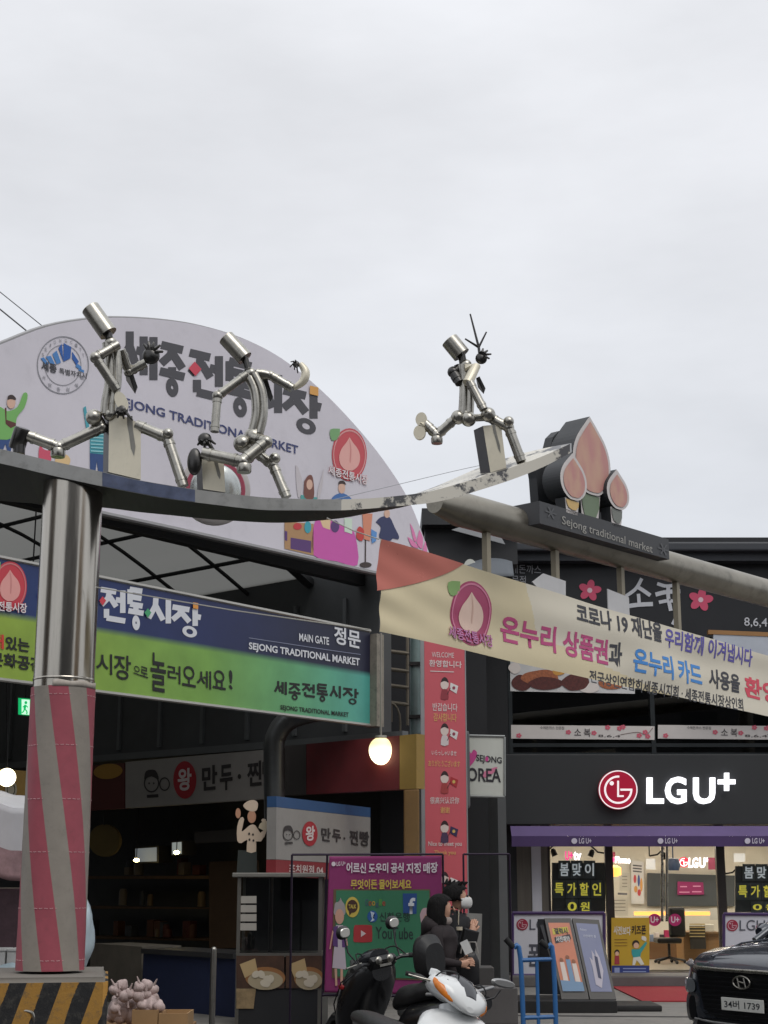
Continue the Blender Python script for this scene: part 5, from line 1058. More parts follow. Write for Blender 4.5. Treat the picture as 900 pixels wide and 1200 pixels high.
# ---- emergency exit sign, left stall, garlic
PE = panel_y(17.8); ex = thing('exit_sign', 'small glowing green running man exit sign hanging left of the column', 'sign', PE.w(30, 840))
m = MB(); m.board(PE, [(20.5, 816.5), (40, 818.5), (40, 840), (20.5, 838)], .05); m.build('case', mat('exit_case', (30, 90, 60), .5), ex)
m = MB(); m.art(PE, [(21.5, 818), (39, 819.5), (39, 839), (21.5, 837.3)], 0, .004); m.build('lit_face', glow('exit_green', (20, 190, 110), .55), ex)
m = MB(); M_ew = glow('exit_white', (205, 246, 222), .7)
m.art(PE, [(25.5, 819.5), (35, 820.2), (35, 837.8), (25.5, 837)], 0, .006); m.build('door_shape', M_ew, ex)
m = MB(); m.art(PE, ell(30.5, 823.5, 1.7, 1.9, 14), 0, .008)
for i_, (q, w_) in enumerate((([(30, 826), (29, 831)], 2.6), ([(29.4, 831), (32, 834), (31.5, 837)], 1.5), ([(29, 831), (27.5, 834.5), (25.8, 835)], 1.5), ([(30.3, 826.6), (33, 829)], 1.2), ([(29.6, 826.6), (27, 829)], 1.2))): stroke(m, PE, q, w_, 0, .009 + i_ * .0008)
m.build('running_figure', glow('exit_green', (20, 190, 110), .55), ex)
m = MB(); c_ = PE.w(30, 817, -.02); m.tube([c_, c_ + UP * 2.6], .01, 6); m.build('hanger', M_black, ex)
gl = thing('bulb_lamp', 'bright bare bulb lamp glowing at the far left edge', 'lamp', at(8, 925, 17.0))
m = MB(); m.ball(at(8, 911, 17.0), .10); m.build('bulb', glow('bulb_glow', (255, 240, 200), 3.5), gl); m = MB(); m.tube([at(8, 900, 17), at(8, 760, 17)], .01, 6); m.build('cord', M_black, gl)
m = MB(); m.board(panel_y(19.2), [(-30, 898), (36, 904), (36, 960), (-30, 962)], .05); yb_ = tag(m.build('yellow_panel', mat('ochre_panel', (176, 144, 82), .6, var=.15)), 'ochre yellow panel lit by the bulb lamp at the left edge', 'panel')
m = MB(); P_ = panel_y(19.15); m.art(P_, ell(13, 925, 7, 11, 20), 0, .004); ring(m, P_, 13, 925, 5, 8, 1, 1, .006, 20); m.build('round_print', [ink(196, 190, 170), ink(70, 70, 60)], yb_)
st = thing('market_stall', 'market stall under a white plastic canopy behind the striped column', 'stall', V3((at(0, 1100, 14).x, 14.2, 0)))
m = MB(); a, b = at(-80, 922, 14.2), at(36, 962, 13.6)
def canopy(u, v):
    x = -4.6 + u * (at(33, 965, 13.4).x + 4.6); z = at(0, 942, 13.4).z + .10 - .16 * max(0, (u - .5) / .5) - .02 * math.sin(v * 9) * (1 - u)
    return V3((x, 13.4 + v * 1.9, z + .12 * v + .008 * math.sin(u * 40 + v * 5)))
m.grid(canopy, 30, 14); m.build('canopy', mat('canopy_plastic', (206, 204, 206), .5, var=.08), st, solid=.012)
m = MB()
m.grid(lambda u, v: canopy(u, 0) + V3((0, -.012 + .010 * math.sin(u * 50), -.0 - .60 * v)), 60, 12, mfn=lambda u, v: 0 if v < .62 else 1); m.build('valance', [mat('canopy_plastic', (206, 204, 206), .5, var=.08), mat('valance_pink', (166, 134, 136), .6, var=.4, scale=9)], st, solid=.008)
for x, y in ((at(34, 1100, 13.5).x, 13.45), (at(34, 1100, 13.5).x, 15.2), (-4.5, 13.45)):
    m = MB(); m.tube([(x, y, 0), (x, y, 1.95)], .02, 8); m.build('pole', M_steel, st)
m = MB(); m.span((-4.6, 13.6, .62), (at(30, 1100, 13.7).x, 15.2, .68)); m.build('table_top', mat('stall_board', (110, 100, 86), .8), st)
for x in (-4.5, at(28, 1100, 13.7).x - .06):
    for y in (13.65, 15.1): m = MB(); m.span((x, y, 0), (x + .05, y + .05, .62)); m.build('leg', mat('stall_board', (110, 100, 86), .8), st)
# goods on the stall
def sack(c, s, mtl, lab, cat, name, seed=0, group=None):
    b = bmesh.new(); bmesh.ops.create_icosphere(b, subdivisions=4, radius=1)
    import mathutils
    for v in b.verts:
        n1 = mathutils.noise.noise(v.co * 1.7 + V3((seed, 0, 0))); n2 = mathutils.noise.noise(v.co * V3((6, 6, 2.0)).length * .5 + V3((seed, 3, 0))) if False else mathutils.noise.noise(V3((v.co.x * 5 + seed, v.co.y * 5, v.co.z * 2)))
        v.co *= 1 + .16 * n1 + .07 * n2; v.co = V3((v.co.x * s[0], v.co.y * s[1], max(v.co.z, -.82) * s[2]))
    mb = MB(); mb.bm(b, 0, True, Matrix.Translation(V3(c) + UP * s[2] * .82)); return tag(mb.build(name, mtl, sharp=180), lab, cat, group)
M_bag = mat('pale_blue_plastic', (178, 196, 204), .3, var=.12, scale=5); M_pur = mat('purple_goods', (92, 70, 78), .4, var=.4, scale=8)
zt3 = .682
sack((at(12, 1100, 13.9).x, 13.95, zt3), (.26, .2, .16), M_bag, 'crumpled pale blue plastic bag on the stall at the left edge', 'bag', 'plastic_bag', 1)
sack((at(91, 1100, 13.55).x, 13.55, .96), (.135, .14, .33), M_bag, 'tall pale blue plastic sack peeking out right of the striped column', 'bag', 'plastic_bag', 5)
m = MB(); m.span((at(86, 1100, 13.6).x - .12, 13.4, 0), (at(86, 1100, 13.6).x + .1, 13.75, .955), bev=.02); tag(m.build('stacked_crate', mat('crate_dark', (60, 58, 54), .7)), 'dark crate under the pale blue sack behind the column', 'crate')
for i, (px, py, lab) in enumerate(((4, 1085, 'white foam box at the left edge'), (22, 1085, 'white foam box nearer the column'))):
    c_ = at(px, 1090, 14.5); m = MB(); m.box((c_.x, 14.5, zt3 + .28), (.125, .3, .2), bev=.012); m.box((c_.x, 14.5, zt3 + .395), (.13, .31, .025), bev=.008); tag(m.build('foam_box', mat('foam_white', (206, 206, 204), .8)), lab, 'box')
m = MB(); m.span((at(0, 1100, 14.5).x - .3, 14.3, zt3), (at(30, 1100, 14.5).x, 14.8, zt3 + .178), bev=.01); tag(m.build('grey_crate', mat('crate_grey', (96, 98, 104), .6)), 'grey plastic crate carrying the foam boxes', 'crate')
m = MB(); m.span((at(-20, 1040, 14.9).x, 14.9, zt3), (at(30, 1040, 14.9).x, 15.1, 1.62), bev=.03); tag(m.build('hanging_goods', M_pur), 'dark purple hanging goods under the stall canopy', 'goods')
gt_ = thing('produce_table', 'low wooden table carrying garlic beside the striped plinth', 'table', V3((at(165, 1195, 13.2).x, 13.3, 0)))
xg0, xg1 = at(128, 1195, 13.2).x, at(222, 1195, 13.2).x; zg = at(170, 1203, 13.2).z
m = MB(); m.span((xg0 - .2, 12.95, zg - .05), (xg1, 13.7, zg), bev=.006); m.build('table_top', mat('crate_wood', (140, 108, 72), .8, var=.25, scale=7), gt_)
for x in (xg0 - .15, xg1 - .1):
    for y in (13.0, 13.6): m = MB(); m.span((x, y, 0), (x + .05, y + .05, zg - .05)); m.build('leg', mat('crate_wood', (140, 108, 72), .8, var=.25, scale=7), gt_)
M_cart = mat('cardboard', (156, 124, 86), .8, var=.12, scale=5); M_gar = mat('garlic_skin', (188, 168, 164), .6, var=.4, scale=18, stretch=(1, 1, .3), dirt=.25, bump=.4)
for (x0, x1, py, lab) in ((156, 186, 1183, 'open cardboard box under the garlic, beside the plinth'), (187, 221, 1187, 'low cardboard tray right of the garlic box')):
    A, B_ = at(x0, py, 13.05), at(x1, py, 13.05); m = MB(); zz = A.z
    m.span((A.x, 13.0, zg + .001), (B_.x, 13.015, zz)); m.span((A.x, 13.385, zg + .001), (B_.x, 13.4, zz)); m.span((A.x, 13.016, zg + .001), (A.x + .012, 13.384, zz)); m.span((B_.x - .012, 13.016, zg + .001), (B_.x, 13.384, zz)); m.span((A.x + .012, 13.016, zg + .001), (B_.x - .012, 13.384, zg + .015))
    o_ = tag(m.build('cardboard_box', M_cart), lab, 'box')
def bulb(mb, c, r):
    b = bmesh.new(); bmesh.ops.create_uvsphere(b, u_segments=18, v_segments=10, radius=1)
    for v in b.verts:
        a = math.atan2(v.co.y, v.co.x); k_ = 1 + .07 * math.cos(6 * a) * (1 - abs(v.co.z)); v.co = V3((v.co.x * k_, v.co.y * k_, v.co.z * .86 + (.35 * max(0, v.co.z - .8) * 5 if v.co.z > .8 else 0))) * r
    mb.bm(b, 0, True, Matrix.Translation(V3(c)) @ Matrix.Rotation(random.uniform(-.7, .7), 4, 'X') @ Matrix.Rotation(random.uniform(-.7, .7), 4, 'Y'))
random.seed(5)
for (pts, lab) in (([(134, 1160), (143, 1155), (137, 1172), (146, 1168), (140, 1163), (148, 1178), (135, 1182), (143, 1183)], 'net of pinkish garlic bulbs heaped beside the plinth'), ([(163, 1157), (172, 1155), (180, 1160), (162, 1168), (171, 1166), (180, 1171), (166, 1178), (176, 1179)], 'taller heap of pinkish garlic bulbs over the cardboard box'), ([(152, 1165), (153, 1176), (150, 1186), (186, 1180), (140, 1194), (132, 1192)], 'loose row of garlic bulbs between the two heaps')):
    m = MB(); 
    for i, (px, py) in enumerate(pts): c_ = at(px, py, 13.1 + .12 * (i % 3)); bulb(m, c_, .052 if i % 2 else .046)
    c_ = at(pts[0][0] + 8, pts[0][1] + 16, 13.25); m.ball(c_ - UP * .05, .09, (1.2, .9, 1.2))
    for i, (px, py) in enumerate(pts[::2]): q_ = at(px, py, 13.08); m.tube([q_ + UP * .035, q_ + UP * .085 + V3((random.uniform(-.03, .03), -.01, 0))], [.012, .005], 6)
    tag(m.build('garlic_net', M_gar, sharp=180), lab, 'garlic')

# ================================================================== FOREGROUND FRAMES AND STANDS
# ---- magenta banner on a tube frame
YG = 16.9; PM = panel_y(YG); mg = thing('magenta_banner', 'magenta and green information banner tied to a dark tube frame behind the scooters', 'banner', V3((PM.w(450, 1165).x, YG, 0)))
m = MB(); A, B_, C_, D = PM.w(380, 1163), PM.w(519, 1166), PM.w(517.5, 1003), PM.w(386, 1003.5)
def mgf(p): return .012 * math.sin(p.x * 7 + p.z * 2) + .007 * math.sin(p.x * 17 - p.z * 3)
def mgrid(u, v): p = (A * (1 - u) + B_ * u) * (1 - v) + (D * (1 - u) + C_ * u) * v; return p + V3((0, mgf(p), 0))
m.grid(mgrid, 60, 50); m.build('cloth', mat('magenta_cloth', (140, 50, 106), .75, var=.08), mg, solid=.004, sharp=180)
def cloth_part(name, m_, cols):
    b = bmesh.new(); vs = [b.verts.new(p) for p in m_.v]
    for f_, mi_ in zip(m_.f, m_.m): q = b.faces.new([vs[i] for i in f_]); q.material_index = mi_
    bmesh.ops.triangulate(b, faces=b.faces)
    for _ in range(6):
        ed = [e_ for e_ in b.edges if e_.calc_length() > .09]
        if not ed: break
        bmesh.ops.subdivide_edges(b, edges=ed, cuts=1); bmesh.ops.triangulate(b, faces=[q for q in b.faces if len(q.verts) > 3])
    for v in b.verts: v.co.y += mgf(v.co)
    b.verts.index_update(); o = MB(); o.v = [v.co.copy() for v in b.verts]; o.f = [[v.index for v in q.verts] for q in b.faces]; o.m = [q.material_index for q in b.faces]; o.sm = [True] * len(o.f); b.free(); return o.build(name, cols, mg, sharp=180)
m = MB(); m.art(PM, [(391, 1042), (504, 1042), (506, 1149), (389, 1146)], 0, .009); cloth_part('brown_border', m, ink(108, 88, 66))
m = MB(); m.art(PM, [(394, 1043.5), (503, 1043.5), (504.5, 1147), (392, 1144)], 0, .013); cloth_part('green_field', m, ink(58, 122, 90))
m = MB(); m.text(PM, '어르신', (406, 1023), (429, 1023.5), 12.5, d=.017, bold=.03); m.text(PM, '도우미', (432, 1023.5), (455, 1023), 12, d=.017, bold=.03); m.text(PM, '공식', (458, 1023), (473, 1023), 12, d=.017, bold=.03); m.text(PM, '지정', (476, 1023.5), (493, 1023), 12, d=.017, bold=.03); m.text(PM, '매장', (496, 1024), (513, 1022.5), 12.5, d=.017, bold=.03)
m.art(PM, ell(391, 1012.5, 2.5, 2.7, 14), 0, .017); m.text(PM, 'LG U+', (394.5, 1015), (405, 1014), 5, d=.017, bold=.02); cloth_part('white_lettering', m, ink(226, 214, 222))
m = MB(); m.text(PM, '무엇이든', (411, 1042), (442, 1042), 11.5, d=.019, bold=.035); m.text(PM, '물어보세요', (444, 1042), (482, 1042), 11.5, d=.019, bold=.035); m.art(PM, ell(413, 1063, 8.2, 12, 28), 0, .018); cloth_part('yellow_print', m, ink(208, 184, 84))
m = MB(); m.art(PM, ell(413, 1062, 6.3, 7.6, 24), 0, .021); m.art(PM, [(409, 1067), (413, 1068.5), (409.5, 1073)], 0, .021); m.text(PM, 'TALK', (408.5, 1064.5), (417.5, 1064.5), 4.6, d=.024, bold=.03, mi=1); cloth_part('speech_bubble', m, [ink(72, 46, 36), ink(208, 184, 84)])
m = MB()
for i_, (ch, c_) in enumerate(zip('Google', (0, 1, 2, 0, 3, 1))): m.text(PM, ch, (428 + i_ * 4, 1061.5 + (2 if ch == 'g' else 0)), (431.6 + i_ * 4, 1061.5 + (2 if ch == 'g' else 0)), 8 if ch in 'Gl' else 5.5, d=.017, mi=c_, bold=.015)
cloth_part('coloured_lettering', m, [ink(70, 96, 110), ink(160, 80, 60), ink(190, 150, 60), ink(80, 140, 70)])
m = MB(); m.art(PM, [(472, 1047), (488.5, 1047), (488, 1071), (472.5, 1070)], 0, .017); m.text(PM, 'f', (478.5, 1071), (486.5, 1071), 19, d=.021, bold=.04, mi=1); cloth_part('blue_square', m, [ink(40, 78, 140), ink(214, 218, 224)])
m = MB(); m.art(PM, ell(436.5, 1074, 6, 7, 24), 0, .017); m.art(PM, smooth2([(434, 1068), (439, 1070), (435, 1074), (439, 1078), (434, 1080), (437, 1075)], 3, True), 1, .021); cloth_part('bank_emblem', m, [ink(46, 92, 158), ink(190, 204, 220)])
m = MB(); m.text(PM, '신한은행', (444.5, 1080), (480, 1080), 11, d=.017, bold=.01); m.text(PM, 'YouTube', (440, 1100), (484, 1101), 14, d=.017, bold=.01); m.text(PM, '도와드려요', (455, 1138), (484, 1138), 7, d=.017, bold=0) if False else None; cloth_part('dark_lettering', m, ink(40, 56, 54))
m = MB(); m.art(PM, smooth2([(416, 1084), (434, 1084), (436, 1088), (436, 1101), (434, 1104), (416, 1104), (414.5, 1100), (414.5, 1088)], 2, True), 0, .017); m.art(PM, [(423, 1090), (429, 1094), (423, 1098)], 1, .02); cloth_part('red_play_button', m, [ink(170, 50, 54), ink(210, 190, 190)])
m = MB()
m.art(PM, smooth2([(392, 1063), (393, 1058), (398, 1056), (399, 1052), (401, 1056), (404, 1061), (404, 1072), (392, 1072)], 3, True), 0, .017); m.art(PM, ell(398, 1074, 5.2, 9, 20), 1, .019)
m.art(PM, [(394, 1084), (402, 1084), (406, 1136), (389.5, 1134)], 2, .018); m.art(PM, [(391, 1086), (396, 1085), (396, 1110), (390, 1108)], 3, .02); m.art(PM, [(400, 1085), (404, 1086), (407, 1110), (401, 1110)], 3, .02)
m.art(PM, [(392, 1135), (395, 1135), (395.5, 1155), (393, 1155)], 1, .0175); m.art(PM, [(399, 1135), (402, 1135), (402, 1155), (399, 1155)], 1, .0175); m.art(PM, [(389.5, 1090), (391, 1092), (387.5, 1112), (386, 1112)], 1, .0215); m.art(PM, [(405, 1090), (408, 1108), (406.5, 1108)], 1, .0215)
cloth_part('printed_grandmother', m, [ink(166, 158, 160), ink(206, 160, 140), ink(194, 182, 192), ink(96, 62, 120)])
m = MB(); m.art(PM, smooth2([(492, 1072), (495, 1065), (501, 1064), (505, 1068), (505, 1080), (502, 1098), (496, 1096)], 3, True), 0, .017); m.art(PM, ell(500.5, 1080, 5, 9, 18), 1, .02); cloth_part('printed_grandfather', m, [ink(190, 160, 166), ink(206, 160, 140)])
M_fr = mat('purple_frame', (44, 32, 52), .45, .4)
m = MB()
for px, top in ((383.5, 1001), (519, 1001)): a = PM.w(px, top); m.tube([V3((a.x - (.05 if px < 400 else -.02), YG + .03, 0)), a + V3((0, .03, 0))], .012, 8)
m.tube([PM.w(342, 1001.5, -.03), PM.w(519, 1001, -.03)], .012, 8); a = PM.w(342, 1001.5); m.tube([V3((a.x, YG + .03, 0)), a + V3((0, .03, 0))], .012, 8); m.tube([PM.w(378, 1166, -.03), PM.w(521, 1168, -.03)], .016, 8); m.build('frame', M_fr, mg)
m = MB(); a = PM.w(381, 1168); m.span((a.x - .03, YG - .02, 0), (a.x + .03, YG - .005, a.z)); m.build('leg', M_steel, mg)
tf = thing('empty_frame', 'empty dark purple tube frame standing before the black pier', 'frame', V3((PM.w(570, 1100).x, 18.6, 0))); P_ = panel_y(18.6)
m = MB()
for px in (543, 597): a = P_.w(px, 1001); m.tube([V3((a.x, 18.6, .12)), a], .012, 8)
m.tube([P_.w(543, 1001), P_.w(597, 1001)], .012, 8); m.build('tubes', M_fr, tf)
# bollard posts
m = MB(); a = at(250.5, 1113, 15.8); m.tube([(a.x, 15.8, 0), a], .03, 12); m.ball(a, .03); tag(m.build('steel_post', M_steel), 'thin plain steel post standing before the navy counter', 'post')
bp_ = thing('barrier_post', 'grey post in a dark weighted drum with a green band, before the magenta banner', 'post', V3((at(414, 1180, 15.2).x, 15.2, 0)))
a = at(413.5, 1125, 15.2); zd_ = at(414, 1165, 15.2).z; m = MB(); m.tube([(a.x + .0, 15.2, .1), a], .028, 12); m.build('post', mat('grey_post', (110, 114, 112), .5, .4), bp_)
m = MB(); m.lathe([(0, 0), (.12, 0), (.11, zd_ - .02), (.10, zd_), (0, zd_)], (a.x, 15.2, 0), n=24); m.build('drum', mat('drum_dark', (44, 48, 48), .6, var=.2), bp_)
zz = at(414, 1191, 15.1).z; m = MB(); m.lathe([(.122, zz - .02), (.123, zz), (.121, zz + .02)], (a.x, 15.2, 0), n=24); m.build('band', mat('band_green', (50, 130, 80), .5), bp_)
#@@PART4
# ================================================================== PHONE SHOP CONTENTS
Pin = panel_y(30.17)                     # back wall of the shop
Pg1 = panel_y(YB + .055)                 # front face of the glass
def tile_sign(name_label, rows, y):
    P_ = panel_y(y); xs = [r[0] for r in rows] + [r[1] for r in rows]; t = thing('window_tile_sign', name_label, 'sign', P_.w(sum(xs) / len(xs), rows[-1][3]))
    m = MB(); m.board(P_.off(-.03), [(min(xs) - 1, rows[0][2] + 3), (max(xs) + 3, rows[0][2] + 3), (max(xs) + 3, 1069), (min(xs) - 1, 1069)], .05); m.build('backing', mat('sign_backing', (48, 53, 56), .5), t)
    for (x0, x1, y0, y1, body, c_) in rows:
        n_ = len(body); w_ = (x1 - x0) / n_
        for i, ch in enumerate(body):
            m = MB(); m.board(P_, [(x0 + i * w_ + .4, y0 + .5), (x0 + (i + 1) * w_ - .4, y0 + .5), (x0 + (i + 1) * w_ - .4, y1 - .5), (x0 + i * w_ + .4, y1 - .5)], .02)
            m.text(P_, ch, (x0 + (i + .14) * w_, y1 - 3.5), (x0 + (i + .86) * w_, y1 - 3.5), (y1 - y0) - 7, d=.005, bold=.02, mi=1); m.build('tile', [mat('tile_slate', (66, 76, 82), .5), c_], t)
    return t
GY, YL = glow('tile_pale', (176, 184, 190), .45), glow('tile_yellow', (206, 198, 76), .4)
tile_sign('dark letter tile sign offering a spring discount, in the left shop window', [(654, 698, 1008, 1030, '봄맞이', GY), (648, 706.5, 1031, 1053, '특가할인', YL), (663, 693, 1053.5, 1071, '0원', YL)], 25.35)
tile_sign('dark letter tile sign offering a spring discount, in the right shop window', [(870, 915, 1012, 1033, '봄맞이', GY), (863, 922, 1034, 1055, '특가할인', YL), (880, 910, 1056, 1070, '0원', YL)], 25.35)
def neon(bodies, y, lab, base):
    P_ = panel_y(y); t = thing('lit_wall_sign', lab, 'sign', P_.w(*base))
    for (body, bl_, br_, h, m_, bo) in bodies: m = MB(); m.text(P_, body, bl_, br_, h, d=.02, bold=bo, th=.04); m.build('lettering', m_, t)
    return t
W2, PKg = glow('neon_white', (255, 246, 250), 1.3), glow('neon_pink', (236, 60, 140), 1.0)
neon([('U+', (662, 1008), (671, 1008), 10.5, PKg, .05), ('tv', (671.5, 1008), (681, 1008), 10, W2, .04)], 25.9, 'glowing pink and white U+tv sign above the left tile sign', (671, 1010))
neon([('U+', (712, 1011.5), (720, 1011.5), 8, PKg, .05), ('Phone', (720.5, 1011.5), (738, 1012), 8, W2, .03)], 27.0, 'glowing pink and white U+Phone sign on the cream shop wall', (725, 1013))
t = neon([('LG', (806.5, 1017), (817.5, 1017), 12, W2, .04), ('U', (819, 1017), (826, 1017), 12, W2, .04), ('+', (826.3, 1010), (830, 1010), 5, W2, .04)], 29.6, 'glowing white shop name on the back wall inside the shop', (812, 1018))
m = MB(); P_ = panel_y(29.6); lgmark(m, P_, 801, 1010.5, 6.2, 0, 1, .02); m.build('logo_disc', [glow('neon_red', (196, 22, 54), .6), W2], t)
def poster(q, m_, lab, y=None, P_=None, t=.01, cat='poster', name='poster'):
    P_ = P_ or panel_y(y); m = MB(); m.board(P_, q, t); return tag(m.build(name, m_), lab, cat), P_
o_, P_ = poster([(758.5, 1023), (861, 1026), (861, 1062), (758.5, 1062)], mat('slate_wall', (66, 72, 76), .6), 'dark slate feature panel on the back wall of the shop', 30.13, cat='panel', name='feature_panel')
o_, P_ = poster([(794, 1033), (824, 1034), (825, 1048.5), (794, 1048.5)], glow('magenta_screen', (120, 22, 74), .35), 'magenta screen glowing on the dark slate panel', 30.08, cat='screen', name='wall_screen')
m = MB()
for (x0, x1, y0) in ((797, 805, 1039), (812, 821, 1038.5), (796, 808, 1045.5), (811, 822, 1045)): stroke(m, P_, [(x0, y0), (x1, y0)], 1.3, 0, .005)
m.build('screen_text', ink(210, 150, 180), o_)
o_, P_ = poster([(739.5, 1008), (754, 1010), (755, 1059), (740, 1059)], mat('poster_paper', (206, 206, 206), .5), 'tall narrow poster with a red and blue picture on the cream wall', 30.1)
m = MB()
for i, (x, y, rx, ry, c_) in enumerate(((744, 1030, 1.6, 5, 0), (748.5, 1032, 1.4, 7, 1), (745, 1042, 2, 4, 2), (751.5, 1037, 1.4, 8, 2), (749, 1046, 2, 4, 0))): m.art(P_, ell(x, y, rx, ry, 16), c_, .005 + i * .001)
for i in range(3): stroke(m, P_, [(741.5, 1014 + i * 3.4), (752, 1015 + i * 3.4)], 1.6, 3, .005)
m.build('poster_print', [ink(190, 70, 76), ink(70, 90, 150), ink(206, 150, 80), ink(90, 90, 96)], o_)
for (q, lab) in (([(726, 1022), (738, 1023), (738, 1044), (726, 1044)], 'small white notice on the cream wall under the Phone sign'), ([(717, 1050), (736, 1051), (736, 1073), (717, 1073)], 'pale price sheet low on the cream wall')):
    o_, P_ = poster(q, mat('notice_white', (198, 196, 186), .6), lab, 28.5, cat='notice', name='wall_notice'); m = MB()
    for i in range(4): stroke(m, P_, [(q[0][0] + 3, q[0][1] + 5 + i * 4), (q[1][0] - 3, q[0][1] + 5 + i * 4)], .8, 0, .004)
    m.build('print_lines', ink(120, 118, 112), o_)
m = MB(); c_ = at(716, 1021, 26.6); m.lathe([(.10, -.09), (.17, -.06), (.17, .06), (.10, .1)], c_, n=20); m.tube([c_ + UP * .09, V3((c_.x, c_.y, zt - .12))], .012, 6, 1); tag(m.build('pendant_shade', [glow('shade_orange', (255, 186, 90), 1.5), M_black]), 'glowing orange pendant shade inside the shop', 'lamp')
m = MB(); m.span(at(743, 1072.5, 28.6), at(832, 1068.5, 28.4)); tag(m.build('light_strip', glow('strip_orange', (255, 184, 96), 1.0)), 'warm orange light strip above the low counter in the shop', 'lamp')
m = MB(); m.span((at(742, 1100, 28.7).x, 28.65, ZF), (at(800, 1100, 28.7).x, 29.0, at(760, 1104, 28.6).z)); tag(m.build('low_counter', mat('counter_walnut', (116, 88, 60), .6)), 'brown low counter under the orange light strip', 'counter')
dk = thing('service_desk', 'light brown service desk inside the phone shop', 'desk', at(825, 1140, 27.4))
x0, x1 = at(801, 1100, 27.4).x, at(843, 1100, 27.4).x; zt4 = at(820, 1092, 27.4).z
m = MB(); m.span((x0, 27.4, ZF), (x1, 27.45, zt4 - .04)); m.span((x1 - .05, 27.452, ZF), (x1, 28.1, zt4 - .04)); m.span((x0, 27.452, ZF), (x0 + .04, 28.1, zt4 - .04)); m.build('body', mat('desk_oak', (150, 116, 76), .5, var=.15, scale=4, stretch=(1, 1, 6)), dk)
m = MB(); m.span((x0 - .03, 27.36, zt4 - .038), (x1 + .02, 28.15, zt4), bev=.008); m.build('top', mat('desk_top', (126, 100, 68), .4), dk)
m = MB(); m.span((x0 + .1, 27.33, zt4 - .28), (x1 - .25, 27.355, zt4 + .10)); b = tag(m.build('price_board', mat('price_board', (60, 58, 54), .6)), 'dark price board standing at the service desk', 'sign')
m = MB(); P_ = panel_y(27.325)
for i in range(5): stroke(m, P_, [(808, 1083 + i * 3.6), (826, 1083 + i * 3.6)], 1.4, 0, .004)
m.build('print_lines', ink(196, 176, 120), b)
m = MB(); m.span((x1 - .24, 27.5, zt4), (x1 - .06, 27.8, zt4 + .12), bev=.01); tag(m.build('paper_stack', mat('notice_white', (198, 196, 186), .6)), 'stack of pale leaflets on the service desk', 'papers')
oc = thing('office_chair', 'black office chair beside the service desk', 'chair', at(793, 1141, 27.0)); cxx = at(793, 1100, 27.0).x
m = MB(); m.box((cxx + .05, 27.2, .98), (.30, .10, .50), .35, 0, .05); m.build('backrest', M_black, oc); m = MB(); m.box((cxx - .12, 27.2, .68), (.42, .44, .09), 0, 0, .035); m.build('seat', M_black, oc)
m = MB(); m.tube([(cxx - .1, 27.2, ZF + .08), (cxx - .1, 27.2, .64)], .025, 8)
for k_ in range(5): a_ = R(72 * k_); m.tube([(cxx - .1, 27.2, ZF + .1), (cxx - .1 + .26 * math.cos(a_), 27.2 + .26 * math.sin(a_), ZF + .05)], .018, 6); m.ball((cxx - .1 + .26 * math.cos(a_), 27.2 + .26 * math.sin(a_), ZF + .032), .03, u=8, v=6)
m.build('base', M_black, oc)
for (px, lab) in ((767, 'left'), (791, 'right')):
    m = MB(); m.art(Pg1, ell(px, 1078, 7.4, 7.2, 28), 0, .0); m.text(Pg1, 'U+', (px - 4.6, 1081.5), (px + 5, 1081.5), 7.5, d=.004, bold=.05, mi=1); tag(m.build('door_decal', [ink(190, 42, 112), ink(228, 214, 222)]), 'round pink U+ sticker on the glass door, %s of the two' % lab, 'sticker')
o_, P_ = poster([(716.5, 1075.5), (761, 1075.5), (761, 1142), (716.5, 1143)], mat('poster_yellow', (196, 160, 50), .5, var=.05), 'yellow poster with cartoon children on the shop glass', 24.95)
m = MB(); m.text(P_, '사전보다', (719, 1095), (739, 1096), 10, d=.006, bold=.05, mi=1); m.text(P_, '키즈폰', (740, 1095.5), (757, 1095), 11, d=.006, bold=.05, mi=0)
m.text(P_, '우리 아이 첫 휴대폰', (724, 1084), (753, 1083), 3.4, d=.006, mi=0, bold=.01) if False else None
m.art(P_, [(717, 1131.5), (761, 1131.5), (761, 1142), (717, 1143)], 2, .004); m.art(P_, [(720, 1134), (726, 1134), (726, 1141), (720, 1141)], 3, .006)
for i in range(2): stroke(m, P_, [(730, 1135 + i * 3.6), (757, 1135 + i * 3.6)], 1.2, 3, .006)
m.art(P_, ell(745, 1106, 4.2, 4.4, 18), 0, .007); m.art(P_, ell(745.5, 1108, 3.2, 3.4, 18), 4, .008); m.art(P_, smooth2([(741, 1112), (749, 1112), (756, 1104), (758, 1106), (751, 1117), (750, 1122), (742, 1122), (740, 1114)], 2, True), 5, .006); m.art(P_, [(742, 1122), (750, 1121), (755, 1130), (751, 1131), (746, 1125), (744, 1131), (741, 1131)], 1, .0065)
m.art(P_, ell(723, 1116, 3, 3.4, 16), 0, .007); m.art(P_, ell(723, 1117.5, 2.3, 2.5, 16), 4, .008); m.art(P_, [(720.5, 1120), (725.5, 1120), (726, 1130), (720, 1130)], 6, .006); m.art(P_, smooth2([(752, 1101), (752, 1097), (757, 1098), (757, 1103)], 2, True), 1, .0062)
for i in range(3): stroke(m, P_, [(720, 1101 + i * 3.6), (735, 1101 + i * 3.6)], .8, 7, .005)
m.build('poster_print', [ink(46, 36, 30), ink(226, 222, 210), ink(48, 62, 128), ink(150, 160, 200), ink(222, 180, 150), ink(60, 160, 160), ink(166, 60, 70), ink(140, 106, 40)], o_)
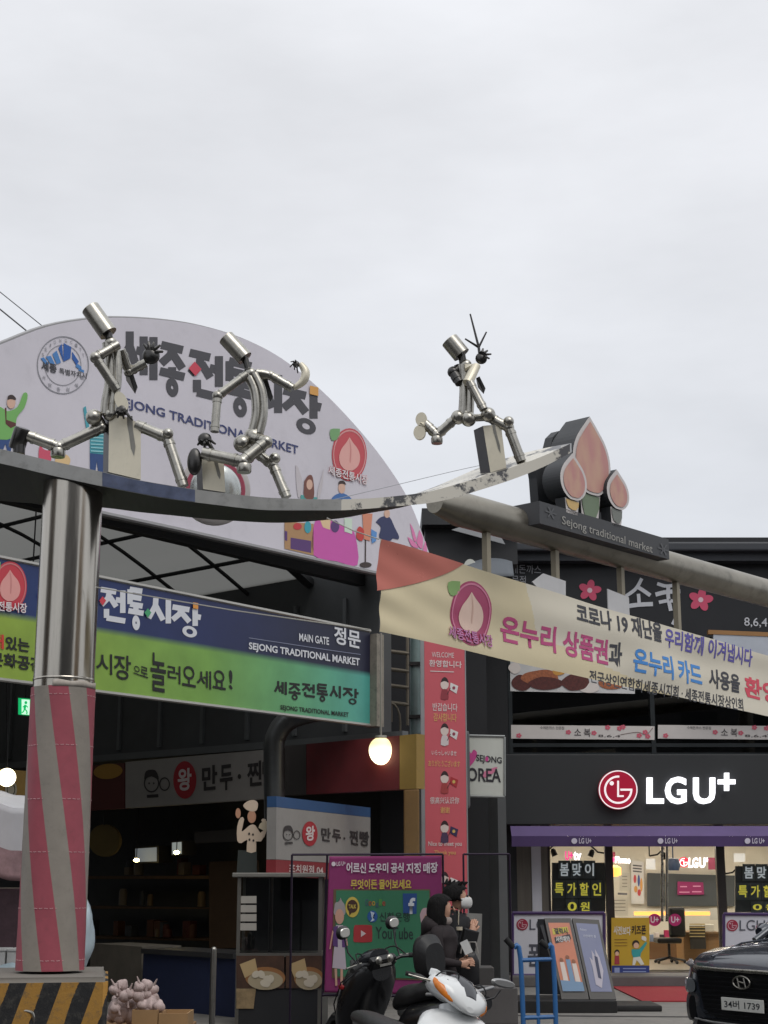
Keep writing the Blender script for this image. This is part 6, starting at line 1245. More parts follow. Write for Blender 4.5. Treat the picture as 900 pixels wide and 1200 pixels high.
for (q, lab) in (([(830, 1005), (840, 1005), (840, 1019), (830, 1019)], 'small maroon square notice on the shop wall'), ([(711, 998), (721, 998.5), (721, 1004), (711, 1004)], 'small maroon label above the Phone sign')): poster(q, mat('maroon_notice', (110, 36, 60), .5), lab, 29.0 if q[0][0] > 800 else 26.9, cat='notice', name='wall_notice')
for (px, py, lab) in ((645, 999, 'spot lamp on a bent arm left of the U+tv sign'), (697, 1000, 'spot lamp on a bent arm right of the U+tv sign'), (774, 1003, 'twin spot lamp hanging from the shop ceiling'), (862, 1024, 'spot lamp on a bent arm above the right tile sign')):
    m = MB(); c_ = at(px, py, 25.6); s_ = 1 if px != 697 else -1
    m.tube([c_ + V3((-.18 * s_, 0, .0)), c_ + V3((-.05 * s_, 0, .02)), c_ + V3((.06 * s_, 0, .12))], .014, 6); m.lathe([(.02, 0), (.045, .03), (.05, .12), (.0, .12)], c_ + V3((.03 * s_, 0, .06)), (.4 * s_, 0, -1), 12); m.tube([c_ + V3((-.18 * s_, 0, 0)), c_ + V3((-.18 * s_, 0, zt - .1 - c_.z))], .010, 6) if px in (774, 862) else m.tube([c_ + V3((.06 * s_, 0, .12)), c_ + V3((.06 * s_, 0, zt - .1 - c_.z))], .010, 6)
    tag(m.build('spot_lamp', M_black), lab, 'lamp')
m = MB(); c_ = at(789, 1016, 28.0); m.lathe([(.0, 0), (.10, 0), (.13, .1), (.10, .2), (0, .22)], c_ - UP * .06, n=16); m.tube([c_ + UP * .15, V3((c_.x, 28, zt - .1))], .012, 6); tag(m.build('round_lantern', mat('blue_lantern', (44, 62, 92), .5)), 'dark blue round hanging lantern inside the shop', 'lamp')
random.seed(21)
for i in range(9):
    px = 746 + i * 6.0; c_ = at(px, 1100, 28.75); z_ = at(760, 1104, 28.6).z + .002; h_ = .10 + .1 * random.random()
    m = MB(); m.box((c_.x, 28.78, z_ + h_ / 2), (.07 + .04 * random.random(), .06, h_), random.uniform(-.3, .3), 0, .006); tag(m.build('phone_box', mat('box_tone_%d' % (i % 4), ((196, 196, 200), (60, 62, 70), (166, 50, 100), (120, 140, 170))[i % 4], .4)), 'small phone box standing in the row on the low brown counter', 'box', 'phone boxes on the counter')
for i, (q, c_) in enumerate((([(757, 1006), (768, 1006.5), (768, 1019), (757, 1018.5)], (186, 190, 196)), ([(724, 1046), (735, 1046.5), (735, 1049), (724, 1048.5)], (90, 90, 96)), ([(832, 1064), (842, 1064), (842, 1078), (832, 1078)], (176, 176, 170)), ([(860, 1000), (873, 1000), (873, 1010), (860, 1010)], (186, 190, 196)))):
    poster(q, mat('leaflet_%d' % i, c_, .5), ('pale square leaflet left of the lit shop name', 'thin grey label on the cream shop wall', 'pale leaflet holder by the service desk', 'pale square leaflet above the right tile sign')[i], 29.3, cat='leaflet', name='wall_leaflet')
# white boards in front of the glass, red carpet
for (q, lab, tx) in (([(600.5, 1070), (708, 1070), (708, 1143), (600.5, 1143)], 'white shop board with violet frame behind the two tilted display panels', 614), ([(848, 1071), (950, 1072), (950, 1137), (848, 1136)], 'white shop board with violet frame behind the dark car', 860)):
    P_ = panel_y(24.30 if q[0][0] < 800 else 24.5); t = thing('shop_board', lab, 'sign', P_.w((q[0][0] + q[1][0]) / 2, q[2][1]), 'white boards along the shop front')
    m = MB(); m.board(P_, q, .06); m.build('panel', mat('board_white', (196, 197, 205), .45, var=.05), t)
    m = MB(); 
    for a_, b_ in ((0, 1), (1, 2), (2, 3), (3, 0)): m.tube([P_.w(*q[a_], .004), P_.w(*q[b_], .004)], .026, 6)
    m.build('frame', mat('board_violet', (66, 46, 92), .5), t)
    m = MB(); lgmark(m, P_, tx - 2, q[0][1] + 13.5, 6.8, 0, 1, .008); m.build('logo_disc', [ink(150, 32, 58), ink(190, 150, 160)], t)
    m = MB(); x0 = tx + 6.5; yb = q[0][1] + 19.5
    for ch, dx, w_, h_, up in (('L', 0, 7, 12, 0), ('G', 8, 10, 12.5, 0), ('U', 20, 10, 12, 0), ('+', 31, 6, 6, 6)): m.text(P_, ch, (x0 + dx, yb - up), (x0 + dx + w_, yb - up), h_, d=.008, bold=.0)
    m.text(P_, '폰', (x0 - 2, yb + 43), (x0 + 14, yb + 43), 26, d=.008, bold=.02); m.build('lettering', ink(74, 76, 86), t)
    for k_ in range(2): m = MB(); a = P_.w(q[0][0] + 8 if k_ == 0 else q[1][0] - 8, q[2][1]); m.span((a.x - .03, P_.O.y - .05, .12), (a.x + .03, P_.O.y + .05, a.z)); m.build('foot', M_ink_dark, t)
m = MB(); a, b = at(718, 1156, 23.9), at(830, 1156, 23.9); m.span((a.x, 21.2, .122), (b.x, 24.03, .137)); tag(m.build('red_carpet', mat('carpet_red', (150, 40, 48), .95, var=.15, scale=30, bump=.3)), 'red carpet laid before the phone shop door', 'carpet')
# black plinth with two tilted illuminated display panels
zp_ = .26; m = MB(); m.span((at(592, 1180, 19.6).x, 19.5, .12), (at(722, 1180, 19.6).x, 20.5, zp_), bev=.01); m.span((at(722, 1180, 19.6).x + .004, 19.7, .12), (at(778, 1185, 19.6).x, 20.5, .19), bev=.02); tag(m.build('low_platform', mat('platform_black', (34, 33, 33), .7, var=.3, dirt=.2)), 'low black platform carrying the two tilted display panels', 'platform')
for i, (q, lab, cols) in enumerate((([(638, 1076), (669, 1076), (690, 1165), (658, 1166)], 'tilted display panel with an orange poster of people', 0), ([(670.5, 1076), (702, 1078), (722, 1164), (691.5, 1165)], 'tilted display panel with a blue grey poster of a hand', 1))):
    yb_, yt_ = 19.72, 20.16; P4 = [at(*q[0], yt_), at(*q[1], yt_), at(*q[2], yb_), at(*q[3], yb_)]
    P4[2].z = P4[3].z = zp_ + .004
    U_ = (P4[2] - P4[3]); V_ = (P4[0] - P4[3]); Pt = Panel(P4[3], U_, V_)
    Pt.N = U_.cross(V_).normalized()
    t = thing('display_panel', lab, 'display', P4[3] - UP * .0, 'tilted display panels before the shop')
    f4 = lambda u, v, d=0: P4[3] * (1 - u) * (1 - v) + P4[2] * u * (1 - v) + P4[1] * u * v + P4[0] * (1 - u) * v + Pt.N * d
    m = MB(); m.prism([f4(0, 0), f4(1, 0), f4(1, 1), f4(0, 1)], Pt.N, .07); m.build('case', mat('panel_case', (88, 86, 84), .5, .3), t)
    m = MB(); m.prism([f4(.10, .09, .004), f4(.90, .09, .004), f4(.90, .94, .004), f4(.10, .94, .004)], Pt.N, 0)
    m.build('poster', (mat('poster_orange', (206, 124, 92), .3, var=.12, scale=2), mat('poster_bluegrey', (122, 128, 160), .3, var=.12, scale=2))[i], t)
    m = MB()
    def pa(pts, mi_, d): m.prism([f4(.1 + .8 * x, .09 + .85 * y, d) for x, y in pts], Pt.N, 0, mi_)
    def ptxt(body, x0, x1, y0, y1, mi_, d, bo=.03):
        vs, fs = glyphs(body, bo, False); m.add([f4(.1 + .8 * (x0 + (x1 - x0) * u), .09 + .85 * (y0 + (y1 - y0) * v), d) for u, v, z in vs], fs, mi_)
    if i == 0:
        pa([(.12, .82), (.88, .86), (.86, .94), (.12, .91)], 0, .008); ptxt('갤럭시', .2, .82, .83, .92, 3, .011); pa([(.14, .69), (.92, .76), (.9, .83), (.14, .78)], 3, .008); ptxt('사전예약', .2, .85, .71, .80, 2, .011)
        for (x, y, c_) in ((.25, .38, 1), (.55, .42, 4), (.8, .36, 1)):
            pa([(x + .09 * math.cos(R(k_)), y + .03 * math.sin(R(k_)) + .07) for k_ in range(0, 360, 30)], 5, .012); pa([(x - .12, .02), (x + .12, .02), (x + .1, y + .04), (x - .1, y + .04)], c_, .01)
        pa([(0, 0), (1, 0), (1, .13), (0, .16)], 4, .014)
    else:
        ptxt('Galaxy', .12, .42, .88, .92, 3, .008, 0); ptxt('사전예약 중', .2, .8, .79, .83, 3, .008, .0)
        pa([(.3, .1), (.55, .05), (.8, .3), (.75, .5), (.62, .62), (.58, .5), (.45, .6), (.4, .45), (.28, .5), (.32, .35)], 1, .008); pa([(.48, .2), (.62, .18), (.66, .5), (.52, .52)], 2, .011)
    m.build('poster_print', [ink(206, 190, 80), ink(222, 206, 196), ink(214, 210, 206), ink(60, 56, 62), ink(120, 150, 180), ink(150, 96, 70)] if i == 0 else [M_black, ink(190, 184, 196), ink(70, 74, 100), ink(220, 222, 232)], t)
    m = MB(); a, b = f4(.5, .85, -.08), f4(.5, .85, -.08) + V3((.05, .25, 0)); b.z = zp_ + .002; m.tube([a, b], .02, 8); m.build('prop_leg', M_ink_dark, t)
    if i == 0: m = MB(); m.prism([at(630, 1077, 20.2), at(637.6, 1077, 20.18), at(657.5, 1165.5, 19.74), at(630, 1165, 20.2)], V3((-.3, -1, 0)), .03); m.build('side_panel', M_char, t)
# blue hand truck
YH = 12.2; P_ = panel_y(YH); ht = thing('hand_truck', 'blue tube hand truck with black grips parked upright', 'hand truck', V3((P_.w(630, 1280).x, YH, 0)))
M_bl = mat('blue_paint', (44, 96, 150), .4, var=.12, dirt=.15)
gz = lambda px, py, dy=0: at(px, py, YH + dy)
for (a, b, c, d, dy) in (((592.5, 1100), (602, 1110.5), (610, 1123), (616, 1290), 0), ((633, 1103), (642, 1110.5), (648.5, 1122), (654, 1290), 0)):
    m = MB(); D = gz(*d); D.z = .16; m.tube(smooth_pts([gz(*b), gz(*c), D], 4), .019, 10); m.build('upright', M_bl, ht)
    m = MB(); m.tube([gz(*a), gz(*b)], .023, 10); m.build('grip', M_rubber, ht)
for (y0) in (1124.5, 1192, 1240): m = MB(); x_ = (y0 - 1124) / 166 * 6; m.tube([gz(610.5 + x_, y0 + .8), gz(648.5 + x_, y0 - .5)], .016, 8); m.build('crossbar', M_bl, ht)
m = MB(); m.tube([gz(629, 1126), gz(633, 1265)], .014, 8); m.build('centre_bar', M_bl, ht)
a, b = gz(616, 1290), gz(654, 1290); m = MB(); m.span((a.x, YH - .22, .012), (b.x, YH + .02, .03)); m.build('toe_plate', M_bl, ht)
for x in (a.x - .04, b.x + .04): m = MB(); m.lathe([(.0, -.02), (.05, -.025), (.10, -.02), (.10, .02), (.05, .025), (0, .02)], (x, YH + .08, .102), (1, 0, 0), 20); m.build('wheel', M_rubber, ht)
# loose things by the dark pier: leaning board, grey box, black case
m = MB(); P_ = panel_y(19.2); m.board(P_, [(547, 1070), (565, 1071), (563, 1140), (547, 1142)], .04); lb_ = tag(m.build('leaning_board', mat('pale_board', (150, 148, 144), .6, var=.25, scale=6)), 'pale grey board leaning behind the two people', 'board')
m = MB(); P_ = panel_y(19.25); m.board(P_, [(539, 1070), (546.5, 1070), (546.5, 1100), (539, 1100)], .03); tag(m.build('brown_board', mat('taupe_board', (84, 78, 72), .6)), 'narrow taupe board beside the pale leaning board', 'board')
m = MB(); a, b = at(560, 1134, 18.4), at(579, 1134, 18.4); m.span((a.x, 18.4, .122), (b.x, 18.9, a.z), bev=.01); tag(m.build('grey_box', mat('grey_block', (82, 80, 78), .8)), 'grey box on the pavement beside the dark pier', 'box')
m = MB(); a, b = at(545, 1158, 18.3), at(604, 1158, 18.3); m.span((a.x, 18.0, .122), (b.x, 18.38, a.z + .02), bev=.01); tag(m.build('stone_ledge', mat('step_stone', (96, 93, 92), .7, dirt=.3)), 'low stone ledge under the empty purple frame', 'ledge')
#@@PART5
# ================================================================== SCOOTERS, CAR, PEOPLE
def xf(loc, heading, roll=0.):
    h = V3((heading[0], heading[1], 0)).normalized(); Z = math.atan2(h.y, h.x)
    return Matrix.Translation(V3(loc)) @ Matrix.Rotation(Z, 4, 'Z') @ Matrix.Rotation(roll, 4, 'X')
def loft(mb, secs, n=20, mi=0, p=2.4, caps=True):
    """secs: (x, zc, half width, half height[, yc]) superellipse sections along x"""
    vs = []
    for s_ in secs:
        x, zc, w, h = s_[:4]; yc = s_[4] if len(s_) > 4 else 0
        for j in range(n):
            a = 2 * math.pi * j / n; c, s2 = math.cos(a), math.sin(a)
            vs.append((x, yc + w * math.copysign(abs(c) ** (2 / p), c), zc + h * math.copysign(abs(s2) ** (2 / p), s2)))
    k = len(secs); fs = [[i * n + j, i * n + (j + 1) % n, (i + 1) * n + (j + 1) % n, (i + 1) * n + j] for i in range(k - 1) for j in range(n)]
    mb.add(vs, fs, mi, True)
    if caps: mb.add(vs[:n], [list(range(n))[::-1]], mi, True); mb.add(vs[-n:], [list(range(n))], mi, True)
def bake(mb, M): mb.v = [M @ V3(v) for v in mb.v]; return mb
def wheel(M, c, r, w, root, rimm, steer=0.):
    A = M @ V3(c); ax = (M.to_3x3() @ Matrix.Rotation(steer, 3, 'Z')) @ V3((0, 1, 0))
    h = w / 2; m = MB(); m.lathe([(r * .66, -h * .9), (r * .85, -h), (r * .97, -h * .6), (r, 0), (r * .97, h * .6), (r * .85, h), (r * .66, h * .9)], A, ax, 36); o = m.build('wheel', M_rubber, root)
    m = MB(); m.lathe([(.0, -h * .5), (r * .2, -h * .6), (r * .25, -h * .3), (r * .56, -h * .35), (r * .66, -h * .85), (r * .69, -h * .85), (r * .69, h * .85), (r * .66, h * .85), (r * .56, h * .35), (r * .25, h * .3), (r * .2, h * .6), (0, h * .5)], A, ax, 36); m.build('rim', rimm, o); return o
M_scw = mat('scooter_white', (214, 216, 216), .22, var=.04, coat=.4); M_scb = mat('scooter_black', (20, 20, 22), .28, var=.15, coat=.3); M_amber = mat('amber_lens', (206, 118, 34), .2, var=.25, scale=30); M_smoke = mat('smoked_screen', (64, 66, 70), .15, var=.1)
M_seat = mat('seat_vinyl', (22, 22, 23), .5, var=.2, scale=12, bump=.15); M_silver = mat('silver_trim', (150, 150, 150), .35, .6)

# ---- white scooter (only its nose shows)
WS = xf((at(497, 1200, 9.5).x, 9.5, 0), (.42, -.91), -R(11))
ws = thing('white_scooter', 'white scooter with orange turn signals standing at the bottom edge', 'scooter', WS @ V3((0, 0, 0)))
def P5(name, fn, m_, root, M, sharp=50, **k):
    b = MB(); fn(b); bake(b, M); return b.build(name, m_, root, sharp=sharp, **k)
SW = WS @ Matrix.Translation((.02, 0, 1.05)) @ Matrix.Rotation(R(12), 4, 'Z') @ Matrix.Rotation(-R(12), 4, 'X') @ Matrix.Scale(.76, 4)   # steered and leaning head
def cowl(b): loft(b, [(-.14, -.02, .10, .05), (-.10, .0, .24, .075), (-.02, .015, .29, .10), (.08, .0, .27, .105), (.16, -.04, .20, .09), (.21, -.08, .11, .055), (.225, -.10, .04, .02)], 28, p=2.2)
P5('handlebar_cowl', cowl, M_scw, ws, SW)
P5('visor', lambda b: loft(b, [(-.06, .085, .085, .055), (.0, .09, .115, .06), (.08, .065, .12, .065), (.15, .02, .10, .055), (.20, -.03, .06, .03)], 24, p=2.2), M_smoke, ws, SW)
for s_ in (1, -1):
    P5('turn_signal', lambda b: loft(b, [(.03, .02, .012, .02, s_ * .27), (.07, -.005, .04, .036, s_ * .245), (.12, -.035, .045, .042, s_ * .205), (.165, -.07, .025, .03, s_ * .165), (.18, -.085, .008, .01, s_ * .15)], 16, p=2.4), M_amber, ws, SW)
    P5('handlebar', lambda b: b.tube([(-.06, s_ * .2, .0), (-.10, s_ * .30, .02), (-.16, s_ * .38, .01)], .016, 10), M_black, ws, SW)
    P5('grip', lambda b: b.tube([(-.11, s_ * .30, .02), (-.17, s_ * .40, .005)], .019, 10), M_rubber, ws, SW)
    P5('brake_lever', lambda b: b.tube([(.0, s_ * .27, .01), (-.02, s_ * .33, .0), (-.09, s_ * .43, -.01)], [.012, .009, .007], 8), M_chrome, ws, SW)
def mir(s_):
    a = V3((-.08, s_ * .26, .08)); b_ = V3((-.12, s_ * .40, .22)); return a, b_
for s_ in (1,):
    a, b_ = V3((-.05, .27, .03)), V3((-.02, .40, .12))
    mo_ = P5('mirror', lambda b: loft(b, [(-.02, .155, .10, .018, .47), (.0, .155, .13, .035, .47), (.02, .155, .11, .022, .47)], 18, p=2.2), M_silver, ws, SW @ Matrix.Rotation(R(12), 4, 'X'))
    P5('mirror_stalk', lambda b: b.tube([a, b_, V3((0, .42, .19))], .008, 8), M_black, ws, SW)
P5('brake_reservoir', lambda b: b.box((-.06, -.21, .085), (.07, .07, .06), .3, 0, .012), M_scw, ws, SW); P5('panel_gap', lambda b: (b.tube([(.19, .10, -.03), (.10, .20, .055), (-.06, .23, .06)], .004, 5), b.tube([(.19, -.10, -.03), (.10, -.20, .055), (-.06, -.23, .06)], .004, 5)), M_black, ws, SW)
P5('leg_shield', lambda b: loft(b, [(.0, .93, .10, .03), (.05, .86, .23, .10), (.11, .74, .28, .20), (.17, .58, .28, .28), (.22, .46, .22, .24), (.25, .42, .12, .12)], 28, p=2.6), M_scw, ws, WS)
P5('grille_vent', lambda b: (loft(b, [(.13, .76, .09, .012), (.165, .76, .08, .010)], 14), loft(b, [(.14, .72, .11, .012), (.185, .72, .10, .010)], 14), loft(b, [(.16, .67, .12, .012), (.205, .67, .11, .010)], 14)), M_silver, ws, WS)
P5('front_emblem', lambda b: (b.box((.098, -.02, .815), (.01, .012, .03), .3), b.box((.098, .02, .815), (.01, .012, .03), -.3), b.box((.10, 0, .815), (.01, .05, .008))), M_ink_dark, ws, WS)
P5('steering_neck', lambda b: b.tube([(.0, 0, .98), (.06, 0, .74), (.14, 0, .55)], .08, 16), M_scw, ws, WS)
P5('front_fender', lambda b: loft(b, [(.10, .40, .05, .03), (.2, .47, .09, .05), (.32, .49, .10, .05), (.44, .46, .09, .05), (.53, .38, .05, .04)], 16), M_scw, ws, WS)
for y_ in (.09, -.09): P5('fork', lambda b: b.tube([(.16, y_, .52), (.33, y_, .25)], .022, 10), M_silver, ws, WS)
P5('floorboard', lambda b: b.box((-.22, 0, .33), (.5, .36, .10), None, 0, .03), M_scw, ws, WS)
P5('rear_body', lambda b: loft(b, [(-.42, .42, .12, .14), (-.55, .52, .17, .2), (-.8, .58, .18, .18), (-1.1, .64, .15, .13), (-1.28, .68, .07, .06)], 22), M_scw, ws, WS)
P5('seat', lambda b: loft(b, [(-.42, .72, .09, .03), (-.55, .76, .14, .05), (-.85, .79, .15, .055), (-1.15, .82, .13, .05), (-1.22, .82, .06, .03)], 20), M_seat, ws, WS)
wheel(WS, (.34, 0, .23), .23, .11, ws, M_silver); wheel(WS, (-.95, 0, .23), .23, .12, ws, M_silver)
for y_ in (.2, -.2):
    P5('brake_cable', lambda b: b.tube(smooth_pts([(-.02, y_ * 1.3, .0), (.06, y_ * 1.2, .10), (.10, y_ * .6, .13), (.06, y_ * .3, .06)], 4), .006, 6), M_black, ws, SW)
P5('body_seam', lambda b: b.tube([(.062, -.225, .84), (.085, -.12, .872), (.09, 0, .885), (.085, .12, .872), (.062, .225, .84)], .004, 5), M_ink_dark, ws, WS)
P5('headlight', lambda b: loft(b, [(.20, .60, .04, .03), (.255, .58, .09, .05), (.275, .56, .05, .03)], 18), mat('scooter_headlight', (150, 154, 156), .1, .3), ws, WS)
P5('side_stand', lambda b: b.tube([(-.35, .14, .3), (-.3, .26, .01)], .014, 8), M_black, ws, WS)

# ---- black scooter in profile
BS = xf((at(452, 1200, 13.3).x, 13.3, 0), (-.62, .78), -R(8))
bs = thing('black_scooter', 'black maxi scooter with a covered seat and round mirrors before the magenta banner', 'scooter', BS @ V3((0, 0, 0)))
P5('front_fairing', lambda b: loft(b, [(-.12, .98, .10, .08), (-.05, .94, .20, .16), (.08, .84, .25, .24), (.2, .70, .25, .25), (.32, .58, .20, .18), (.42, .50, .09, .08)], 26, p=2.3), M_scb, bs, BS)
P5('windscreen', lambda b: loft(b, [(-.10, 1.10, .09, .05), (-.04, 1.08, .16, .07), (.06, 1.0, .18, .08), (.16, .92, .15, .06)], 20), mat('dark_screen', (34, 36, 40), .12), bs, BS)
P5('dashboard', lambda b: b.box((-.13, 0, 1.05), (.06, .26, .10), Matrix.Rotation(R(-35), 3, 'Y'), 0, .02), M_black, bs, BS)
P5('instrument', lambda b: (b.ball((-.17, .06, 1.07), .035, (.5, 1, 1)), b.ball((-.17, -.06, 1.07), .035, (.5, 1, 1)), b.box((-.175, 0, 1.03), (.012, .12, .02))), M_chrome, bs, BS)
P5('headlight', lambda b: loft(b, [(.38, .62, .05, .03), (.415, .60, .10, .05), (.43, .57, .05, .03)], 18), mat('scooter_headlight', (150, 154, 156), .1, .3), bs, BS)
for s_ in (1, -1):
    P5('brake_cable', lambda b: b.tube(smooth_pts([(-.16, s_ * .25, 1.06), (-.06, s_ * .2, 1.14), (-.02, s_ * .08, 1.10), (-.06, s_ * .03, 1.0)], 4), .006, 6), M_rubber, bs, BS)
    P5('fairing_seam', lambda b: b.tube([(-.06, s_ * .205, 1.02), (.1, s_ * .262, .92), (.24, s_ * .255, .74), (.36, s_ * .16, .62)], .006, 5), M_ink_dark, bs, BS)
P5('indicator_lens', lambda b: b.ball((.12, .25, .88), .03, (1.3, .5, .8)), mat('red_lens', (150, 30, 34), .25), bs, BS)
for s_ in (1, -1):
    P5('handlebar', lambda b: b.tube([(-.12, 0, 1.02), (-.14, s_ * .2, 1.06), (-.22, s_ * .36, 1.05)], .014, 8), M_black, bs, BS); P5('grip', lambda b: b.tube([(-.17, s_ * .26, 1.06), (-.24, s_ * .39, 1.05)], .02, 10), M_rubber, bs, BS)
    P5('brake_lever', lambda b: b.tube([(-.12, s_ * .2, 1.07), (-.15, s_ * .38, 1.06)], .008, 6), M_chrome, bs, BS)
    mo_ = P5('mirror', lambda b: loft(b, [(-.02, 1.32, .055, .04, s_ * .26), (.01, 1.32, .07, .055, s_ * .26), (.05, 1.32, .04, .03, s_ * .26)], 16), M_black, bs, BS); P5('mirror_glass', lambda b: loft(b, [(-.022, 1.32, .05, .038, s_ * .26), (-.026, 1.32, .045, .033, s_ * .26)], 16), mat('scooter_mirror', (214, 212, 206), .12, .6, var=.03), mo_, BS)
    P5('mirror_stalk', lambda b: b.tube([(-.1, s_ * .22, 1.06), (-.02, s_ * .25, 1.16), (.0, s_ * .26, 1.29)], .007, 6), M_black, bs, BS)
    P5('side_panel', lambda b: loft(b, [(.02, .60, .012, .03, s_ * .235), (-.1, .57, .014, .075, s_ * .235), (-.26, .50, .014, .06, s_ * .225), (-.36, .45, .012, .02, s_ * .21)], 14), mat('grey_fairing', (120, 120, 118), .35, .4), bs, BS)
P5('floor_body', lambda b: loft(b, [(.15, .45, .18, .16), (-.1, .42, .22, .16), (-.4, .42, .22, .15), (-.7, .46, .20, .15)], 20), M_scb, bs, BS)
P5('rear_body', lambda b: loft(b, [(-.45, .54, .16, .16), (-.6, .62, .20, .17), (-.9, .70, .19, .13), (-1.2, .76, .13, .10), (-1.36, .79, .06, .05)], 22), M_scb, bs, BS)
P5('seat', lambda b: loft(b, [(-.34, .74, .10, .06), (-.45, .80, .15, .085), (-.62, .82, .16, .085), (-.74, .86, .16, .09), (-.98, .90, .15, .07), (-1.14, .90, .08, .04)], 20), M_seat, bs, BS)
P5('backrest', lambda b: loft(b, [(-.66, 1.10, .09, .12), (-.70, 1.11, .13, .17), (-.76, 1.11, .135, .175), (-.82, 1.09, .10, .13)], 22, p=2.6), M_seat, bs, BS)
P5('rear_rack', lambda b: (b.tube([(-.86, .16, .86), (-1.3, .14, .88)], .014, 8), b.tube([(-.86, -.16, .86), (-1.3, -.14, .88)], .014, 8), b.tube([(-1.3, -.14, .88), (-1.3, .14, .88)], .014, 8), b.tube([(-.9, 0, .87), (-.9, 0, 1.0)], .02, 8)), M_silver, bs, BS)
P5('exhaust', lambda b: b.tube([(-.5, -.2, .28), (-.8, -.24, .32), (-1.25, -.24, .42)], [.03, .06, .065], 14), M_black, bs, BS)
P5('front_fender', lambda b: loft(b, [(.24, .5, .05, .03), (.38, .58, .08, .04), (.54, .58, .085, .04), (.68, .50, .05, .03)], 14), M_scb, bs, BS)
for y_ in (.1, -.1): P5('fork', lambda b: b.tube([(.28, y_, .62), (.47, y_, .26)], .024, 8), M_ink_dark, bs, BS)
wheel(BS, (.48, 0, .27), .27, .12, bs, M_ink_dark); wheel(BS, (-.92, 0, .26), .26, .13, bs, M_ink_dark)
P5('side_stand', lambda b: b.tube([(-.3, .16, .3), (-.25, .3, .01)], .014, 8), M_black, bs, BS)

# ---- dark SUV at the right edge
ch = V3((-.83, -.56, 0)).normalized(); cl_ = V3((-ch.y, ch.x, 0)); pc = at(874, 1177, 14.9)
CM = xf((pc.x, pc.y, 0), (ch.x, ch.y)); CM = CM @ Matrix.Translation((.0, 0, 0))
car = thing('parked_suv', 'dark blue grey SUV with a chrome grille bar and an oval emblem', 'car', CM @ V3((-2.3, 0, 0)))
M_cp = mat('car_paint', (40, 46, 56), .22, .3, var=.05, coat=.8); M_cg = mat('car_glass', (22, 24, 28), .06, var=.05); M_ck = mat('car_black', (14, 15, 18), .3, var=.1)
def carbody(b):
    #        x,   w,   zb,  zs(belt), zt(top edge), crown
    S = [(.00, .60, .42, .70, .86, .0), (-.03, .74, .34, .74, .90, .005), (-.10, .84, .30, .78, .945, .02), (-.22, .90, .27, .82, .985, .035), (-.45, .935, .25, .86, 1.03, .045), (-.8, .945, .24, .90, 1.06, .05), (-1.15, .945, .24, .93, 1.09, .05), (-1.35, .945, .24, .95, 1.11, .03),
         (-2.4, .945, .24, .97, 1.12, .0), (-3.6, .945, .24, .99, 1.13, .0), (-4.4, .92, .28, 1.0, 1.12, .0), (-4.68, .86, .36, .98, 1.08, .0), (-4.77, .74, .42, .9, 1.0, .0)]
    prof = []
    for (x, w, zb_, zs, ztp, cr) in S:
        h = [(0, zb_), (w * .86, zb_), (w * .97, zb_ + .08), (w, zb_ + .25), (w * .995, (zb_ + zs) / 2 + .1), (w * .985, zs), (w * .95, zs + (ztp - zs) * .55), (w * .86, ztp), (w * .55, ztp + cr * .7), (w * .25, ztp + cr), (0, ztp + cr)]
        prof.append([(x, y, z) for y, z in h] + [(x, -y, z) for y, z in h[::-1][1:-1]])
    n = len(prof[0]); vs = [p for r in prof for p in r]
    fs = [[i * n + j, i * n + (j + 1) % n, (i + 1) * n + (j + 1) % n, (i + 1) * n + j] for i in range(len(S) - 1) for j in range(n)]
    b.add(vs, fs, 0, True); b.add(prof[0], [list(range(n))[::-1]], 0, True); b.add(prof[-1], [list(range(n))], 0, True)
P5('body', carbody, M_cp, car, CM, sharp=35)
def cabin(b, off=0., z0=1.08):
    S = [(-1.12, .80, 1.08, .80, 1.085), (-1.95, .86, 1.08, .66, 1.60), (-2.4, .87, 1.08, .66, 1.66), (-3.4, .87, 1.08, .65, 1.66), (-4.1, .85, 1.08, .62, 1.60), (-4.6, .80, 1.08, .70, 1.12)]
    vs = []
    for (x, wb, zb_, wt, ztp) in S: vs += [(x, -wb - off, zb_), (x, -wt - off, ztp + off), (x, 0, ztp + .03 + off), (x, wt + off, ztp + off), (x, wb + off, zb_)]
    fs = [[i * 5 + j, i * 5 + j + 1, (i + 1) * 5 + j + 1, (i + 1) * 5 + j] for i in range(len(S) - 1) for j in range(4)]
    b.add(vs, fs, 0, False)
P5('windows', lambda b: cabin(b), M_cg, car, CM)
P5('roof', lambda b: loft(b, [(-1.9, 1.605, .62, .03), (-2.4, 1.675, .67, .03), (-3.4, 1.68, .66, .03), (-4.15, 1.615, .62, .03)], 20, p=4), M_cp, car, CM)
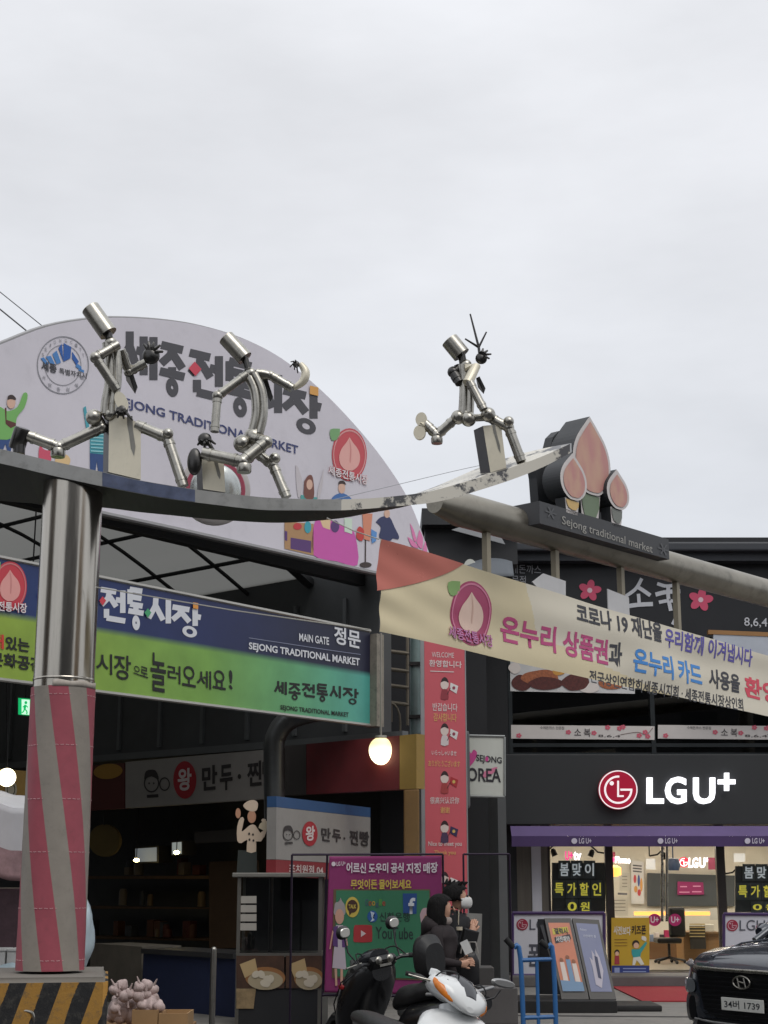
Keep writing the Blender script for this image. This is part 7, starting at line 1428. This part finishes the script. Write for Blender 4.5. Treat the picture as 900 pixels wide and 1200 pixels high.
for s_ in (1, -1):
    for q_ in (((-1.06, s_ * .83, 1.09), (-1.93, s_ * .685, 1.60)), ((-2.75, s_ * .885, 1.09), (-2.8, s_ * .69, 1.66)), ((-4.62, s_ * .80, 1.1), (-4.1, s_ * .64, 1.6))): P5('pillar', lambda b: b.tube(q_, .038, 8), M_cp, car, CM)
    P5('side_mirror', lambda b: loft(b, [(-1.33, 1.17, .05, .04, s_ * 1.02), (-1.40, 1.18, .10, .075, s_ * 1.03), (-1.50, 1.18, .10, .075, s_ * 1.03), (-1.53, 1.18, .07, .05, s_ * 1.03)], 16), M_cp, car, CM)
    P5('headlight', lambda b: loft(b, [(.0, .70, .06, .06, s_ * .70), (-.06, .70, .07, .08, s_ * .77), (-.14, .70, .06, .08, s_ * .83), (-.20, .70, .03, .05, s_ * .87)], 14), mat('headlight_lens', (120, 124, 128), .1, .3), car, CM)
    P5('running_light', lambda b: loft(b, [(.0, .885, .05, .014, s_ * .66), (-.08, .90, .06, .016, s_ * .78), (-.20, .92, .03, .016, s_ * .88)], 12), mat('drl_lens', (120, 118, 120), .15, .4), car, CM)
    P5('bumper_vent', lambda b: loft(b, [(-.015, .50, .05, .11, s_ * .70), (-.08, .50, .05, .13, s_ * .80), (-.17, .50, .04, .10, s_ * .87)], 14), M_ck, car, CM)
P5('grille', lambda b: (b.add([(.018, -.60, .845), (.018, .60, .845), (.018, .52, .50), (.018, .36, .43), (.018, -.36, .43), (.018, -.52, .50)], [[0, 1, 2, 3, 4, 5]], 0), [b.box((.026, 0, .46 + k_ * .042), (.012, 1.0 + .02 * k_, .014)) for k_ in range(9)]), M_ck, car, CM)
P5('grille_bar', lambda b: b.tube([(-.05, -.70, .885), (.018, -.60, .872), (.032, -.3, .866), (.034, 0, .866), (.032, .3, .866), (.018, .60, .872), (-.05, .70, .885)], .02, 10), M_chrome, car, CM)
em = P5('emblem', lambda b: b.tube([(.045, .105 * math.cos(R(a)), .765 + .055 * math.sin(R(a))) for a in range(0, 361, 15)], .0085, 8), M_chrome, car, CM)
P5('emblem_letter', lambda b: (b.tube([(.045, .05, .725), (.045, .03, .806)], .009, 8), b.tube([(.045, -.03, .725), (.045, -.05, .806)], .009, 8), b.tube([(.045, .045, .757), (.045, -.04, .772)], .008, 8)), M_chrome, em, CM)
pl_ = P5('number_plate', lambda b: b.box((.045, 0, .565), (.014, .52, .115), None, 0, .004), mat('plate_white', (206, 206, 200), .4, var=.04), car, CM)
def plate_txt(b):
    vs, fs = glyphs('34버 1739', .012, False); b.add([(.054, -.22 + .44 * u, .528 + .074 * v) for u, v, z in vs], fs, 0)
P5('plate_lettering', plate_txt, ink(40, 42, 48), pl_, CM)
P5('lower_bumper', lambda b: loft(b, [(.02, .36, .62, .06), (-.1, .33, .80, .07), (-.3, .31, .88, .06)], 20, p=4), M_ck, car, CM)
P5('skid_trim', lambda b: b.tube([(.0, -.66, .40), (.03, -.4, .385), (.035, 0, .38), (.03, .4, .385), (.0, .66, .40)], .012, 8), M_silver, car, CM)
P5('bonnet_crease', lambda b: (b.tube([(-.10, .50, .972), (-.6, .58, 1.083), (-1.1, .62, 1.12)], .010, 6), b.tube([(-.10, -.50, .972), (-.6, -.58, 1.083), (-1.1, -.62, 1.12)], .010, 6)), M_cp, car, CM)
for q_ in (((-1.2, -.5, 1.145), (-1.32, .15, 1.215)), ((-1.2, .05, 1.145), (-1.32, .6, 1.215))): P5('wiper', lambda b: b.tube(q_, .008, 6), M_ck, car, CM)
for x, s_ in ((-.98, 1), (-.98, -1), (-3.75, 1), (-3.75, -1)): wheel(CM, (x, s_ * .84, .37), .37, .24, car, M_silver)
for s_ in (1, -1):
    for x in (-.98, -3.75): P5('wheel_arch', lambda b: b.tube([(x + .43 * math.cos(R(a)), s_ * .945, .37 + .43 * math.sin(R(a))) for a in range(-10, 191, 10)], .04, 8), M_ck, car, CM)

# ---- two people, seen from the side, looking right
def human(name, label, Mx, H, pose, mats, hair, extra=None):
    """one skinned continuous body; local frame: x forward, y to the person's left, z up; pose gives joints in units of height"""
    root = thing(name, label, 'person', Mx @ V3((0, 0, 0)))
    J, E, Rr = [], [], []
    def j(p, r, par=None):
        J.append(V3(p) * H); Rr.append(r * H)
        if par is not None: E.append((par, len(J) - 1))
        return len(J) - 1
    pel = j((0, 0, .53), .078); sp = j((.012, 0, .62), .074, pel); chs = j((.0, 0, .72), .085, sp); nk0 = j((.005, 0, .815), .05, chs); nk = j((.018, 0, .85), .034, nk0); hd0 = j((.026, 0, .885), .05, nk); hd = j((.034, 0, .935), .06, hd0); j((.026, 0, .972), .042, hd)
    j((.066, 0, .885), .020, hd0)
    hands = []
    for s_, key in ((1, 'l'), (-1, 'r')):
        el, wr, fd = pose[key]
        sh_ = j((-.005, s_ * .105, .79), .045, nk0); e_ = j(el, .034, sh_); w_ = j(wr, .022, e_)
        W = V3(wr); D = V3(fd).normalized(); side = D.cross(V3((0, s_, 0))).normalized() if abs(D.y) < .9 else V3((0, 0, 1))
        palm = j(W + D * .035, .022, w_); hands.append(W * H)
        for q in range(4):
            o_ = side * (.016 - .0105 * q); k1 = j(W + D * .06 + o_, .0065, palm); k2 = j(W + D * (.082 + (.006 if q in (1, 2) else 0)) + o_ + V3((0, -s_ * .008, -.004)), .006, k1); j(W + D * (.094 + (.006 if q in (1, 2) else 0)) + o_ + V3((0, -s_ * .018, -.012)), .005, k2)
        t1 = j(W + D * .035 + side * .026, .0075, palm); j(W + D * .06 + side * .034 + V3((0, -s_ * .006, 0)), .006, t1)
        hp, kn, an, to = pose['leg_' + key]
        h_ = j((0, s_ * .052, .50), .066, pel); k_ = j(kn, .042, h_); a_ = j(an, .028, k_); j(to, .022, a_)
    me = bpy.data.meshes.new('body'); me.from_pydata(J, E, []); tmp = bpy.data.objects.new('tmp_body', me); COL.objects.link(tmp)
    md = tmp.modifiers.new('skin', 'SKIN'); md.use_smooth_shade = True; md.branch_smoothing = .6
    for i, sv in enumerate(me.skin_vertices[0].data): sv.radius = (Rr[i], Rr[i]); sv.use_root = (i == 0)
    s2 = tmp.modifiers.new('sub', 'SUBSURF'); s2.levels = s2.render_levels = 2
    dg = bpy.context.evaluated_depsgraph_get(); dg.update(); ev = bpy.data.meshes.new_from_object(tmp.evaluated_get(dg))
    b = MB(); vs = [v.co.copy() for v in ev.vertices]
    for p in ev.polygons:
        c = p.center / H; mi = 1
        if c.z > .855: mi = 0
        if min((p.center - h_).length for h_ in hands) < .1 * H and any((p.center - h_).dot(V3(pose[k_][2])) > .004 * H and (p.center - h_).length < .115 * H for h_, k_ in zip(hands, 'lr')): mi = 0
        if c.z < .50 and mi == 1 and abs(c.x) < .25: mi = 2
        if c.z < .045: mi = 3
        b.f.append(list(p.vertices)); b.m.append(mi); b.sm.append(True)
    b.v = vs; bpy.data.objects.remove(tmp); bpy.data.meshes.remove(ev); bake(b, Mx); b.build('body', mats, root, sharp=180)
    Sx = Mx @ Matrix.Scale(H, 4)
    for s_ in (1, -1):
        P5('eye', lambda b: b.ball((.083, s_ * .021, .928), .0075, u=8, v=6), M_ck, root, Sx); P5('ear', lambda b: b.ball((.028, s_ * .060, .918), .016, (.7, .35, 1.1), u=10, v=8), mats[0], root, Sx)
    P5('nose', lambda b: loft(b, [(.082, .927, .006, .008), (.094, .917, .009, .010), (.102, .909, .008, .008), (.098, .904, .004, .004)], 10), mats[0], root, Sx)
    P5('mouth', lambda b: b.ball((.086, 0, .887), .012, (.4, 1, .3), u=8, v=6), mat('lips', (150, 84, 80), .5), root, Sx)
    return root, Sx
M_skin = mat('skin', (190, 146, 122), .55, var=.08, scale=20); M_cloth1 = mat('maroon_black_coat', (36, 28, 30), .8, var=.25, scale=12, bump=.15); M_cloth2 = mat('black_coat', (24, 24, 28), .8, var=.25, scale=12, bump=.15); M_trs = mat('black_trousers', (20, 20, 22), .85, var=.2, scale=12); M_shoe = mat('dark_shoes', (26, 25, 24), .5); M_hair = mat('black_hair', (20, 18, 18), .75, var=.5, scale=60, stretch=(1, 1, .12), bump=.9, spec=.25)
def stand(fx=.03): return dict(leg_l=(0, (.03, .055, .28), (fx, .055, .045), (fx + .10, .06, .02)), leg_r=(0, (.02, -.055, .28), (-.02, -.055, .045), (.08, -.06, .02)))
W1 = xf((at(514, 1150, 14.6).x, 14.6, 0), (1, -.06)); p_ = stand(); p_.update(l=((.0, .13, .63), (.125, .06, .61), (1, -.5, .2)), r=((.0, -.135, .63), (.125, -.085, .61), (1, .45, .15)))
w1, S1 = human('person', 'woman with long black hair in a dark maroon coat, nearer of the two standing people', W1, 1.56, p_, [M_skin, M_cloth1, M_trs, M_shoe], 'long')
import mathutils
def rumple(b, amp=.006, fq=14):
    for i, v in enumerate(b.v):
        n_ = mathutils.noise.noise_vector(V3((v.x * fq, v.y * fq, v.z * fq * .6))); b.v[i] = V3(v) + V3((n_.x, n_.y, 0)) * amp
def coat(b, prof):
    pr = []
    for (a, c) in zip(prof[:-1], prof[1:]): pr += [(a[0] + (c[0] - a[0]) * t / 5, a[1] + (c[1] - a[1]) * t / 5) for t in range(5)]
    b.lathe(pr + [prof[-1]], (.004, 0, 0), n=48); rumple(b, .016, 16)
def hair_cap(b, long_):
    bb = bmesh.new(); bmesh.ops.create_uvsphere(bb, u_segments=28, v_segments=18, radius=1)
    for v in bb.verts:
        x, y, z = v.co; k_ = 1 + .03 * math.sin(9 * math.atan2(y, x) + 3 * z) + .02 * math.sin(23 * math.atan2(y, x) + 5 * z)
        v.co = V3((x * .078 * k_ + .012, y * .075 * k_, z * .075 + .932))
        if v.co.x > .058 and v.co.z < .962: v.co.x = .05 - (.962 - v.co.z) * .35; v.co.y *= 1.02
        if long_ and z < 0: f_ = -z; v.co.z = .932 - f_ * .20; v.co.x = (v.co.x - .012) * (1 - .05 * f_) - .004 * f_ + .010; v.co.y *= 1.05 + .25 * f_
        elif not long_ and z < -.35: v.co.z = .906 + (z + .35) * .01; v.co.x -= .006
    b.bm(bb, 0, True)
P5('hair', lambda b: hair_cap(b, True), M_hair, w1, S1, sharp=180)
P5('coat', lambda b: coat(b, [(.092, .38), (.097, .45), (.098, .52), (.092, .60), (.104, .70), (.108, .76), (.085, .81), (.05, .835)]), M_cloth1, w1, S1 @ Matrix.Diagonal((1, 1.22, 1, 1)), sharp=180)
P5('hood', lambda b: loft(b, [(-.10, .80, .05, .04), (-.075, .82, .09, .06), (-.04, .82, .10, .05), (-.0, .81, .09, .04)], 20), M_cloth1, w1, S1, sharp=180)
P5('scarf', lambda b: b.lathe([(.05, .83), (.062, .845), (.058, .865), (.045, .872)], (.022, 0, 0), n=20), mat('pale_scarf', (150, 138, 132), .8), w1, S1, sharp=180)
W2_ = xf((at(532, 1150, 15.1).x, 15.1, 0), (1, -.1)); p_ = stand(.0); p_.update(l=((.01, .13, .64), (.105, .05, .71), (.2, -.5, 1)), r=((.01, -.13, .64), (.10, -.06, .72), (.3, .4, 1)))
w2_, S2 = human('person', 'man with tousled black hair and a white face mask in a black coat', W2_, 1.66, p_, [M_skin, M_cloth2, M_trs, M_shoe], 'short')
P5('hair', lambda b: (hair_cap(b, False), [b.tube([(.0 + .02 * k_, .03 * math.sin(k_ * 2.3), .995), (.012 + .024 * k_, .04 * math.sin(k_ * 2.3), 1.018 - .004 * k_)], [.016, .004], 6) for k_ in range(-2, 4)]), M_hair, w2_, S2, sharp=180)
P5('face_mask', lambda b: loft(b, [(.05, .892, .058, .034), (.085, .892, .042, .036), (.104, .893, .020, .026), (.110, .893, .006, .010)], 18), mat('mask_white', (206, 206, 204), .7), w2_, S2, sharp=180)
P5('coat', lambda b: coat(b, [(.085, .40), (.09, .46), (.092, .52), (.088, .60), (.10, .70), (.106, .76), (.085, .81), (.05, .83)]), M_cloth2, w2_, S2 @ Matrix.Diagonal((1, 1.2, 1, 1)), sharp=180)
# things they hold
hc = at(549, 1104, 14.75); m = MB(); m.box(hc, (.15, .06, .23), Matrix.Rotation(R(14), 3, 'Y') @ Matrix.Rotation(R(20), 3, 'Z'), 0, .012); o_ = tag(m.build('black_folder', mat('folder_black', (22, 22, 24), .45)), 'black folder held out in front of the woman', 'folder')
m = MB(); m.box(at(546.5, 1110, 14.55), (.075, .01, .12), Matrix.Rotation(R(-25), 3, 'Y')); tag(m.build('paper_sheet', mat('sheet_white', (206, 206, 204), .6)), 'folded white paper held by the woman', 'paper')
m = MB(); c_ = at(550, 1137, 14.7); loft(m, [(-.09, -.02, .035, .11), (-.05, 0, .05, .17), (.05, 0, .05, .17), (.09, -.02, .035, .11)], 18, p=3); m.v = [c_ + v for v in m.v]; bg_ = tag(m.build('handbag', mat('bag_black', (24, 24, 27), .45, var=.2)), 'black handbag with pale handles hanging from her hand', 'bag')
for dx in (-.03, .03): m = MB(); m.tube([c_ + V3((dx - .05, -.03, .15)), c_ + V3((dx - .03, -.03, .25)), c_ + V3((dx + .03, -.03, .25)), c_ + V3((dx + .05, -.03, .15))], .008, 6); m.build('handle', mat('bag_handle', (150, 146, 140), .5), bg_)
m = MB(); a = at(537, 1054, 14.95); m.tube([at(537, 1086, 14.9), at(537.6, 1066, 14.9)], .006, 6); m.tube([at(537, 1086, 14.9), at(537, 1090, 14.9)], .04, 14); tag(m.build('drink_cup', mat('cup_white', (190, 180, 160), .5)), 'small pale drink cup with a straw in the man\'s hand', 'cup')

# ================================================================== ACROSS THE STREET (unseen buildings added behind the camera for reflections in steel and glass)
def unseen_building(x0, x1, y, h, rgb, lab):
    t = thing('opposite_building', lab, 'building', ((x0 + x1) / 2, y, 0), 'unseen buildings added for reflections')
    m = MB(); m.span((x0, y - 8, 0), (x1, y, h)); m.build('wall', mat('opposite_%d' % int(abs(x0) * 10), rgb, .8, var=.15), t)
    n_ = int((x1 - x0) / 2.6)
    for k_ in range(int(h // 3.2)):
        for i in range(n_):
            xx = x0 + (i + .5) * (x1 - x0) / n_; m = MB(); m.span((xx - .8, y + .002, 1 + k_ * 3.2), (xx + .8, y + .05, 2.6 + k_ * 3.2)); m.build('window', mat('opposite_glass', (30, 34, 40), .15), t)
unseen_building(-34, -11, -20, 5.5, (178, 170, 158), 'unseen low pale building added behind the camera on the left for reflections')
unseen_building(-7, 24, -19, 15, (92, 92, 94), 'unseen tall dark grey building added behind the camera for reflections')
unseen_building(30, 46, -10, 15, (150, 122, 86), 'unseen tall tan building added behind the camera on the right for reflections')
unseen_building(-46, -24, 4, 15, (74, 66, 60), 'unseen tall dark brown building added on the left for reflections')
